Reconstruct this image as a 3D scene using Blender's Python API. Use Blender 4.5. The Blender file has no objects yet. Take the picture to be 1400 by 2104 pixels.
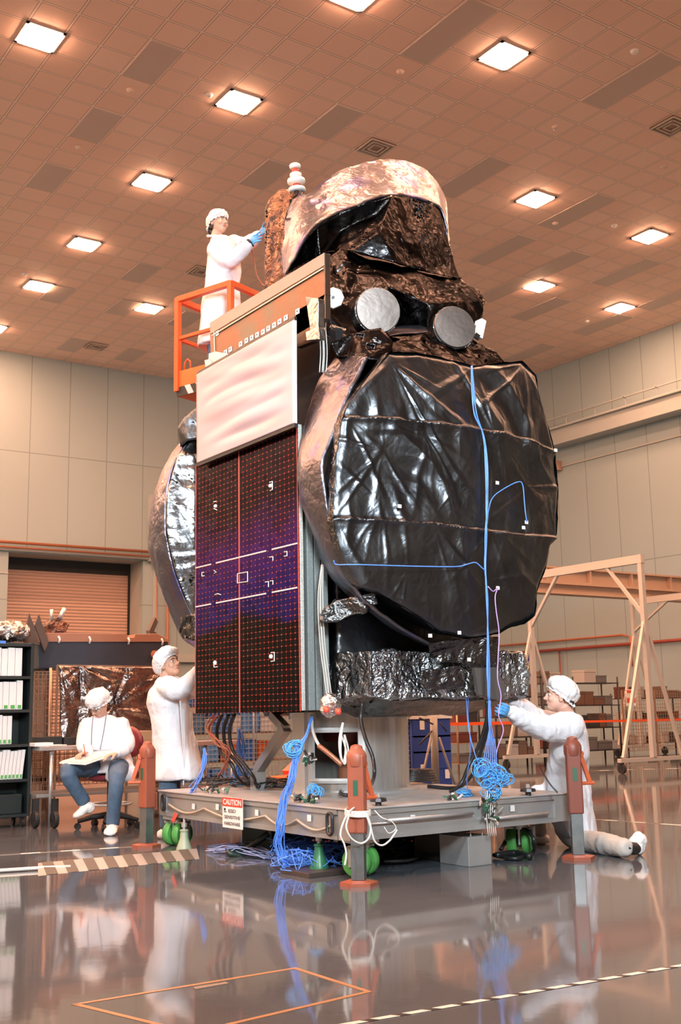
import bpy, bmesh, math, random
import numpy as np
from mathutils import Vector, Matrix, noise
random.seed(7)
PI = math.pi
SC = bpy.context.scene
COL = SC.collection
# ------------------------------------------------------------------ camera
FPX, YAW, PITCH, ROLL, CAMH = 2320.0, 0.60211, 0.177415, -0.0196826, 1.0
_f = Vector((math.sin(YAW)*math.cos(PITCH), math.cos(YAW)*math.cos(PITCH), math.sin(PITCH)))
_r = Vector((math.cos(YAW), -math.sin(YAW), 0)); _u = _r.cross(_f)
_r2 = _r*math.cos(ROLL)+_u*math.sin(ROLL); _u2 = _u*math.cos(ROLL)-_r*math.sin(ROLL)
cam_data = bpy.data.cameras.new('camera'); cam = bpy.data.objects.new('camera', cam_data); COL.objects.link(cam)
cam_data.sensor_fit = 'VERTICAL'; cam_data.sensor_height = 36.0; cam_data.lens = FPX/2104*36.0
cam_data.clip_end = 200
cam.matrix_world = Matrix(((_r2.x, _u2.x, -_f.x, 0), (_r2.y, _u2.y, -_f.y, 0), (_r2.z, _u2.z, -_f.z, CAMH), (0, 0, 0, 1)))
SC.camera = cam
# ------------------------------------------------------------------ world, lights, exposure
w = bpy.data.worlds.new('world'); SC.world = w; w.use_nodes = True
w.node_tree.nodes['Background'].inputs[0].default_value = (1.0, 0.8, 0.65, 1)
w.node_tree.nodes['Background'].inputs[1].default_value = 0.0
vs = SC.view_settings
vs.view_transform = 'Standard'; vs.look = 'None'; vs.gamma = 1.0; vs.use_curve_mapping = False
vs.exposure = 0.08
cy = SC.cycles
cy.use_denoising = True; cy.max_bounces = 9; cy.diffuse_bounces = 7; cy.glossy_bounces = 4; cy.transmission_bounces = 4
cy.sample_clamp_indirect = 10.0; cy.caustics_reflective = False; cy.caustics_refractive = False
def spot(name, loc, target, power, size, radius, col, blend=0.35):
    d = bpy.data.lights.new(name, 'SPOT'); o = bpy.data.objects.new(name, d); COL.objects.link(o)
    d.energy = power; d.spot_size = math.radians(size); d.spot_blend = blend; d.shadow_soft_size = radius; d.color = col
    o.location = loc; o.rotation_euler = (Vector(target)-Vector(loc)).to_track_quat('-Z', 'Y').to_euler()
    return o
spot('studio_strobe', (-4.2, 1.4, 6.6), (4.6, 7.2, 2.3), 2200, 50, 0.35, (0.90, 0.96, 1.0), 0.5)
def area(name, loc, target, power, size, col):
    d = bpy.data.lights.new(name, 'AREA'); o = bpy.data.objects.new(name, d); COL.objects.link(o)
    d.energy = power; d.shape = 'SQUARE'; d.size = size; d.color = col; d.spread = math.radians(75)
    o.location = loc; o.rotation_euler = (Vector(target)-Vector(loc)).to_track_quat('-Z', 'Y').to_euler(); return o
area('studio_softbox', (0.6, -1.6, 4.4), (4.8, 6.2, 2.9), 230, 1.6, (0.86, 0.95, 1.0))
FIX_COL = (1.0, 0.50, 0.29); FIX_STR = 240.0
# ------------------------------------------------------------------ pixel -> place (photograph frame 1400 x 2104)
def ray(x, y): return _f + _r2*((x-700)/FPX) - _u2*((y-1052)/FPX)
def PX(x, y, X): d = ray(x, y); return d*(X/d.x)+Vector((0, 0, CAMH))
def PY(x, y, Y): d = ray(x, y); return d*(Y/d.y)+Vector((0, 0, CAMH))
def PZ(x, y, Z): d = ray(x, y); return d*((Z-CAMH)/d.z)+Vector((0, 0, CAMH))
def PD(x, y, D): return ray(x, y)*D+Vector((0, 0, CAMH))
# ------------------------------------------------------------------ materials
def mat(name, col, rough=0.5, metal=0.0, noise_amt=0.0, noise_scale=5.0, col2=None, bump=0.0, bump_scale=20.0, emit=None, estr=0.0, alpha=None, trans=0.0, coat=0.0, ior=None, aniso_scale=None, spec=None):
    m = bpy.data.materials.new(name); m.use_nodes = True
    nt = m.node_tree; b = nt.nodes['Principled BSDF']
    b.inputs['Base Color'].default_value = (*col, 1); b.inputs['Roughness'].default_value = rough; b.inputs['Metallic'].default_value = metal
    if trans: b.inputs['Transmission Weight'].default_value = trans
    if coat: b.inputs['Coat Weight'].default_value = coat; b.inputs['Coat Roughness'].default_value = 0.08
    if ior: b.inputs['IOR'].default_value = ior
    if spec is not None: b.inputs['Specular IOR Level'].default_value = spec
    if emit: b.inputs['Emission Color'].default_value = (*emit, 1); b.inputs['Emission Strength'].default_value = estr
    if noise_amt or bump:
        tc = nt.nodes.new('ShaderNodeTexCoord'); src = tc.outputs['Object']
        if aniso_scale:
            mp = nt.nodes.new('ShaderNodeMapping'); mp.inputs['Scale'].default_value = aniso_scale; nt.links.new(src, mp.inputs[0]); src = mp.outputs[0]
    if noise_amt:
        n = nt.nodes.new('ShaderNodeTexNoise'); n.inputs['Scale'].default_value = noise_scale; n.inputs['Detail'].default_value = 6
        nt.links.new(src, n.inputs['Vector'])
        r = nt.nodes.new('ShaderNodeValToRGB'); r.color_ramp.elements[0].position = 0.5-0.25; r.color_ramp.elements[1].position = 0.5+0.25
        c2 = col2 or tuple(c*(1-noise_amt) for c in col)
        r.color_ramp.elements[0].color = (*c2, 1); r.color_ramp.elements[1].color = (*col, 1)
        nt.links.new(n.outputs['Fac'], r.inputs[0]); nt.links.new(r.outputs[0], b.inputs['Base Color'])
    if bump:
        n2 = nt.nodes.new('ShaderNodeTexNoise'); n2.inputs['Scale'].default_value = bump_scale; n2.inputs['Detail'].default_value = 4
        nt.links.new(src, n2.inputs['Vector'])
        bp = nt.nodes.new('ShaderNodeBump'); bp.inputs['Strength'].default_value = bump; bp.inputs['Distance'].default_value = 0.02
        nt.links.new(n2.outputs['Fac'], bp.inputs['Height']); nt.links.new(bp.outputs[0], b.inputs['Normal'])
    return m
def foil_mat(name, col, rough, col2=None, cscale=3.0, bump=0.5, fine=30.0, fold=7.0, dist=0.03, tint=None):
    """crinkled metallised film: two scales of creases as bump, slow colour drift"""
    m = bpy.data.materials.new(name); m.use_nodes = True; nt = m.node_tree; L = nt.links.new; N = nt.nodes.new
    b = nt.nodes['Principled BSDF']; b.inputs['Metallic'].default_value = 1.0; b.inputs['Roughness'].default_value = rough
    tc = N('ShaderNodeTexCoord')
    n0 = N('ShaderNodeTexNoise'); n0.inputs['Scale'].default_value = 2.2; n0.inputs['Detail'].default_value = 3; L(tc.outputs['Object'], n0.inputs['Vector'])
    add = N('ShaderNodeVectorMath'); add.operation = 'MULTIPLY_ADD'; L(n0.outputs['Color'], add.inputs[0]); add.inputs[1].default_value = (0.35, 0.35, 0.35); L(tc.outputs['Object'], add.inputs[2])
    v1 = N('ShaderNodeTexVoronoi'); v1.feature = 'DISTANCE_TO_EDGE'; v1.inputs['Scale'].default_value = fold; L(add.outputs[0], v1.inputs['Vector'])
    v2 = N('ShaderNodeTexVoronoi'); v2.feature = 'DISTANCE_TO_EDGE'; v2.inputs['Scale'].default_value = fine; L(add.outputs[0], v2.inputs['Vector'])
    n3 = N('ShaderNodeTexNoise'); n3.inputs['Scale'].default_value = fold*1.3; n3.inputs['Detail'].default_value = 5; n3.inputs['Distortion'].default_value = 1.2; L(tc.outputs['Object'], n3.inputs['Vector'])
    m1 = N('ShaderNodeMath'); m1.operation = 'MULTIPLY_ADD'; L(v2.outputs['Distance'], m1.inputs[0]); m1.inputs[1].default_value = 0.35; L(v1.outputs['Distance'], m1.inputs[2])
    m2 = N('ShaderNodeMath'); m2.operation = 'MULTIPLY_ADD'; L(n3.outputs['Fac'], m2.inputs[0]); m2.inputs[1].default_value = 0.8; L(m1.outputs[0], m2.inputs[2])
    bp = N('ShaderNodeBump'); bp.inputs['Strength'].default_value = bump; bp.inputs['Distance'].default_value = dist
    L(m2.outputs[0], bp.inputs['Height']); L(bp.outputs[0], b.inputs['Normal'])
    n4 = N('ShaderNodeTexNoise'); n4.inputs['Scale'].default_value = cscale; n4.inputs['Detail'].default_value = 4; L(tc.outputs['Object'], n4.inputs['Vector'])
    r = N('ShaderNodeValToRGB'); e = r.color_ramp.elements; e[0].position = 0.38; e[1].position = 0.62
    e[0].color = (*(col2 or col), 1); e[1].color = (*col, 1)
    if tint: k = r.color_ramp.elements.new(0.47); k.color = (*tint, 1)
    L(n4.outputs['Fac'], r.inputs[0]); L(r.outputs[0], b.inputs['Base Color'])
    return m
# ------------------------------------------------------------------ mesh helpers
def add_box(bm, lo, hi, M=None):
    lo = Vector(lo); hi = Vector(hi)
    vs_ = [bm.verts.new(Vector((x, y, z))) for z in (lo.z, hi.z) for y in (lo.y, hi.y) for x in (lo.x, hi.x)]
    if M is not None:
        for v in vs_: v.co = M @ v.co
    for f in ((0, 2, 3, 1), (4, 5, 7, 6), (0, 1, 5, 4), (1, 3, 7, 5), (3, 2, 6, 7), (2, 0, 4, 6)):
        bm.faces.new([vs_[i] for i in f])
    return vs_
def add_beam(bm, p0, p1, w, h, up=(0, 0, 1)):
    p0 = Vector(p0); p1 = Vector(p1); d = p1-p0; L = d.length; z = d.normalized()
    u = Vector(up)
    if abs(z.dot(u)) > 0.99: u = Vector((1, 0, 0))
    x = u.cross(z).normalized(); y = z.cross(x)
    M = Matrix(((x.x, y.x, z.x, p0.x), (x.y, y.y, z.y, p0.y), (x.z, y.z, z.z, p0.z), (0, 0, 0, 1)))
    add_box(bm, (-w/2, -h/2, 0), (w/2, h/2, L), M)
def add_tube(bm, pts, r, seg=8, closed=False, caps=True):
    pts = [Vector(p) for p in pts]; n = len(pts); rings = []
    t0 = (pts[1]-pts[0]).normalized()
    up = Vector((0, 0, 1)) if abs(t0.z) < 0.9 else Vector((1, 0, 0))
    x = up.cross(t0).normalized()
    for i, p in enumerate(pts):
        if closed: t = pts[(i+1) % n]-pts[i-1]
        else: t = pts[min(i+1, n-1)]-pts[max(i-1, 0)]
        if t.length < 1e-9: t = t0.copy()
        t.normalize(); x = (x-t*x.dot(t))
        if x.length < 1e-6: x = t.orthogonal()
        x.normalize(); y = t.cross(x)
        rr = r[i] if isinstance(r, (list, tuple)) else r
        rings.append([bm.verts.new(p+x*(rr*math.cos(2*PI*k/seg))+y*(rr*math.sin(2*PI*k/seg))) for k in range(seg)])
    m = n if closed else n-1
    for i in range(m):
        a, b = rings[i], rings[(i+1) % n]
        for k in range(seg): bm.faces.new((a[k], a[(k+1) % seg], b[(k+1) % seg], b[k]))
    if caps and not closed:
        bm.faces.new(rings[0][::-1]); bm.faces.new(rings[-1])
def smooth_path(pts, n=8):
    pts = [Vector(p) for p in pts]; out = []
    P = [pts[0]*2-pts[1]]+pts+[pts[-1]*2-pts[-2]]
    for i in range(1, len(P)-2):
        a, b, c, d = P[i-1], P[i], P[i+1], P[i+2]
        for k in range(n):
            t = k/n
            out.append(0.5*((2*b)+(c-a)*t+(2*a-5*b+4*c-d)*t*t+(3*b-a-3*c+d)*t**3))
    out.append(pts[-1]); return out
def add_cable(bm, pts, r=0.004, seg=5, n=6): add_tube(bm, smooth_path(pts, n), r, seg)
def add_lathe(bm, prof, M=None, seg=24, cap=True):
    rings = []
    for (r, z) in prof:
        ring = []
        for k in range(seg):
            v = Vector((r*math.cos(2*PI*k/seg), r*math.sin(2*PI*k/seg), z))
            ring.append(bm.verts.new(M @ v if M is not None else v))
        rings.append(ring)
    for a, b in zip(rings, rings[1:]):
        for k in range(seg): bm.faces.new((a[k], a[(k+1) % seg], b[(k+1) % seg], b[k]))
    if cap: bm.faces.new(rings[0][::-1]); bm.faces.new(rings[-1])
def add_prism(bm, poly, d):
    d = Vector(d); a = [bm.verts.new(Vector(p)) for p in poly]; b = [bm.verts.new(Vector(p)+d) for p in poly]; n = len(a)
    bm.faces.new(a[::-1]); bm.faces.new(b)
    for i in range(n): bm.faces.new((a[i], a[(i+1) % n], b[(i+1) % n], b[i]))
def add_ell(bm, c, r, M=None, u=14, v=10):
    T = Matrix.Translation(Vector(c))
    R3 = (M.to_3x3().to_4x4() if M is not None else Matrix.Identity(4))
    bmesh.ops.create_uvsphere(bm, u_segments=u, v_segments=v, radius=1.0, matrix=T @ R3 @ Matrix.Diagonal((*r, 1)))
ORG = {}
def link(name, bm, m, origin=Vector((0, 0, 0)), smooth=False, bevel=0.0):
    bmesh.ops.recalc_face_normals(bm, faces=bm.faces)
    me = bpy.data.meshes.new(name); bm.to_mesh(me); bm.free()
    me.transform(Matrix.Translation(-Vector(origin)))
    ms = m if isinstance(m, (list, tuple)) else [m]
    for x in ms: me.materials.append(x)
    if smooth:
        me.polygons.foreach_set('use_smooth', [True]*len(me.polygons))
    o = bpy.data.objects.new(name, me); COL.objects.link(o)
    if bevel:
        b = o.modifiers.new('bevel', 'BEVEL'); b.width = bevel; b.segments = 2; b.limit_method = 'ANGLE'; b.angle_limit = 0.6
    if smooth == 'auto':
        s = o.modifiers.new('split', 'EDGE_SPLIT'); s.split_angle = math.radians(38)
    return o
def thing(name, label, cat, loc, group=None):
    o = bpy.data.objects.new(name, None); o.empty_display_size = 0.1; COL.objects.link(o); o.location = loc
    o['label'] = label; o['category'] = cat
    if group: o['group'] = group
    ORG[o.name] = Vector(loc); return o
def part(name, bm, m, parent, smooth=False, bevel=0.0, label=None):
    org = ORG[parent.name]
    o = link(name, bm, m, org, smooth, bevel); o.parent = parent; ORG[o.name] = org
    if label: o['label'] = label
    return o
def solo(name, bm, m, label, cat, group=None, smooth=False, bevel=0.0):
    xs = [v.co for v in bm.verts]
    lo = Vector((min(c.x for c in xs), min(c.y for c in xs), min(c.z for c in xs))); hi = Vector((max(c.x for c in xs), max(c.y for c in xs), 0))
    org = Vector(((lo.x+hi.x)/2, (lo.y+hi.y)/2, lo.z))
    o = link(name, bm, m, org, smooth, bevel); o.location = org; ORG[o.name] = org
    o['label'] = label; o['category'] = cat
    if group: o['group'] = group
    return o
def struct(name, bm, m, parent=None, **k):
    if parent is None:
        o = link(name, bm, m, **k); o['kind'] = 'structure'; ORG[o.name] = Vector((0, 0, 0)); return o
    return part(name, bm, m, parent, **k)
def dup(root, loc, label=None, name=None):
    r = root.copy(); COL.objects.link(r); r.location = loc
    if label: r['label'] = label
    def kids(a, b):
        for ch in [c for c in ALLKIDS(a)]:
            c = ch.copy(); COL.objects.link(c); c.parent = b; kids(ch, c)
    kids(root, r); return r
def ALLKIDS(a): return [c for c in list(COL.objects) if c.parent == a]
def NB(): return bmesh.new()
def rotz(a, c=(0, 0, 0)): c = Vector(c); return Matrix.Translation(c) @ Matrix.Rotation(a, 4, 'Z')
# numpy value noise for draped and crumpled sheets
_rng = np.random.RandomState(11); _perm = _rng.permutation(512).astype(np.int64); _val = _rng.rand(512)
def vnoise(P):
    i = np.floor(P).astype(np.int64); f = P-i; f = f*f*(3-2*f); r = 0
    def h(a, b, c): return _val[_perm[(_perm[(_perm[a & 511]+b) & 511]+c) & 511]]
    x, y, z = i[:, 0], i[:, 1], i[:, 2]; fx, fy, fz = f[:, 0], f[:, 1], f[:, 2]
    for dx in (0, 1):
        for dy in (0, 1):
            for dz in (0, 1):
                r = r+h(x+dx, y+dy, z+dz)*(fx if dx else 1-fx)*(fy if dy else 1-fy)*(fz if dz else 1-fz)
    return r
def ridge(P): return 1-np.abs(2*vnoise(P)-1)
def crumple(bm, amp, scale, seed=0, octaves=4, stretch=(1, 1, 1), keep=None):
    """push a dense mesh along its normals by ridged noise, giving creases"""
    bm.normal_update(); vs_ = list(bm.verts)
    C = np.array([v.co[:] for v in vs_]); Nn = np.array([v.normal[:] for v in vs_])
    Q = C*scale*np.array(stretch)+seed*7.31
    W = np.stack([vnoise(Q*0.7+k*19.1) for k in range(3)], 1)-0.5; Q = Q+W*1.1
    h = np.zeros(len(C)); a = 1.0
    for o in range(octaves):
        h += a*(ridge(Q)-0.72); Q = Q*2.03+5.7; a *= 0.5
    D = Nn*(h*amp)[:, None]
    if keep is not None: D *= keep(C)[:, None]
    for v, d in zip(vs_, D): v.co += Vector(d)
def densify(bm, L):
    """split long edges until every edge is shorter than L"""
    bmesh.ops.triangulate(bm, faces=bm.faces)
    for _ in range(9):
        e = [x for x in bm.edges if x.calc_length() > L]
        if not e: break
        bmesh.ops.subdivide_edges(bm, edges=e, cuts=1, use_grid_fill=False)
        bmesh.ops.triangulate(bm, faces=[f for f in bm.faces if len(f.verts) > 3])
def hull(bm, pts):
    vs_ = [bm.verts.new(Vector(p)) for p in pts]
    r = bmesh.ops.convex_hull(bm, input=vs_)
    bmesh.ops.delete(bm, geom=[g for g in r['geom_unused'] if isinstance(g, bmesh.types.BMVert)], context='VERTS')
# ------------------------------------------------------------------ the room
X0, X1, Y0, Y1, CH = -10.0, 25.55, -10.0, 32.23, 11.86
M_floor = mat('polished_concrete', (0.11, 0.125, 0.145), 0.06, noise_amt=0.2, noise_scale=1.4, bump=0.04, bump_scale=2.0, coat=0.0)
nt = M_floor.node_tree; bs = nt.nodes['Principled BSDF']; bs.inputs['Specular IOR Level'].default_value = 0.8
def wall_mat(name, axis, off, zs, base=(0.37, 0.46, 0.485)):
    m = bpy.data.materials.new(name); m.use_nodes = True; nt = m.node_tree; L = nt.links.new; N = nt.nodes.new
    b = nt.nodes['Principled BSDF']; b.inputs['Roughness'].default_value = 0.42
    g = N('ShaderNodeNewGeometry'); s = N('ShaderNodeSeparateXYZ'); L(g.outputs['Position'], s.inputs[0])
    def line(sock, off, period, width):
        a = N('ShaderNodeMath'); a.operation = 'SUBTRACT'; L(sock, a.inputs[0]); a.inputs[1].default_value = off
        w_ = N('ShaderNodeMath'); w_.operation = 'PINGPONG'; L(a.outputs[0], w_.inputs[0]); w_.inputs[1].default_value = period/2
        c = N('ShaderNodeMath'); c.operation = 'LESS_THAN'; L(w_.outputs[0], c.inputs[0]); c.inputs[1].default_value = width/2
        return c.outputs[0]
    v = line(s.outputs[axis], off, 1.2192, 0.03)
    h = line(s.outputs[2], zs[0], zs[1], 0.03)
    mx = N('ShaderNodeMath'); mx.operation = 'MAXIMUM'; L(v, mx.inputs[0]); L(h, mx.inputs[1])
    n = N('ShaderNodeTexNoise'); n.inputs['Scale'].default_value = 0.35; n.inputs['Detail'].default_value = 3; L(g.outputs['Position'], n.inputs['Vector'])
    r = N('ShaderNodeValToRGB'); r.color_ramp.elements[0].color = (*[c*0.93 for c in base], 1); r.color_ramp.elements[1].color = (*base, 1); L(n.outputs['Fac'], r.inputs[0])
    mix = N('ShaderNodeMix'); mix.data_type = 'RGBA'; L(mx.outputs[0], mix.inputs['Factor']); L(r.outputs[0], mix.inputs['A']); mix.inputs['B'].default_value = (*[c*0.62 for c in base], 1)
    L(mix.outputs['Result'], b.inputs['Base Color']); return m
M_wl = wall_mat('wall_panels_left', 0, 10.95, (8.85, 4.4)); M_wr = wall_mat('wall_panels_right', 1, 25.0, (5.22, 4.4))
# ceiling: 0.61 m tiles on a lighter tee grid, laid out from the lights
TS = 0.6096; GX = 5.512; GY = 12.667
def ceil_mat():
    m = bpy.data.materials.new('ceiling_tiles'); m.use_nodes = True; nt = m.node_tree; L = nt.links.new; N = nt.nodes.new
    b = nt.nodes['Principled BSDF']; b.inputs['Roughness'].default_value = 0.6
    g = N('ShaderNodeNewGeometry'); s = N('ShaderNodeSeparateXYZ'); L(g.outputs['Position'], s.inputs[0]); outs = []
    cells = []
    for ax, off in ((0, GX-TS/2), (1, GY-TS/2)):
        a = N('ShaderNodeMath'); a.operation = 'SUBTRACT'; L(s.outputs[ax], a.inputs[0]); a.inputs[1].default_value = off
        p = N('ShaderNodeMath'); p.operation = 'PINGPONG'; L(a.outputs[0], p.inputs[0]); p.inputs[1].default_value = TS/2
        c = N('ShaderNodeMath'); c.operation = 'LESS_THAN'; L(p.outputs[0], c.inputs[0]); c.inputs[1].default_value = 0.016; outs.append(c.outputs[0])
        c = N('ShaderNodeMath'); c.operation = 'LESS_THAN'; L(p.outputs[0], c.inputs[0]); c.inputs[1].default_value = 0.027; outs.append(c.outputs[0])
        d = N('ShaderNodeMath'); d.operation = 'DIVIDE'; L(a.outputs[0], d.inputs[0]); d.inputs[1].default_value = TS
        f = N('ShaderNodeMath'); f.operation = 'FLOOR'; L(d.outputs[0], f.inputs[0]); cells.append(f.outputs[0])
    mx = N('ShaderNodeMath'); mx.operation = 'MAXIMUM'; L(outs[0], mx.inputs[0]); L(outs[2], mx.inputs[1])
    my = N('ShaderNodeMath'); my.operation = 'MAXIMUM'; L(outs[1], my.inputs[0]); L(outs[3], my.inputs[1])
    cb = N('ShaderNodeCombineXYZ'); L(cells[0], cb.inputs[0]); L(cells[1], cb.inputs[1])
    wn = N('ShaderNodeTexWhiteNoise'); wn.noise_dimensions = '2D'; L(cb.outputs[0], wn.inputs['Vector'])
    r = N('ShaderNodeValToRGB'); r.color_ramp.elements[0].color = (0.94, 0.66, 0.54, 1); r.color_ramp.elements[1].color = (0.98, 0.72, 0.60, 1); L(wn.outputs['Value'], r.inputs[0])
    m0 = N('ShaderNodeMix'); m0.data_type = 'RGBA'; L(my.outputs[0], m0.inputs['Factor']); L(r.outputs[0], m0.inputs['A']); m0.inputs['B'].default_value = (0.50, 0.28, 0.20, 1)  # dark edging: shadow along the tees painted into the tile colour
    m1 = N('ShaderNodeMix'); m1.data_type = 'RGBA'; L(mx.outputs[0], m1.inputs['Factor']); L(m0.outputs['Result'], m1.inputs['A']); m1.inputs['B'].default_value = (0.99, 0.82, 0.73, 1)
    L(m1.outputs['Result'], b.inputs['Base Color']); return m
M_ceil = ceil_mat()
bm = NB(); add_box(bm, (X0, Y0, -0.2), (X1, Y1+1.2, 0)); struct('floor', bm, M_floor)
bm = NB(); add_box(bm, (X0-0.2, Y0-0.2, CH), (X1+0.2, Y1+0.2, CH+0.2)); struct('ceiling', bm, M_ceil)
# dock opening in the left wall
DX0, DX1, DZ = 10.42, 14.65, 5.83
bm = NB()
add_box(bm, (X0, Y1, 0), (DX0, Y1+0.25, CH)); add_box(bm, (DX1, Y1, 0), (X1+0.2, Y1+0.25, CH)); add_box(bm, (DX0, Y1, DZ), (DX1, Y1+0.25, CH))
struct('wall_left', bm, M_wl)
bm = NB(); add_box(bm, (X1, Y0, 0), (X1+0.2, Y1, CH)); struct('wall_right', bm, M_wr)
bm = NB(); add_box(bm, (X0-0.2, Y0, 0), (X0, Y1, CH)); struct('wall_back', bm, M_wr)
bm = NB(); add_box(bm, (X0, Y0-0.2, 0), (X1, Y0, CH)); struct('wall_front', bm, M_wl)
M_beige = mat('beige_paint', (0.44, 0.48, 0.48), 0.45, noise_amt=0.08, noise_scale=0.6)
M_beige_d = mat('beige_paint_jamb', (0.45, 0.47, 0.45), 0.5)
bm = NB()
add_box(bm, (DX0-0.25, Y1+0.25, 0), (DX0, Y1+1.2, DZ)); add_box(bm, (DX1, Y1+0.25, 0), (DX1+0.25, Y1+1.2, DZ)); add_box(bm, (DX0-0.25, Y1+0.25, DZ), (DX1+0.25, Y1+1.2, DZ+0.25))
struct('trim_1', bm, M_beige_d)
# roller shutter
def shutter_mat():
    m = mat('shutter_paint', (0.62, 0.45, 0.36), 0.45); nt = m.node_tree; L = nt.links.new; N = nt.nodes.new; b = nt.nodes['Principled BSDF']
    g = N('ShaderNodeNewGeometry'); s = N('ShaderNodeSeparateXYZ'); L(g.outputs['Position'], s.inputs[0])
    p = N('ShaderNodeMath'); p.operation = 'PINGPONG'; L(s.outputs[2], p.inputs[0]); p.inputs[1].default_value = 0.05
    bp = N('ShaderNodeBump'); bp.inputs['Strength'].default_value = 1.0; bp.inputs['Distance'].default_value = 0.5; L(p.outputs[0], bp.inputs['Height']); L(bp.outputs[0], b.inputs['Normal'])
    c = N('ShaderNodeMath'); c.operation = 'LESS_THAN'; L(p.outputs[0], c.inputs[0]); c.inputs[1].default_value = 0.012
    mx = N('ShaderNodeMix'); mx.data_type = 'RGBA'; L(c.outputs[0], mx.inputs['Factor']); mx.inputs['A'].default_value = (0.66, 0.44, 0.36, 1); mx.inputs['B'].default_value = (0.42, 0.29, 0.22, 1); L(mx.outputs['Result'], b.inputs['Base Color'])
    return m
M_black = mat('black_rubber', (0.015, 0.015, 0.016), 0.6)
bm = NB(); add_box(bm, (DX0, Y1+1.0, 0), (DX1-0.06, Y1+1.08, DZ-0.36)); dr = struct('door_1', bm, shutter_mat())
bm = NB(); add_box(bm, (DX0, Y1+0.95, DZ-0.36), (DX1, Y1+1.15, DZ)); struct('door_header', bm, M_black, dr)
bm = NB(); add_box(bm, (DX1-0.06, Y1+0.95, 0), (DX1, Y1+1.15, DZ-0.36)); struct('door_seal', bm, M_black, dr)
# ledges and pipes on the walls
M_pipe = mat('orange_brown_pipe', (0.45, 0.17, 0.09), 0.4); M_pipe_r = mat('dark_red_pipe', (0.28, 0.06, 0.045), 0.4)
bm = NB(); add_box(bm, (X0, Y1-0.12, 5.86), (14.80, Y1, 5.96)); add_box(bm, (14.78, Y1-0.25, 5.80), (14.98, Y1, 7.9)); struct('trim_2', bm, M_beige, bevel=0.01)
bm = NB(); add_box(bm, (14.98, Y1-0.1, 0), (15.08, Y1, 8.0)); add_box(bm, (18.0, Y1-0.1, 0), (18.1, Y1, 8.0)); add_box(bm, (15.0, Y1-0.15, 2.7), (X1, Y1, 2.95)); struct('trim_3', bm, M_beige, bevel=0.01)
bm = NB(); add_box(bm, (X1-0.55, Y0, 9.15), (X1, Y1, 9.2)); add_box(bm, (X1-0.5, Y0, 9.2), (X1, Y1, 9.65)); add_box(bm, (X1-0.6, Y0, 9.65), (X1, Y1, 9.72)); struct('trim_4', bm, M_beige, bevel=0.01)
bm = NB()
for y in np.arange(12, 31, 1.2): add_tube(bm, [(X1-0.5, y, 9.7), (X1-0.5, y, 9.95), (X1-0.62, y, 10.0)], 0.02, 6)
add_tube(bm, [(X1-0.55, Y0+0.1, 9.98), (X1-0.55, Y1-0.1, 9.98)], 0.025, 6); struct('trim_5', bm, M_beige)
bm = NB(); add_box(bm, (X0, Y1-0.03, 5.20), (DX0, Y1, 5.24)); add_box(bm, (X1-0.04, Y0, 8.55), (X1, Y1, 8.60)); struct('trim_6', bm, M_beige_d)
def wall_pipe(pts, r, m, label):
    bm = NB(); add_tube(bm, pts, r, 10); o = solo('wall_pipe', bm, m, label, 'pipe', smooth=True); return o
wall_pipe([(X0+0.2, Y1-0.16, 6.10), (14.9, Y1-0.16, 6.10)], 0.045, M_pipe, 'upper orange pipe running along the left wall above the roller door')
wall_pipe([(X0+0.2, Y1-0.2, 6.0-0.05), (14.9, Y1-0.2, 5.95)], 0.03, M_pipe, 'thin lower orange pipe close above the roller door opening')
wall_pipe([(15.45, Y1-0.12, 5.3), (15.45, Y1-0.12, 2.2), (15.45, Y1-0.12, 2.0)], 0.04, M_pipe, 'orange pipe dropping down the wall right of the roller door')
wall_pipe([(X1-0.15, 13.0, 2.84), (X1-0.15, Y1-0.4, 2.84)], 0.05, M_pipe_r, 'long dark red pipe along the right wall')
wall_pipe([(X1-0.15, 22.3, 2.2), (X1-0.15, 22.3, 3.05), (X1-0.15, 22.6, 3.12), (X1-0.15, Y1-0.4, 3.12)], 0.035, M_pipe, 'thin pipe bending down the right wall above the red pipe')
wall_pipe([(X1-0.12, 25.2, 2.84), (X1-0.12, 25.2, 0.4)], 0.025, M_pipe_r, 'thin vertical conduit under the red pipe on the right wall')
# ceiling lights: three kinds of place, one builder
M_frame = mat('white_light_frame', (0.75, 0.74, 0.72), 0.4)
M_diff = mat('lit_diffuser', (0.9, 0.9, 0.9), 0.5, emit=FIX_COL, estr=FIX_STR)
xs_ = {0: 0, 1: 6, 2: 11, 3: 18, 4: 24, 5: 29}
def light_thing(x, y, label, group):
    t = thing('ceiling_light', label, 'ceiling light', (x, y, CH), group)
    bm = NB(); h = TS/2+0.02
    for (a, b) in (((-h, -h), (h, -h+0.05)), ((-h, h-0.05), (h, h)), ((-h, -h), (-h+0.05, h)), ((h-0.05, -h), (h, h))):
        add_box(bm, (x+a[0], y+a[1], CH-0.02), (x+b[0], y+b[1], CH+0.0))
    part('light_frame', bm, M_frame, t)
    bm = NB(); add_box(bm, (x-h+0.05, y-h+0.05, CH-0.036), (x+h-0.05, y+h-0.05, CH-0.015)); part('diffuser', bm, M_diff, t)
    return t
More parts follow.
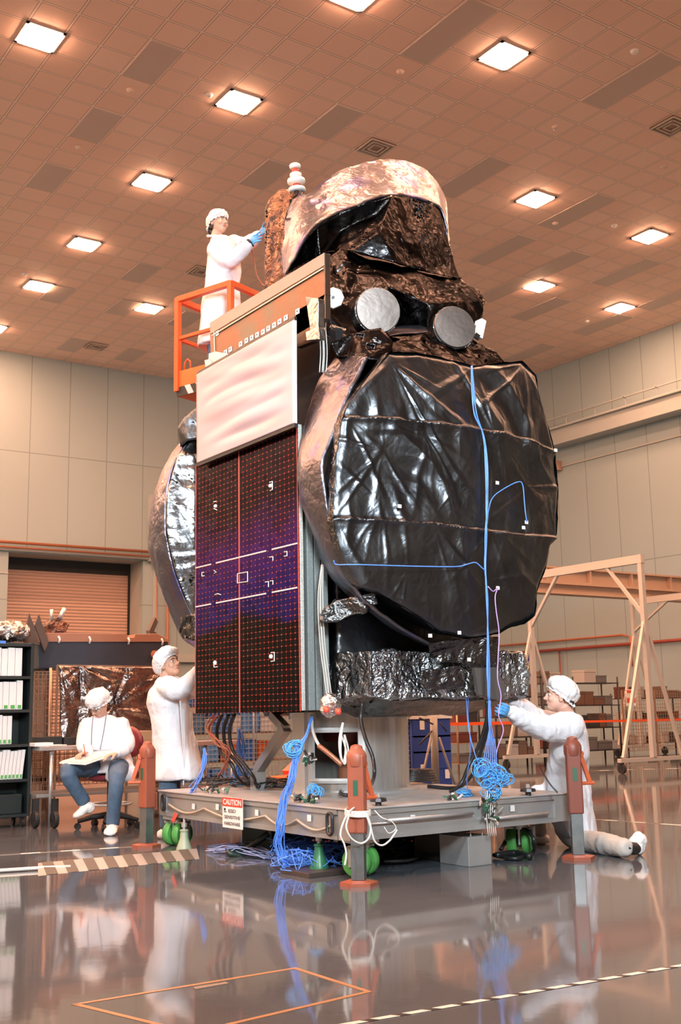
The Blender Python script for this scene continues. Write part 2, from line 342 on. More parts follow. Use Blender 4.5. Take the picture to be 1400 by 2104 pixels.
vis = [((80, 71), 0, 6, 'square ceiling light at the top left corner of the view'),
 ((492, 214), 6, 6, 'square ceiling light just above the white ringed antenna'),
 ((313, 377), 6, 12, 'square ceiling light left of the capped head of the worker up on the lift'),
 ((174, 502), 6, 18, 'square ceiling light third down the leftmost diagonal row, left of the lift worker'),
 ((78, 586), 6, 23, 'square ceiling light low at the left, second from the left edge'),
 ((-5, 672), 6, 29, 'square ceiling light cut by the left edge just above the left wall'),
 ((307, 634), 11, 23, 'square ceiling light close to the orange guard rail of the lift'),
 ((724, 5), 6, 0, 'square ceiling light cut by the top edge of the view'),
 ((1034, 116), 11, 0, 'large square ceiling light at the upper right'),
 ((1099, 410), 18, 6, 'square ceiling light right of the foil covered satellite top'),
 ((1337, 484), 24, 6, 'square ceiling light near the right edge of the view'),
 ((1107, 588), 24, 12, 'square ceiling light above the right shoulder of the big dish'),
 ((1275, 631), 29, 12, 'square ceiling light nearest the right wall')]
seen = set(); first = None
for c, k, m_, lab in vis:
    light_thing(GX+k*TS, GY+m_*TS, lab, 'square ceiling lights'); seen.add((k, m_))
KX = [-24, -18, -12, -7, 0, 6, 11, 18, 24, 29]; KY = [-12, -6, 0, 6, 12, 18, 23, 29]
n_ = 0
for k in KX:
    for m_ in KY:
        if (k, m_) in seen or (k >= 0 and m_ >= 0): continue
        x, y = GX+k*TS, GY+m_*TS
        if not (X0+0.5 < x < X1-0.5 and Y0+0.5 < y < Y1-0.5): continue
        light_thing(x, y, 'square ceiling light outside the view over the near floor', 'ceiling lights beyond the frame')
# grey return-air panels, snapped to the tile grid
M_grey = mat('grey_air_panel', (0.66, 0.53, 0.47), 0.5)
pan = [(315, 130, 2, 'at the upper left'), (200, 256, 2, 'left of the light over the lift worker'), (102, 364, 2, 'near the left edge, third down'), (686, 256, 2, 'above the white ringed antenna'), (550, 362, 2, 'just left of the white ringed antenna'),
 (945, 48, 3, 'at the top edge right of centre'), (1271, 180, 3, 'at the upper right'), (987, 355, 3, 'right of the satellite top'), (1204, 426, 3, 'between two right hand lights'), (1048, 507, 3, 'right of the foil covers, under the light'),
 (1160, 539, 3, 'above the lower right light'), (1267, 567, 3, 'above the light nearest the right wall'), (1030, 602, 3, 'next to the right horn drum'), (1126, 628, 3, 'just below the lower right light'), (1254, 661, 3, 'beside the light nearest the right wall'),
 (1384, 609, 3, 'at the right edge'), (1076, 730, 3, 'behind the big dish shoulder'), (289, 563, 2, 'left of the lift worker coat'), (151, 708, 2, 'low at the left near the wall'), (270, 730, 2, 'near the wall left of the lift rail'), (248, 632, 2, 'beside the light close to the lift'), (119, 604, 2, 'beside the second lowest left light'), (383, 651, 2, 'seen through the lift rail')]
for (px, py, n, where) in pan:
    p = PZ(px, py, CH); i = round((p.x-GX)/TS); jc = (p.y-GY)/TS
    j0 = round(jc-(n-1)/2)
    bm = NB(); add_box(bm, (GX+(i-0.5)*TS+0.015, GY+(j0-0.5)*TS+0.015, CH-0.016), (GX+(i+0.5)*TS-0.015, GY+(j0+n-0.5)*TS-0.015, CH-0.003))
    solo('air_panel', bm, M_grey, 'flat grey ceiling air panel '+where, 'ceiling panel', 'grey ceiling air panels')
M_dome = mat('white_plastic', (0.8, 0.8, 0.8), 0.4); M_domeg = mat('grey_plastic_dome', (0.72, 0.56, 0.48), 0.4)
for (px, py, m, where) in [(430, 193, 0, 'white smoke detector beside the light above the antenna'), (268, 184, 1, 'small grey sprinkler plate at the upper left'), (823, 146, 1, 'small grey sprinkler plate at the top centre'), (1304, 104, 0, 'white smoke detector at the upper right'), (1141, 260, 1, 'small grey sprinkler plate under the grey panel at upper right'), (1365, 341, 1, 'small grey sprinkler plate at the right edge'),
 (1141, 457, 1, 'small grey sprinkler plate beside the light right of the satellite'), (1262, 462, 0, 'white smoke detector left of the right edge light'), (1207, 659, 0, 'white smoke detector nearest the right wall'), (50, 562, 0, 'white smoke detector beside the lower left light'), (161, 301, 1, 'small grey sprinkler plate at the left')]:
    p = PZ(px, py, CH); bm = NB()
    add_lathe(bm, [(0.07, 0), (0.07, -0.02), (0.05, -0.05), (0.02, -0.06)], Matrix.Translation((p.x, p.y, CH)), 16)
    solo('smoke_detector' if m == 0 else 'sprinkler_plate', bm, (M_dome, M_domeg)[m], where+' on the ceiling', 'smoke detector' if m == 0 else 'sprinkler', smooth=True)
M_vent = mat('vent_louvre', (0.42, 0.27, 0.2), 0.5); M_ventl = mat('vent_blade', (0.66, 0.56, 0.48), 0.5)
for (px, py, where) in [(772, 303, 'above the satellite top'), (1385, 252, 'at the right edge'), (425, 556, 'behind the lift worker'), (200, 712, 'low at the left near the wall')]:
    p = PZ(px, py, CH); i = round((p.x-GX)/TS); j = round((p.y-GY)/TS); x = GX+i*TS; y = GY+j*TS
    t = thing('ceiling_vent', 'four way square ceiling vent '+where, 'ceiling vent', (x, y, CH))
    bm = NB(); add_box(bm, (x-0.29, y-0.29, CH-0.015), (x+0.29, y+0.29, CH)); part('backing', bm, M_vent, t)
    bm = NB()
    for s in (0.27, 0.19, 0.11):
        for (a, b, c, d) in ((-s, -s, s, -s), (s, -s, s, s), (s, s, -s, s), (-s, s, -s, -s)):
            add_beam(bm, (x+a, y+b, CH-0.04), (x+c, y+d, CH-0.04), 0.03, 0.02)
    part('louvre', bm, M_ventl, t)
# ------------------------------------------------------------------ satellite
M_mli = foil_mat('black_film', (0.14, 0.155, 0.17), 0.36, col2=(0.10, 0.11, 0.125), bump=0.28, fold=4, fine=16)
M_mli_c = foil_mat('black_crumpled_film', (0.16, 0.165, 0.17), 0.27, col2=(0.08, 0.085, 0.09), bump=0.5, fold=9, fine=34, dist=0.04)
M_mli_d = foil_mat('dark_film', (0.055, 0.05, 0.05), 0.26, col2=(0.028, 0.028, 0.03), bump=0.4, fold=4, fine=16, dist=0.03)
M_mli_d.node_tree.nodes['Principled BSDF'].inputs['Specular Tint'].default_value = (0.4, 0.4, 0.4, 1)
M_rim = foil_mat('silver_pink_film', (0.21, 0.225, 0.29), 0.37, col2=(0.165, 0.165, 0.32), tint=(0.21, 0.195, 0.22), bump=0.45, fold=5, fine=20)
M_cop = foil_mat('brown_film', (0.36, 0.20, 0.13), 0.25, col2=(0.10, 0.07, 0.07), cscale=9, bump=0.9, fold=12, fine=36, dist=0.04)
M_sil = foil_mat('dull_silver_film', (0.42, 0.44, 0.46), 0.28, col2=(0.25, 0.27, 0.29), bump=0.5, fold=3.5, fine=14)
M_core = mat('black_panel', (0.02, 0.02, 0.022), 0.35)
sat = thing('satellite', 'tall telecommunications satellite wrapped in black foil standing on the work platform', 'satellite', (5.0, 7.25, 1.05))
SATP = {}
def patch_mass(name, m, pts, faces, backY, inset=0.12, parent=None, L=0.03, amp=0.02, scale=5.0, seed=0, octv=4, stretch=(1, 1, 1), label=None, hard=False):
    """front surface through places named by (pixel x, pixel y, depth plane Y); its rim is carried back to backY"""
    bm = NB(); V = [bm.verts.new(PY(*p)) for p in pts]
    for f in faces: bm.faces.new([V[i] for i in f])
    cx = sum(p[0] for p in pts)/len(pts); cy_ = sum(p[1] for p in pts)/len(pts)
    idx = {v: i for i, v in enumerate(V)}
    be = [e for e in bm.edges if len(e.link_faces) == 1]
    B = {}
    for e in be:
        for v in e.verts:
            if v not in B:
                p = pts[idx[v]]; B[v] = bm.verts.new(PY(p[0]+(cx-p[0])*inset, p[1]+(cy_-p[1])*inset, backY))
    for e in be: bm.faces.new((e.verts[0], e.verts[1], B[e.verts[1]], B[e.verts[0]]))
    bk = [e for e in bm.edges if len(e.link_faces) == 1]
    try: bmesh.ops.holes_fill(bm, edges=bk)
    except Exception: pass
    bmesh.ops.recalc_face_normals(bm, faces=bm.faces)
    densify(bm, L)
    if amp: crumple(bm, amp, scale, seed, octv, stretch)
    return part(name, bm, m, parent or sat, smooth=not hard, label=label)
# body and bus structure
bm = NB(); add_box(bm, (4.42, 6.5, 1.3), (5.85, 8.1, 3.8)); densify(bm, 0.06); crumple(bm, 0.02, 4, 3)
part('bus_body', bm, M_mli, sat, smooth=True)
bm = NB(); add_box(bm, (4.40, 6.42, 3.0), (4.46, 8.1, 3.75)); part('bus_side_panel', bm, M_core, sat)
# solar array: stack of panels on the -X side
def cell_mat():
    m = bpy.data.materials.new('solar_cells'); m.use_nodes = True; nt = m.node_tree; L = nt.links.new; N = nt.nodes.new
    b = nt.nodes['Principled BSDF']; b.inputs['Roughness'].default_value = 0.14; b.inputs['Specular IOR Level'].default_value = 0.12
    g = N('ShaderNodeNewGeometry'); s = N('ShaderNodeSeparateXYZ'); L(g.outputs['Position'], s.inputs[0])
    P = {'y': (1, SY0, SPY), 'z': (2, SZ0, SPZ)}; lines = []; cells = []; near = []
    for k, (ax, off, per) in P.items():
        a = N('ShaderNodeMath'); a.operation = 'SUBTRACT'; L(s.outputs[ax], a.inputs[0]); a.inputs[1].default_value = off
        p = N('ShaderNodeMath'); p.operation = 'PINGPONG'; L(a.outputs[0], p.inputs[0]); p.inputs[1].default_value = per/2
        c = N('ShaderNodeMath'); c.operation = 'LESS_THAN'; L(p.outputs[0], c.inputs[0]); c.inputs[1].default_value = 0.0022 if k == 'y' else 0.0017; lines.append(c.outputs[0])
        c = N('ShaderNodeMath'); c.operation = 'LESS_THAN'; L(p.outputs[0], c.inputs[0]); c.inputs[1].default_value = 0.0065 if k == 'y' else 0.0045; near.append(c.outputs[0])
        d = N('ShaderNodeMath'); d.operation = 'DIVIDE'; L(a.outputs[0], d.inputs[0]); d.inputs[1].default_value = per
        f = N('ShaderNodeMath'); f.operation = 'FLOOR'; L(d.outputs[0], f.inputs[0]); cells.append(f.outputs[0])
    mx = N('ShaderNodeMath'); mx.operation = 'MAXIMUM'; L(lines[0], mx.inputs[0]); L(lines[1], mx.inputs[1])
    nn = N('ShaderNodeMath'); nn.operation = 'MULTIPLY'; L(near[0], nn.inputs[0]); L(near[1], nn.inputs[1])
    cb = N('ShaderNodeCombineXYZ'); L(cells[0], cb.inputs[0]); L(cells[1], cb.inputs[1])
    wn = N('ShaderNodeTexWhiteNoise'); wn.noise_dimensions = '2D'; L(cb.outputs[0], wn.inputs['Vector'])
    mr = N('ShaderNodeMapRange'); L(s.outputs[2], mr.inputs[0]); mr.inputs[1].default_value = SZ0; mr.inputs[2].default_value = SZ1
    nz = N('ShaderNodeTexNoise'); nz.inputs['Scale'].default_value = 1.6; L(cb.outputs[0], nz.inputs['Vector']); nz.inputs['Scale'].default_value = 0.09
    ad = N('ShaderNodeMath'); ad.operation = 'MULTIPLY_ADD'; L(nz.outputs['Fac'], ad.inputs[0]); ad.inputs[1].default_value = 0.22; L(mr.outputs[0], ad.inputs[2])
    r = N('ShaderNodeValToRGB'); e = r.color_ramp.elements  # violet band by height: iridescent reflection painted into the cell colour
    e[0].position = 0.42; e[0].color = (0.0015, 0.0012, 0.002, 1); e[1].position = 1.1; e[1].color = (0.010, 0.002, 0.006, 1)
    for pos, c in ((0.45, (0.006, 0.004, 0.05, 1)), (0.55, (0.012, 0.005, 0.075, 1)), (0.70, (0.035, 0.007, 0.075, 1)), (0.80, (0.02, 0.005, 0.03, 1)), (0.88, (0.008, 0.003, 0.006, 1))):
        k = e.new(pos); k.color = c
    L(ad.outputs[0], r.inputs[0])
    hv = N('ShaderNodeHueSaturation'); L(r.outputs[0], hv.inputs['Color']); mv = N('ShaderNodeMapRange'); L(wn.outputs['Value'], mv.inputs[0]); mv.inputs[3].default_value = 0.7; mv.inputs[4].default_value = 1.3; L(mv.outputs[0], hv.inputs['Value'])
    m1 = N('ShaderNodeMix'); m1.data_type = 'RGBA'; L(mx.outputs[0], m1.inputs['Factor']); L(hv.outputs[0], m1.inputs['A']); m1.inputs['B'].default_value = (0.055, 0.007, 0.007, 1)
    m2 = N('ShaderNodeMix'); m2.data_type = 'RGBA'; L(nn.outputs[0], m2.inputs['Factor']); L(m1.outputs['Result'], m2.inputs['A']); m2.inputs['B'].default_value = (0.32, 0.05, 0.035, 1)
    L(m2.outputs['Result'], b.inputs['Base Color'])
    # each cell sits at its own slight tilt
    sub = N('ShaderNodeVectorMath'); sub.operation = 'SUBTRACT'; L(wn.outputs['Color'], sub.inputs[0]); sub.inputs[1].default_value = (0.5, 0.5, 0.5)
    scl = N('ShaderNodeVectorMath'); scl.operation = 'SCALE'; L(sub.outputs[0], scl.inputs[0]); scl.inputs['Scale'].default_value = 0.05
    adn = N('ShaderNodeVectorMath'); adn.operation = 'ADD'; L(scl.outputs[0], adn.inputs[0]); L(g.outputs['Normal'], adn.inputs[1])
    no = N('ShaderNodeVectorMath'); no.operation = 'NORMALIZE'; L(adn.outputs[0], no.inputs[0]); L(no.outputs[0], b.inputs['Normal'])
    return m
XP = 4.10
c_tl, c_tr, c_br, c_bl = [PX(x, y, XP) for x, y in ((404, 953), (613, 872), (616, 1462), (400, 1466))]
SY0 = (c_br.y+c_tr.y)/2; SY1 = (c_bl.y+c_tl.y)/2; SZ0 = (c_br.z+c_bl.z)/2; SZ1 = (c_tl.z+c_tr.z)/2
SPY = (SY1-SY0)/26; SPZ = (SZ1-SZ0)/49; SYM = SY1-SPY*12
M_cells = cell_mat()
bm = NB(); add_box(bm, (XP, SY0, SZ0), (XP+0.006, SY1, SZ1)); arr = part('solar_array', bm, M_cells, sat, label='dark solar cell face with a painted violet reflection band and thin red grid lines')
M_edge = mat('panel_edge_grey', (0.22, 0.25, 0.25), 0.4, noise_amt=0.3, noise_scale=60)
M_honey = mat('honeycomb_edge', (0.62, 0.60, 0.55), 0.5, noise_amt=0.5, noise_scale=90)
for k in range(4):
    x = XP+0.008+k*0.062
    bm = NB(); add_box(bm, (x, SY0+0.004*k, SZ0+0.004), (x+(0.03 if k == 0 else 0.05), SY1, SZ1+(0.0 if k else -0.003)))
    part('array_panel', bm, M_honey if k == 0 else M_edge, arr, bevel=0.003, label='pale honeycomb edge' if k == 0 else None)
M_wht = mat('white_tape', (0.82, 0.80, 0.78), 0.5); M_redline = mat('red_strip', (0.5, 0.08, 0.06), 0.4)
bm = NB(); add_box(bm, (XP-0.003, SYM-0.007, SZ0), (XP, SYM+0.007, SZ1)); add_box(bm, (XP-0.003, SY0, SZ0), (XP, SY0+0.008, SZ1)); add_box(bm, (XP-0.003, SY1-0.008, SZ0), (XP, SY1, SZ1)); part('centre_strip', bm, M_redline, arr)
def arr_pt(x, y): return PX(x, y, XP-0.003)
M_bus = mat('pinkish_busbar', (0.85, 0.62, 0.62), 0.4)
for (y0, y1) in ((1167, 1116), (1247, 1207)):
    a = arr_pt(402, y0); b_ = arr_pt(612, y1); n = 40; bm = NB()
    for k in range(n):
        if k in (7, 29):
            part('busbar', bm, M_bus, arr); bm = NB()
        if k in (7, 8, 29, 30): continue
        t0 = k/n; t1 = (k+0.8)/n; p = a.lerp(b_, t0); q = a.lerp(b_, t1)
        add_box(bm, (XP-0.005, min(p.y, q.y), p.z-0.005), (XP-0.001, max(p.y, q.y), p.z+0.005))
    part('busbar', bm, M_bus, arr)
def bracket(pxs):
    bm = NB(); add_tube(bm, [arr_pt(x, y)+Vector((-0.004, 0, 0)) for x, y in pxs], 0.0035, 4); part('hold_down_mark', bm, M_wht, arr)
for pxs in ([(555, 991), (561, 989), (561, 1006), (556, 1008)], [(440, 1031), (446, 1030)], [(441, 1045), (447, 1048)], [(420, 1176), (416, 1176), (416, 1184), (421, 1183)], [(441, 1178), (446, 1176), (441, 1172)], [(442, 1222), (448, 1220), (455, 1222)], [(489, 1179), (510, 1175), (510, 1195), (489, 1198), (489, 1179)],
    [(585, 1134), (591, 1133), (591, 1142), (585, 1143)], [(555, 1145), (562, 1144), (562, 1152)], [(546, 1196), (553, 1195), (553, 1206)], [(556, 1194), (562, 1193), (562, 1201)], [(440, 1360), (441, 1371), (448, 1370)], [(558, 1341), (565, 1340), (565, 1358), (558, 1359)]):
    bracket(pxs)
bm = NB(); add_ell(bm, arr_pt(556, 998), (0.012, 0.022, 0.014)); add_ell(bm, arr_pt(443, 1040), (0.012, 0.022, 0.014)); add_ell(bm, arr_pt(442, 1362), (0.012, 0.022, 0.018)); add_ell(bm, arr_pt(557, 1349), (0.012, 0.022, 0.016)); part('hold_down_cap', bm, M_wht, arr, smooth=True)
# white blanket above the cells
M_blank = mat('pale_pink_blanket', (0.56, 0.40, 0.39), 0.55, noise_amt=0.12, noise_scale=2.5, col2=(0.58, 0.45, 0.49), aniso_scale=(1, 0.5, 3.0))
b4 = [PX(x, y, 4.05) for x, y in ((408, 771), (608, 659), (609, 870), (409, 952))]
bm = NB(); NYb, NZb = 60, 90; grid = []
for j in range(NZb+1):
    row = []
    for i in range(NYb+1):
        u = i/NYb; v = j/NZb
        p = b4[0].lerp(b4[1], u).lerp(b4[3].lerp(b4[2], u), v)
        edge = min(1, u*7, (1-u)*7, v*7, (1-v)*7)
        s_ = math.sin(v*24+1.6*math.sin(u*3.0)+3*noise.noise(Vector((u*1.5, v*3, 0))))*0.5+noise.noise(Vector((u*2.2, v*9, 4)))
        p.x -= 0.011*edge*s_*(0.4+math.sin(u*PI)) ; row.append(bm.verts.new(p))
    grid.append(row)
for j in range(NZb):
    for i in range(NYb): bm.faces.new((grid[j][i], grid[j][i+1], grid[j+1][i+1], grid[j+1][i]))
bl = part('white_blanket', bm, M_blank, sat, smooth=True, label='pale pinkish white rippled cover sheet')
sm = bl.modifiers.new('thick', 'SOLIDIFY'); sm.thickness = 0.02; sm.offset = -1
bm = NB()
for a, b_ in ((0, 1), (1, 2), (2, 3), (3, 0)): add_beam(bm, b4[a]+Vector((-0.004, 0, 0)), b4[b_]+Vector((-0.004, 0, 0)), 0.014, 0.014)
part('blanket_frame', bm, mat('white_frame_strip', (0.7, 0.6, 0.57), 0.4), bl)
bm = NB(); add_beam(bm, b4[0]+Vector((0, 0.01, 0.015)), b4[1]+Vector((0, 0, 0.015)), 0.02, 0.03); add_beam(bm, b4[3]+Vector((0, 0.01, -0.012)), b4[2]+Vector((0, 0, -0.012)), 0.03, 0.03); part('blanket_rail', bm, M_core, bl)
# radiator panel at the top
M_rad = foil_mat('coppery_radiator', (0.21, 0.115, 0.08), 0.42, col2=(0.15, 0.14, 0.12), cscale=4, bump=0.12, fold=14, fine=60, dist=0.01)
M_radt = mat('grey_radiator_strip', (0.19, 0.195, 0.185), 0.35, metal=0.4)
XR = 4.16
r0, r1, r2, r3 = [PX(x, y, XR) for x, y in ((431, 664), (667, 519), (668, 655), (434, 790))]
bm = NB(); add_prism(bm, [r0, r1, r2, r3], (0.05, 0, 0)); rad = part('radiator_panel', bm, M_rad, sat, bevel=0.004, label='coppery mirror radiator panel with a grey top strip')
s0, s1, s2, s3 = [PX(x, y, XR-0.004) for x, y in ((432, 663), (666.5, 519), (667, 545), (433, 686))]
bm = NB(); add_prism(bm, [s0, s1, s2, s3], (0.006, 0, 0)); part('top_strip', bm, M_radt, rad)
bm = NB(); add_beam(bm, PX(436, 690, XR-0.006), PX(664, 552, XR-0.006), 0.008, 0.008); add_beam(bm, PX(440, 682, XR-0.006), PX(441, 722, XR-0.006), 0.006, 0.006); part('edge_trim', bm, mat('cream_trim', (0.75, 0.65, 0.5), 0.4), rad)
lo_ = [PX(x, y, XR) for x, y in ((608, 640), (668, 604), (645, 700), (609, 714))]
bm = NB(); add_prism(bm, lo_, (0.05, 0, 0)); part('lower_wing', bm, M_rad, rad)
for (x, y) in ((463, 724), (473, 718), (494, 707), (506, 700), (517, 694), (528, 688), (540, 682), (551, 675), (563, 668), (574, 661), (587, 653), (611, 640), (446, 685)):
    p = PX(x, y, XR-0.005); bm = NB(); add_box(bm, (p.x, p.y-0.024, p.z-0.02), (p.x+0.004, p.y+0.024, p.z+0.02)); q = part('insulator_tab', bm, M_wht, rad)
    bm = NB(); add_box(bm, (p.x-0.002, p.y-0.007, p.z-0.004), (p.x+0.001, p.y+0.007, p.z+0.008)); part('tab_hole', bm, M_core, q)
M_alu = mat('aluminium', (0.62, 0.62, 0.62), 0.32, metal=0.6, noise_amt=0.12, noise_scale=6)
M_alud = mat('scratched_aluminium', (0.55, 0.56, 0.56), 0.28, metal=0.6, noise_amt=0.2, noise_scale=3, bump=0.08, bump_scale=40)
# brackets on either end of the radiator
bm = NB(); add_prism(bm, [PX(x, y, 4.07) for x, y in ((429, 726), (442, 722), (478, 729), (445, 765), (427, 770))], (0.07, 0, 0)); add_prism(bm, [PX(x, y, 4.05) for x, y in ((420, 740), (430, 738), (440, 762), (424, 770))], (0.05, 0, 0))
part('hinge_bracket', bm, M_alu, sat, bevel=0.004)
bm = NB(); add_prism(bm, [PX(x, y, 4.08) for x, y in ((628, 610), (654, 613), (654, 690), (640, 696))], (0.05, 0, 0)); add_prism(bm, [PX(x, y, 4.05) for x, y in ((628, 682), (655, 672), (656, 697), (630, 700))], (0.05, 0, 0))
part('hinge_bracket', bm, M_sil, sat, bevel=0.004)
# vertical harness beside the array
bm = NB()
bm2 = NB(); M_har = mat('grey_white_harness', (0.50, 0.49, 0.46), 0.5)
for k in range(4):
    o = Vector((0.012*k, -0.01*(k % 2), 0))
    add_cable(bm, [PY(657+k, 590, 6.40)+o, PY(655+k, 650, 6.38)+o, PY(659+k, 720, 6.38)+o, PY(657+k, 765, 6.4)+o], 0.0045)
    add_cable(bm2, [PY(661-k, 1160, 6.38)+o*.6, PY(654+k, 1230, 6.36)+o*.6, PY(658+k, 1320, 6.34)+o*.6, PY(668+k, 1400, 6.3)+o*.6, PY(674+k, 1445, 6.28)+o*.6], 0.0042)
part('wire_harness', bm, M_har, sat, smooth=True); part('wire_harness', bm2, M_har, sat, smooth=True)
# ---- front dish
def outline_fill(n_r, n_a, pix, Y, bulge, hfun=None):
    """polar sheet inside a closed outline of pixel points on plane Y, domed by bulge at the middle"""
    P = [PY(x, y, Y) for x, y in pix]; n = len(P)
    seg = [(P[(i+1) % n]-P[i]).length for i in range(n)]; tot = sum(seg); ring = []
    i = 0; acc = 0
    for k in range(n_a):
        s = tot*k/n_a
        while s > acc+seg[i]: acc += seg[i]; i += 1
        ring.append(P[i].lerp(P[(i+1) % n], (s-acc)/seg[i]))
    c = sum(ring, Vector())/n_a
    return ring, c
F_OUT = [(786, 740), (799, 722), (860, 724), (919, 736), (973, 751), (1030, 745), (1075, 740), (1104, 768), (1111, 817), (1127, 870), (1143, 929), (1149, 1011), (1147, 1102), (1132, 1121), (1126, 1160), (1106, 1214), (1103, 1262), (1083, 1281), (1056, 1287), (1027, 1302), (975, 1312), (907, 1300), (870, 1272), (832, 1249), (778, 1216), (741, 1205), (716, 1165), (699, 1127), (686, 1065), (687, 995), (692, 935), (699, 879), (712, 837), (745, 790)]
YF = 5.98
ring, cen = outline_fill(0, 640, F_OUT, YF, 0)
NR, NA = 100, 640
pts = np.zeros((NR*NA+1, 3)); pts[0] = cen[:]
RG = np.array([p[:] for p in ring]); cc = np.array(cen[:])
for r in range(1, NR+1):
    t = (r/NR)**0.8; pts[1+(r-1)*NA:1+r*NA] = cc+(RG-cc)*t
tt = np.concatenate([[0], np.repeat((np.arange(1, NR+1)/NR)**0.8, NA)])
pts[:, 1] += -0.10*(1-tt**2)+0.03*np.clip((tt-0.95)/0.05, 0, 1)**2
def px_line(a): return [PY(x, y, YF) for x, y in a]
def seg_dist(Q, line):
    d = np.full(len(Q), 9.0); side = np.zeros(len(Q))
    for a, b in zip(line, line[1:]):
        a2 = np.array([a.x, a.z]); b2 = np.array([b.x, b.z]); ab = b2-a2; t = np.clip(((Q-a2)@ab)/(ab@ab), 0, 1)
        v = Q-(a2+t[:, None]*ab); dd = np.hypot(v[:, 0], v[:, 1]); s = v[:, 1]; m_ = dd < d; d[m_] = dd[m_]; side[m_] = np.sign(s[m_])
    return d, side
Q2 = pts[:, [0, 2]]; H = np.zeros(len(pts))
SEAMS = [px_line([(700, 858), (760, 862), (840, 873), (930, 884), (1000, 895), (1075, 910), (1143, 932)]), px_line([(684, 1064), (790, 1073), (860, 1079), (1000, 1098), (1075, 1104), (1147, 1106)])]
for sl in SEAMS:
    d, sd = seg_dist(Q2, sl)
    H += 0.018*np.exp(-(d/0.012)**2)+0.022*np.exp(-(d/0.06)**2)*(sd < 0)
    pl = ridge(np.stack([Q2[:, 0]*9, Q2[:, 1]*0.8, np.full(len(Q2), sd*3.0)], 1))-0.7     # pleats gathered along the seam
    H += 0.030*pl*np.exp(-(d/0.16)**2)
rs = np.random.RandomState(5)
ANCH = [(803, 745, 1.3), (1075, 750, 1.2), (860, 900, .8), (712, 858, .9), (1000, 895, 1.0), (690, 1064, 1.1), (772, 1035, .7), (990, 1095, 1.1), (880, 1240, .9), (1010, 1190, .9), (740, 1200, .8), (1140, 1100, .8), (1085, 1270, .9), (973, 755, .8), (830, 1170, .8), (1075, 1004, .6), (780, 930, .8), (870, 1075, .8)]
for k, (ax, ay, s) in enumerate(ANCH):
    a = PY(ax, ay, YF); v = Q2-np.array([a.x, a.z]); r = np.hypot(v[:, 0], v[:, 1])+1e-4; th = np.arctan2(v[:, 1], v[:, 0])
    for q in range(rs.randint(3, 7)):
        t0 = rs.choice([rs.uniform(-2.6, -0.2), rs.uniform(-PI, PI)]); wd_ = rs.uniform(0.05, 0.16); Lr = rs.uniform(0.2, 0.7)*s
        dth = np.angle(np.exp(1j*(th-t0-0.25*r*rs.uniform(-1, 1)))); prof_ = np.clip(1-np.abs(dth)/wd_*np.clip(r/0.25, 0.5, 2)**0.3, 0, 1)
        H += rs.uniform(0.5, 1.2)*0.030*prof_*np.clip(r/0.06, 0, 1)*np.exp(-(r/Lr)**2)*np.clip(r*2.2, 0.15, 1)
P3 = np.stack([Q2[:, 0], Q2[:, 1], np.zeros(len(Q2))], 1)
W3 = np.stack([vnoise(P3*1.3+k*9) for k in range(3)], 1)-0.5
A_ = P3.copy(); A_[:, 0] = P3[:, 0]*1.9+P3[:, 1]*1.5; A_[:, 1] = -P3[:, 0]*0.7+P3[:, 1]*0.9
H += 0.055*(ridge(A_*1.1+W3*1.6+3.3)-0.7)+0.014*(ridge(P3*3.2+W3*2.5)-0.7)+0.003*(ridge(P3*9+W3*4)-0.7)
pts[:, 1] -= H
bm = NB(); V = [bm.verts.new(p) for p in pts]
for k in range(NA): bm.faces.new((V[0], V[1+k], V[1+(k+1) % NA]))
for r in range(NR-1):
    o = 1+r*NA
    for k in range(NA): k2 = (k+1) % NA; bm.faces.new((V[o+k], V[o+NA+k], V[o+NA+k2], V[o+k2]))
dish = part('dish_back', bm, M_mli, sat, smooth=True, label='big black foil covered dish back with creased seams')
# dark side wall behind the face
bm = NB(); rr_ = []
for j, (yy, sc_) in enumerate(((5.985, 1.0), (6.06, 1.0), (6.16, 0.965), (6.3, 0.93), (6.42, 0.88))):
    rr_.append([bm.verts.new(Vector(((p.x-cen.x)*sc_+cen.x, yy, (p.z-cen.z)*sc_+cen.z))) for p in ring[::4]])
for a, b_ in zip(rr_, rr_[1:]):
    for k in range(len(a)): k2 = (k+1) % len(a); bm.faces.new((a[k], a[k2], b_[k2], b_[k]))
bm.faces.new(rr_[-1][::-1]); densify(bm, 0.05); crumple(bm, 0.012, 9, 4); part('dish_side', bm, M_mli_c, dish, smooth=True)
def ribbon(name, outer, inner, Yo, Yi, m, parent, n=90, mid=0.0, thick=0.02, label=None, amp=0.012, seed=0, scale=4.0):
    Po = smooth_path([PY(x, y, Yo) for x, y in outer], 12); Pi = smooth_path([PY(x, y, Yi) for x, y in inner], 12)
    def at(P, t): f = t*(len(P)-1); i = min(int(f), len(P)-2); return P[i].lerp(P[i+1], f-i)
    bm = NB(); M_ = 14; g = []
    for i in range(n+1):
        t = i/n; a = at(Po, t); b_ = at(Pi, t)
        g.append([bm.verts.new(a.lerp(b_, j/M_)+Vector((-1, 0, 0))*mid*math.sin(PI*j/M_)) for j in range(M_+1)])
    for i in range(n):
        for j in range(M_): bm.faces.new((g[i][j], g[i][j+1], g[i+1][j+1], g[i+1][j]))
    if amp: crumple(bm, amp, scale, seed, 4)
    o = part(name, bm, m, parent, smooth=True, label=label)
    s = o.modifiers.new('thick', 'SOLIDIFY'); s.thickness = thick; s.offset = 0; return o
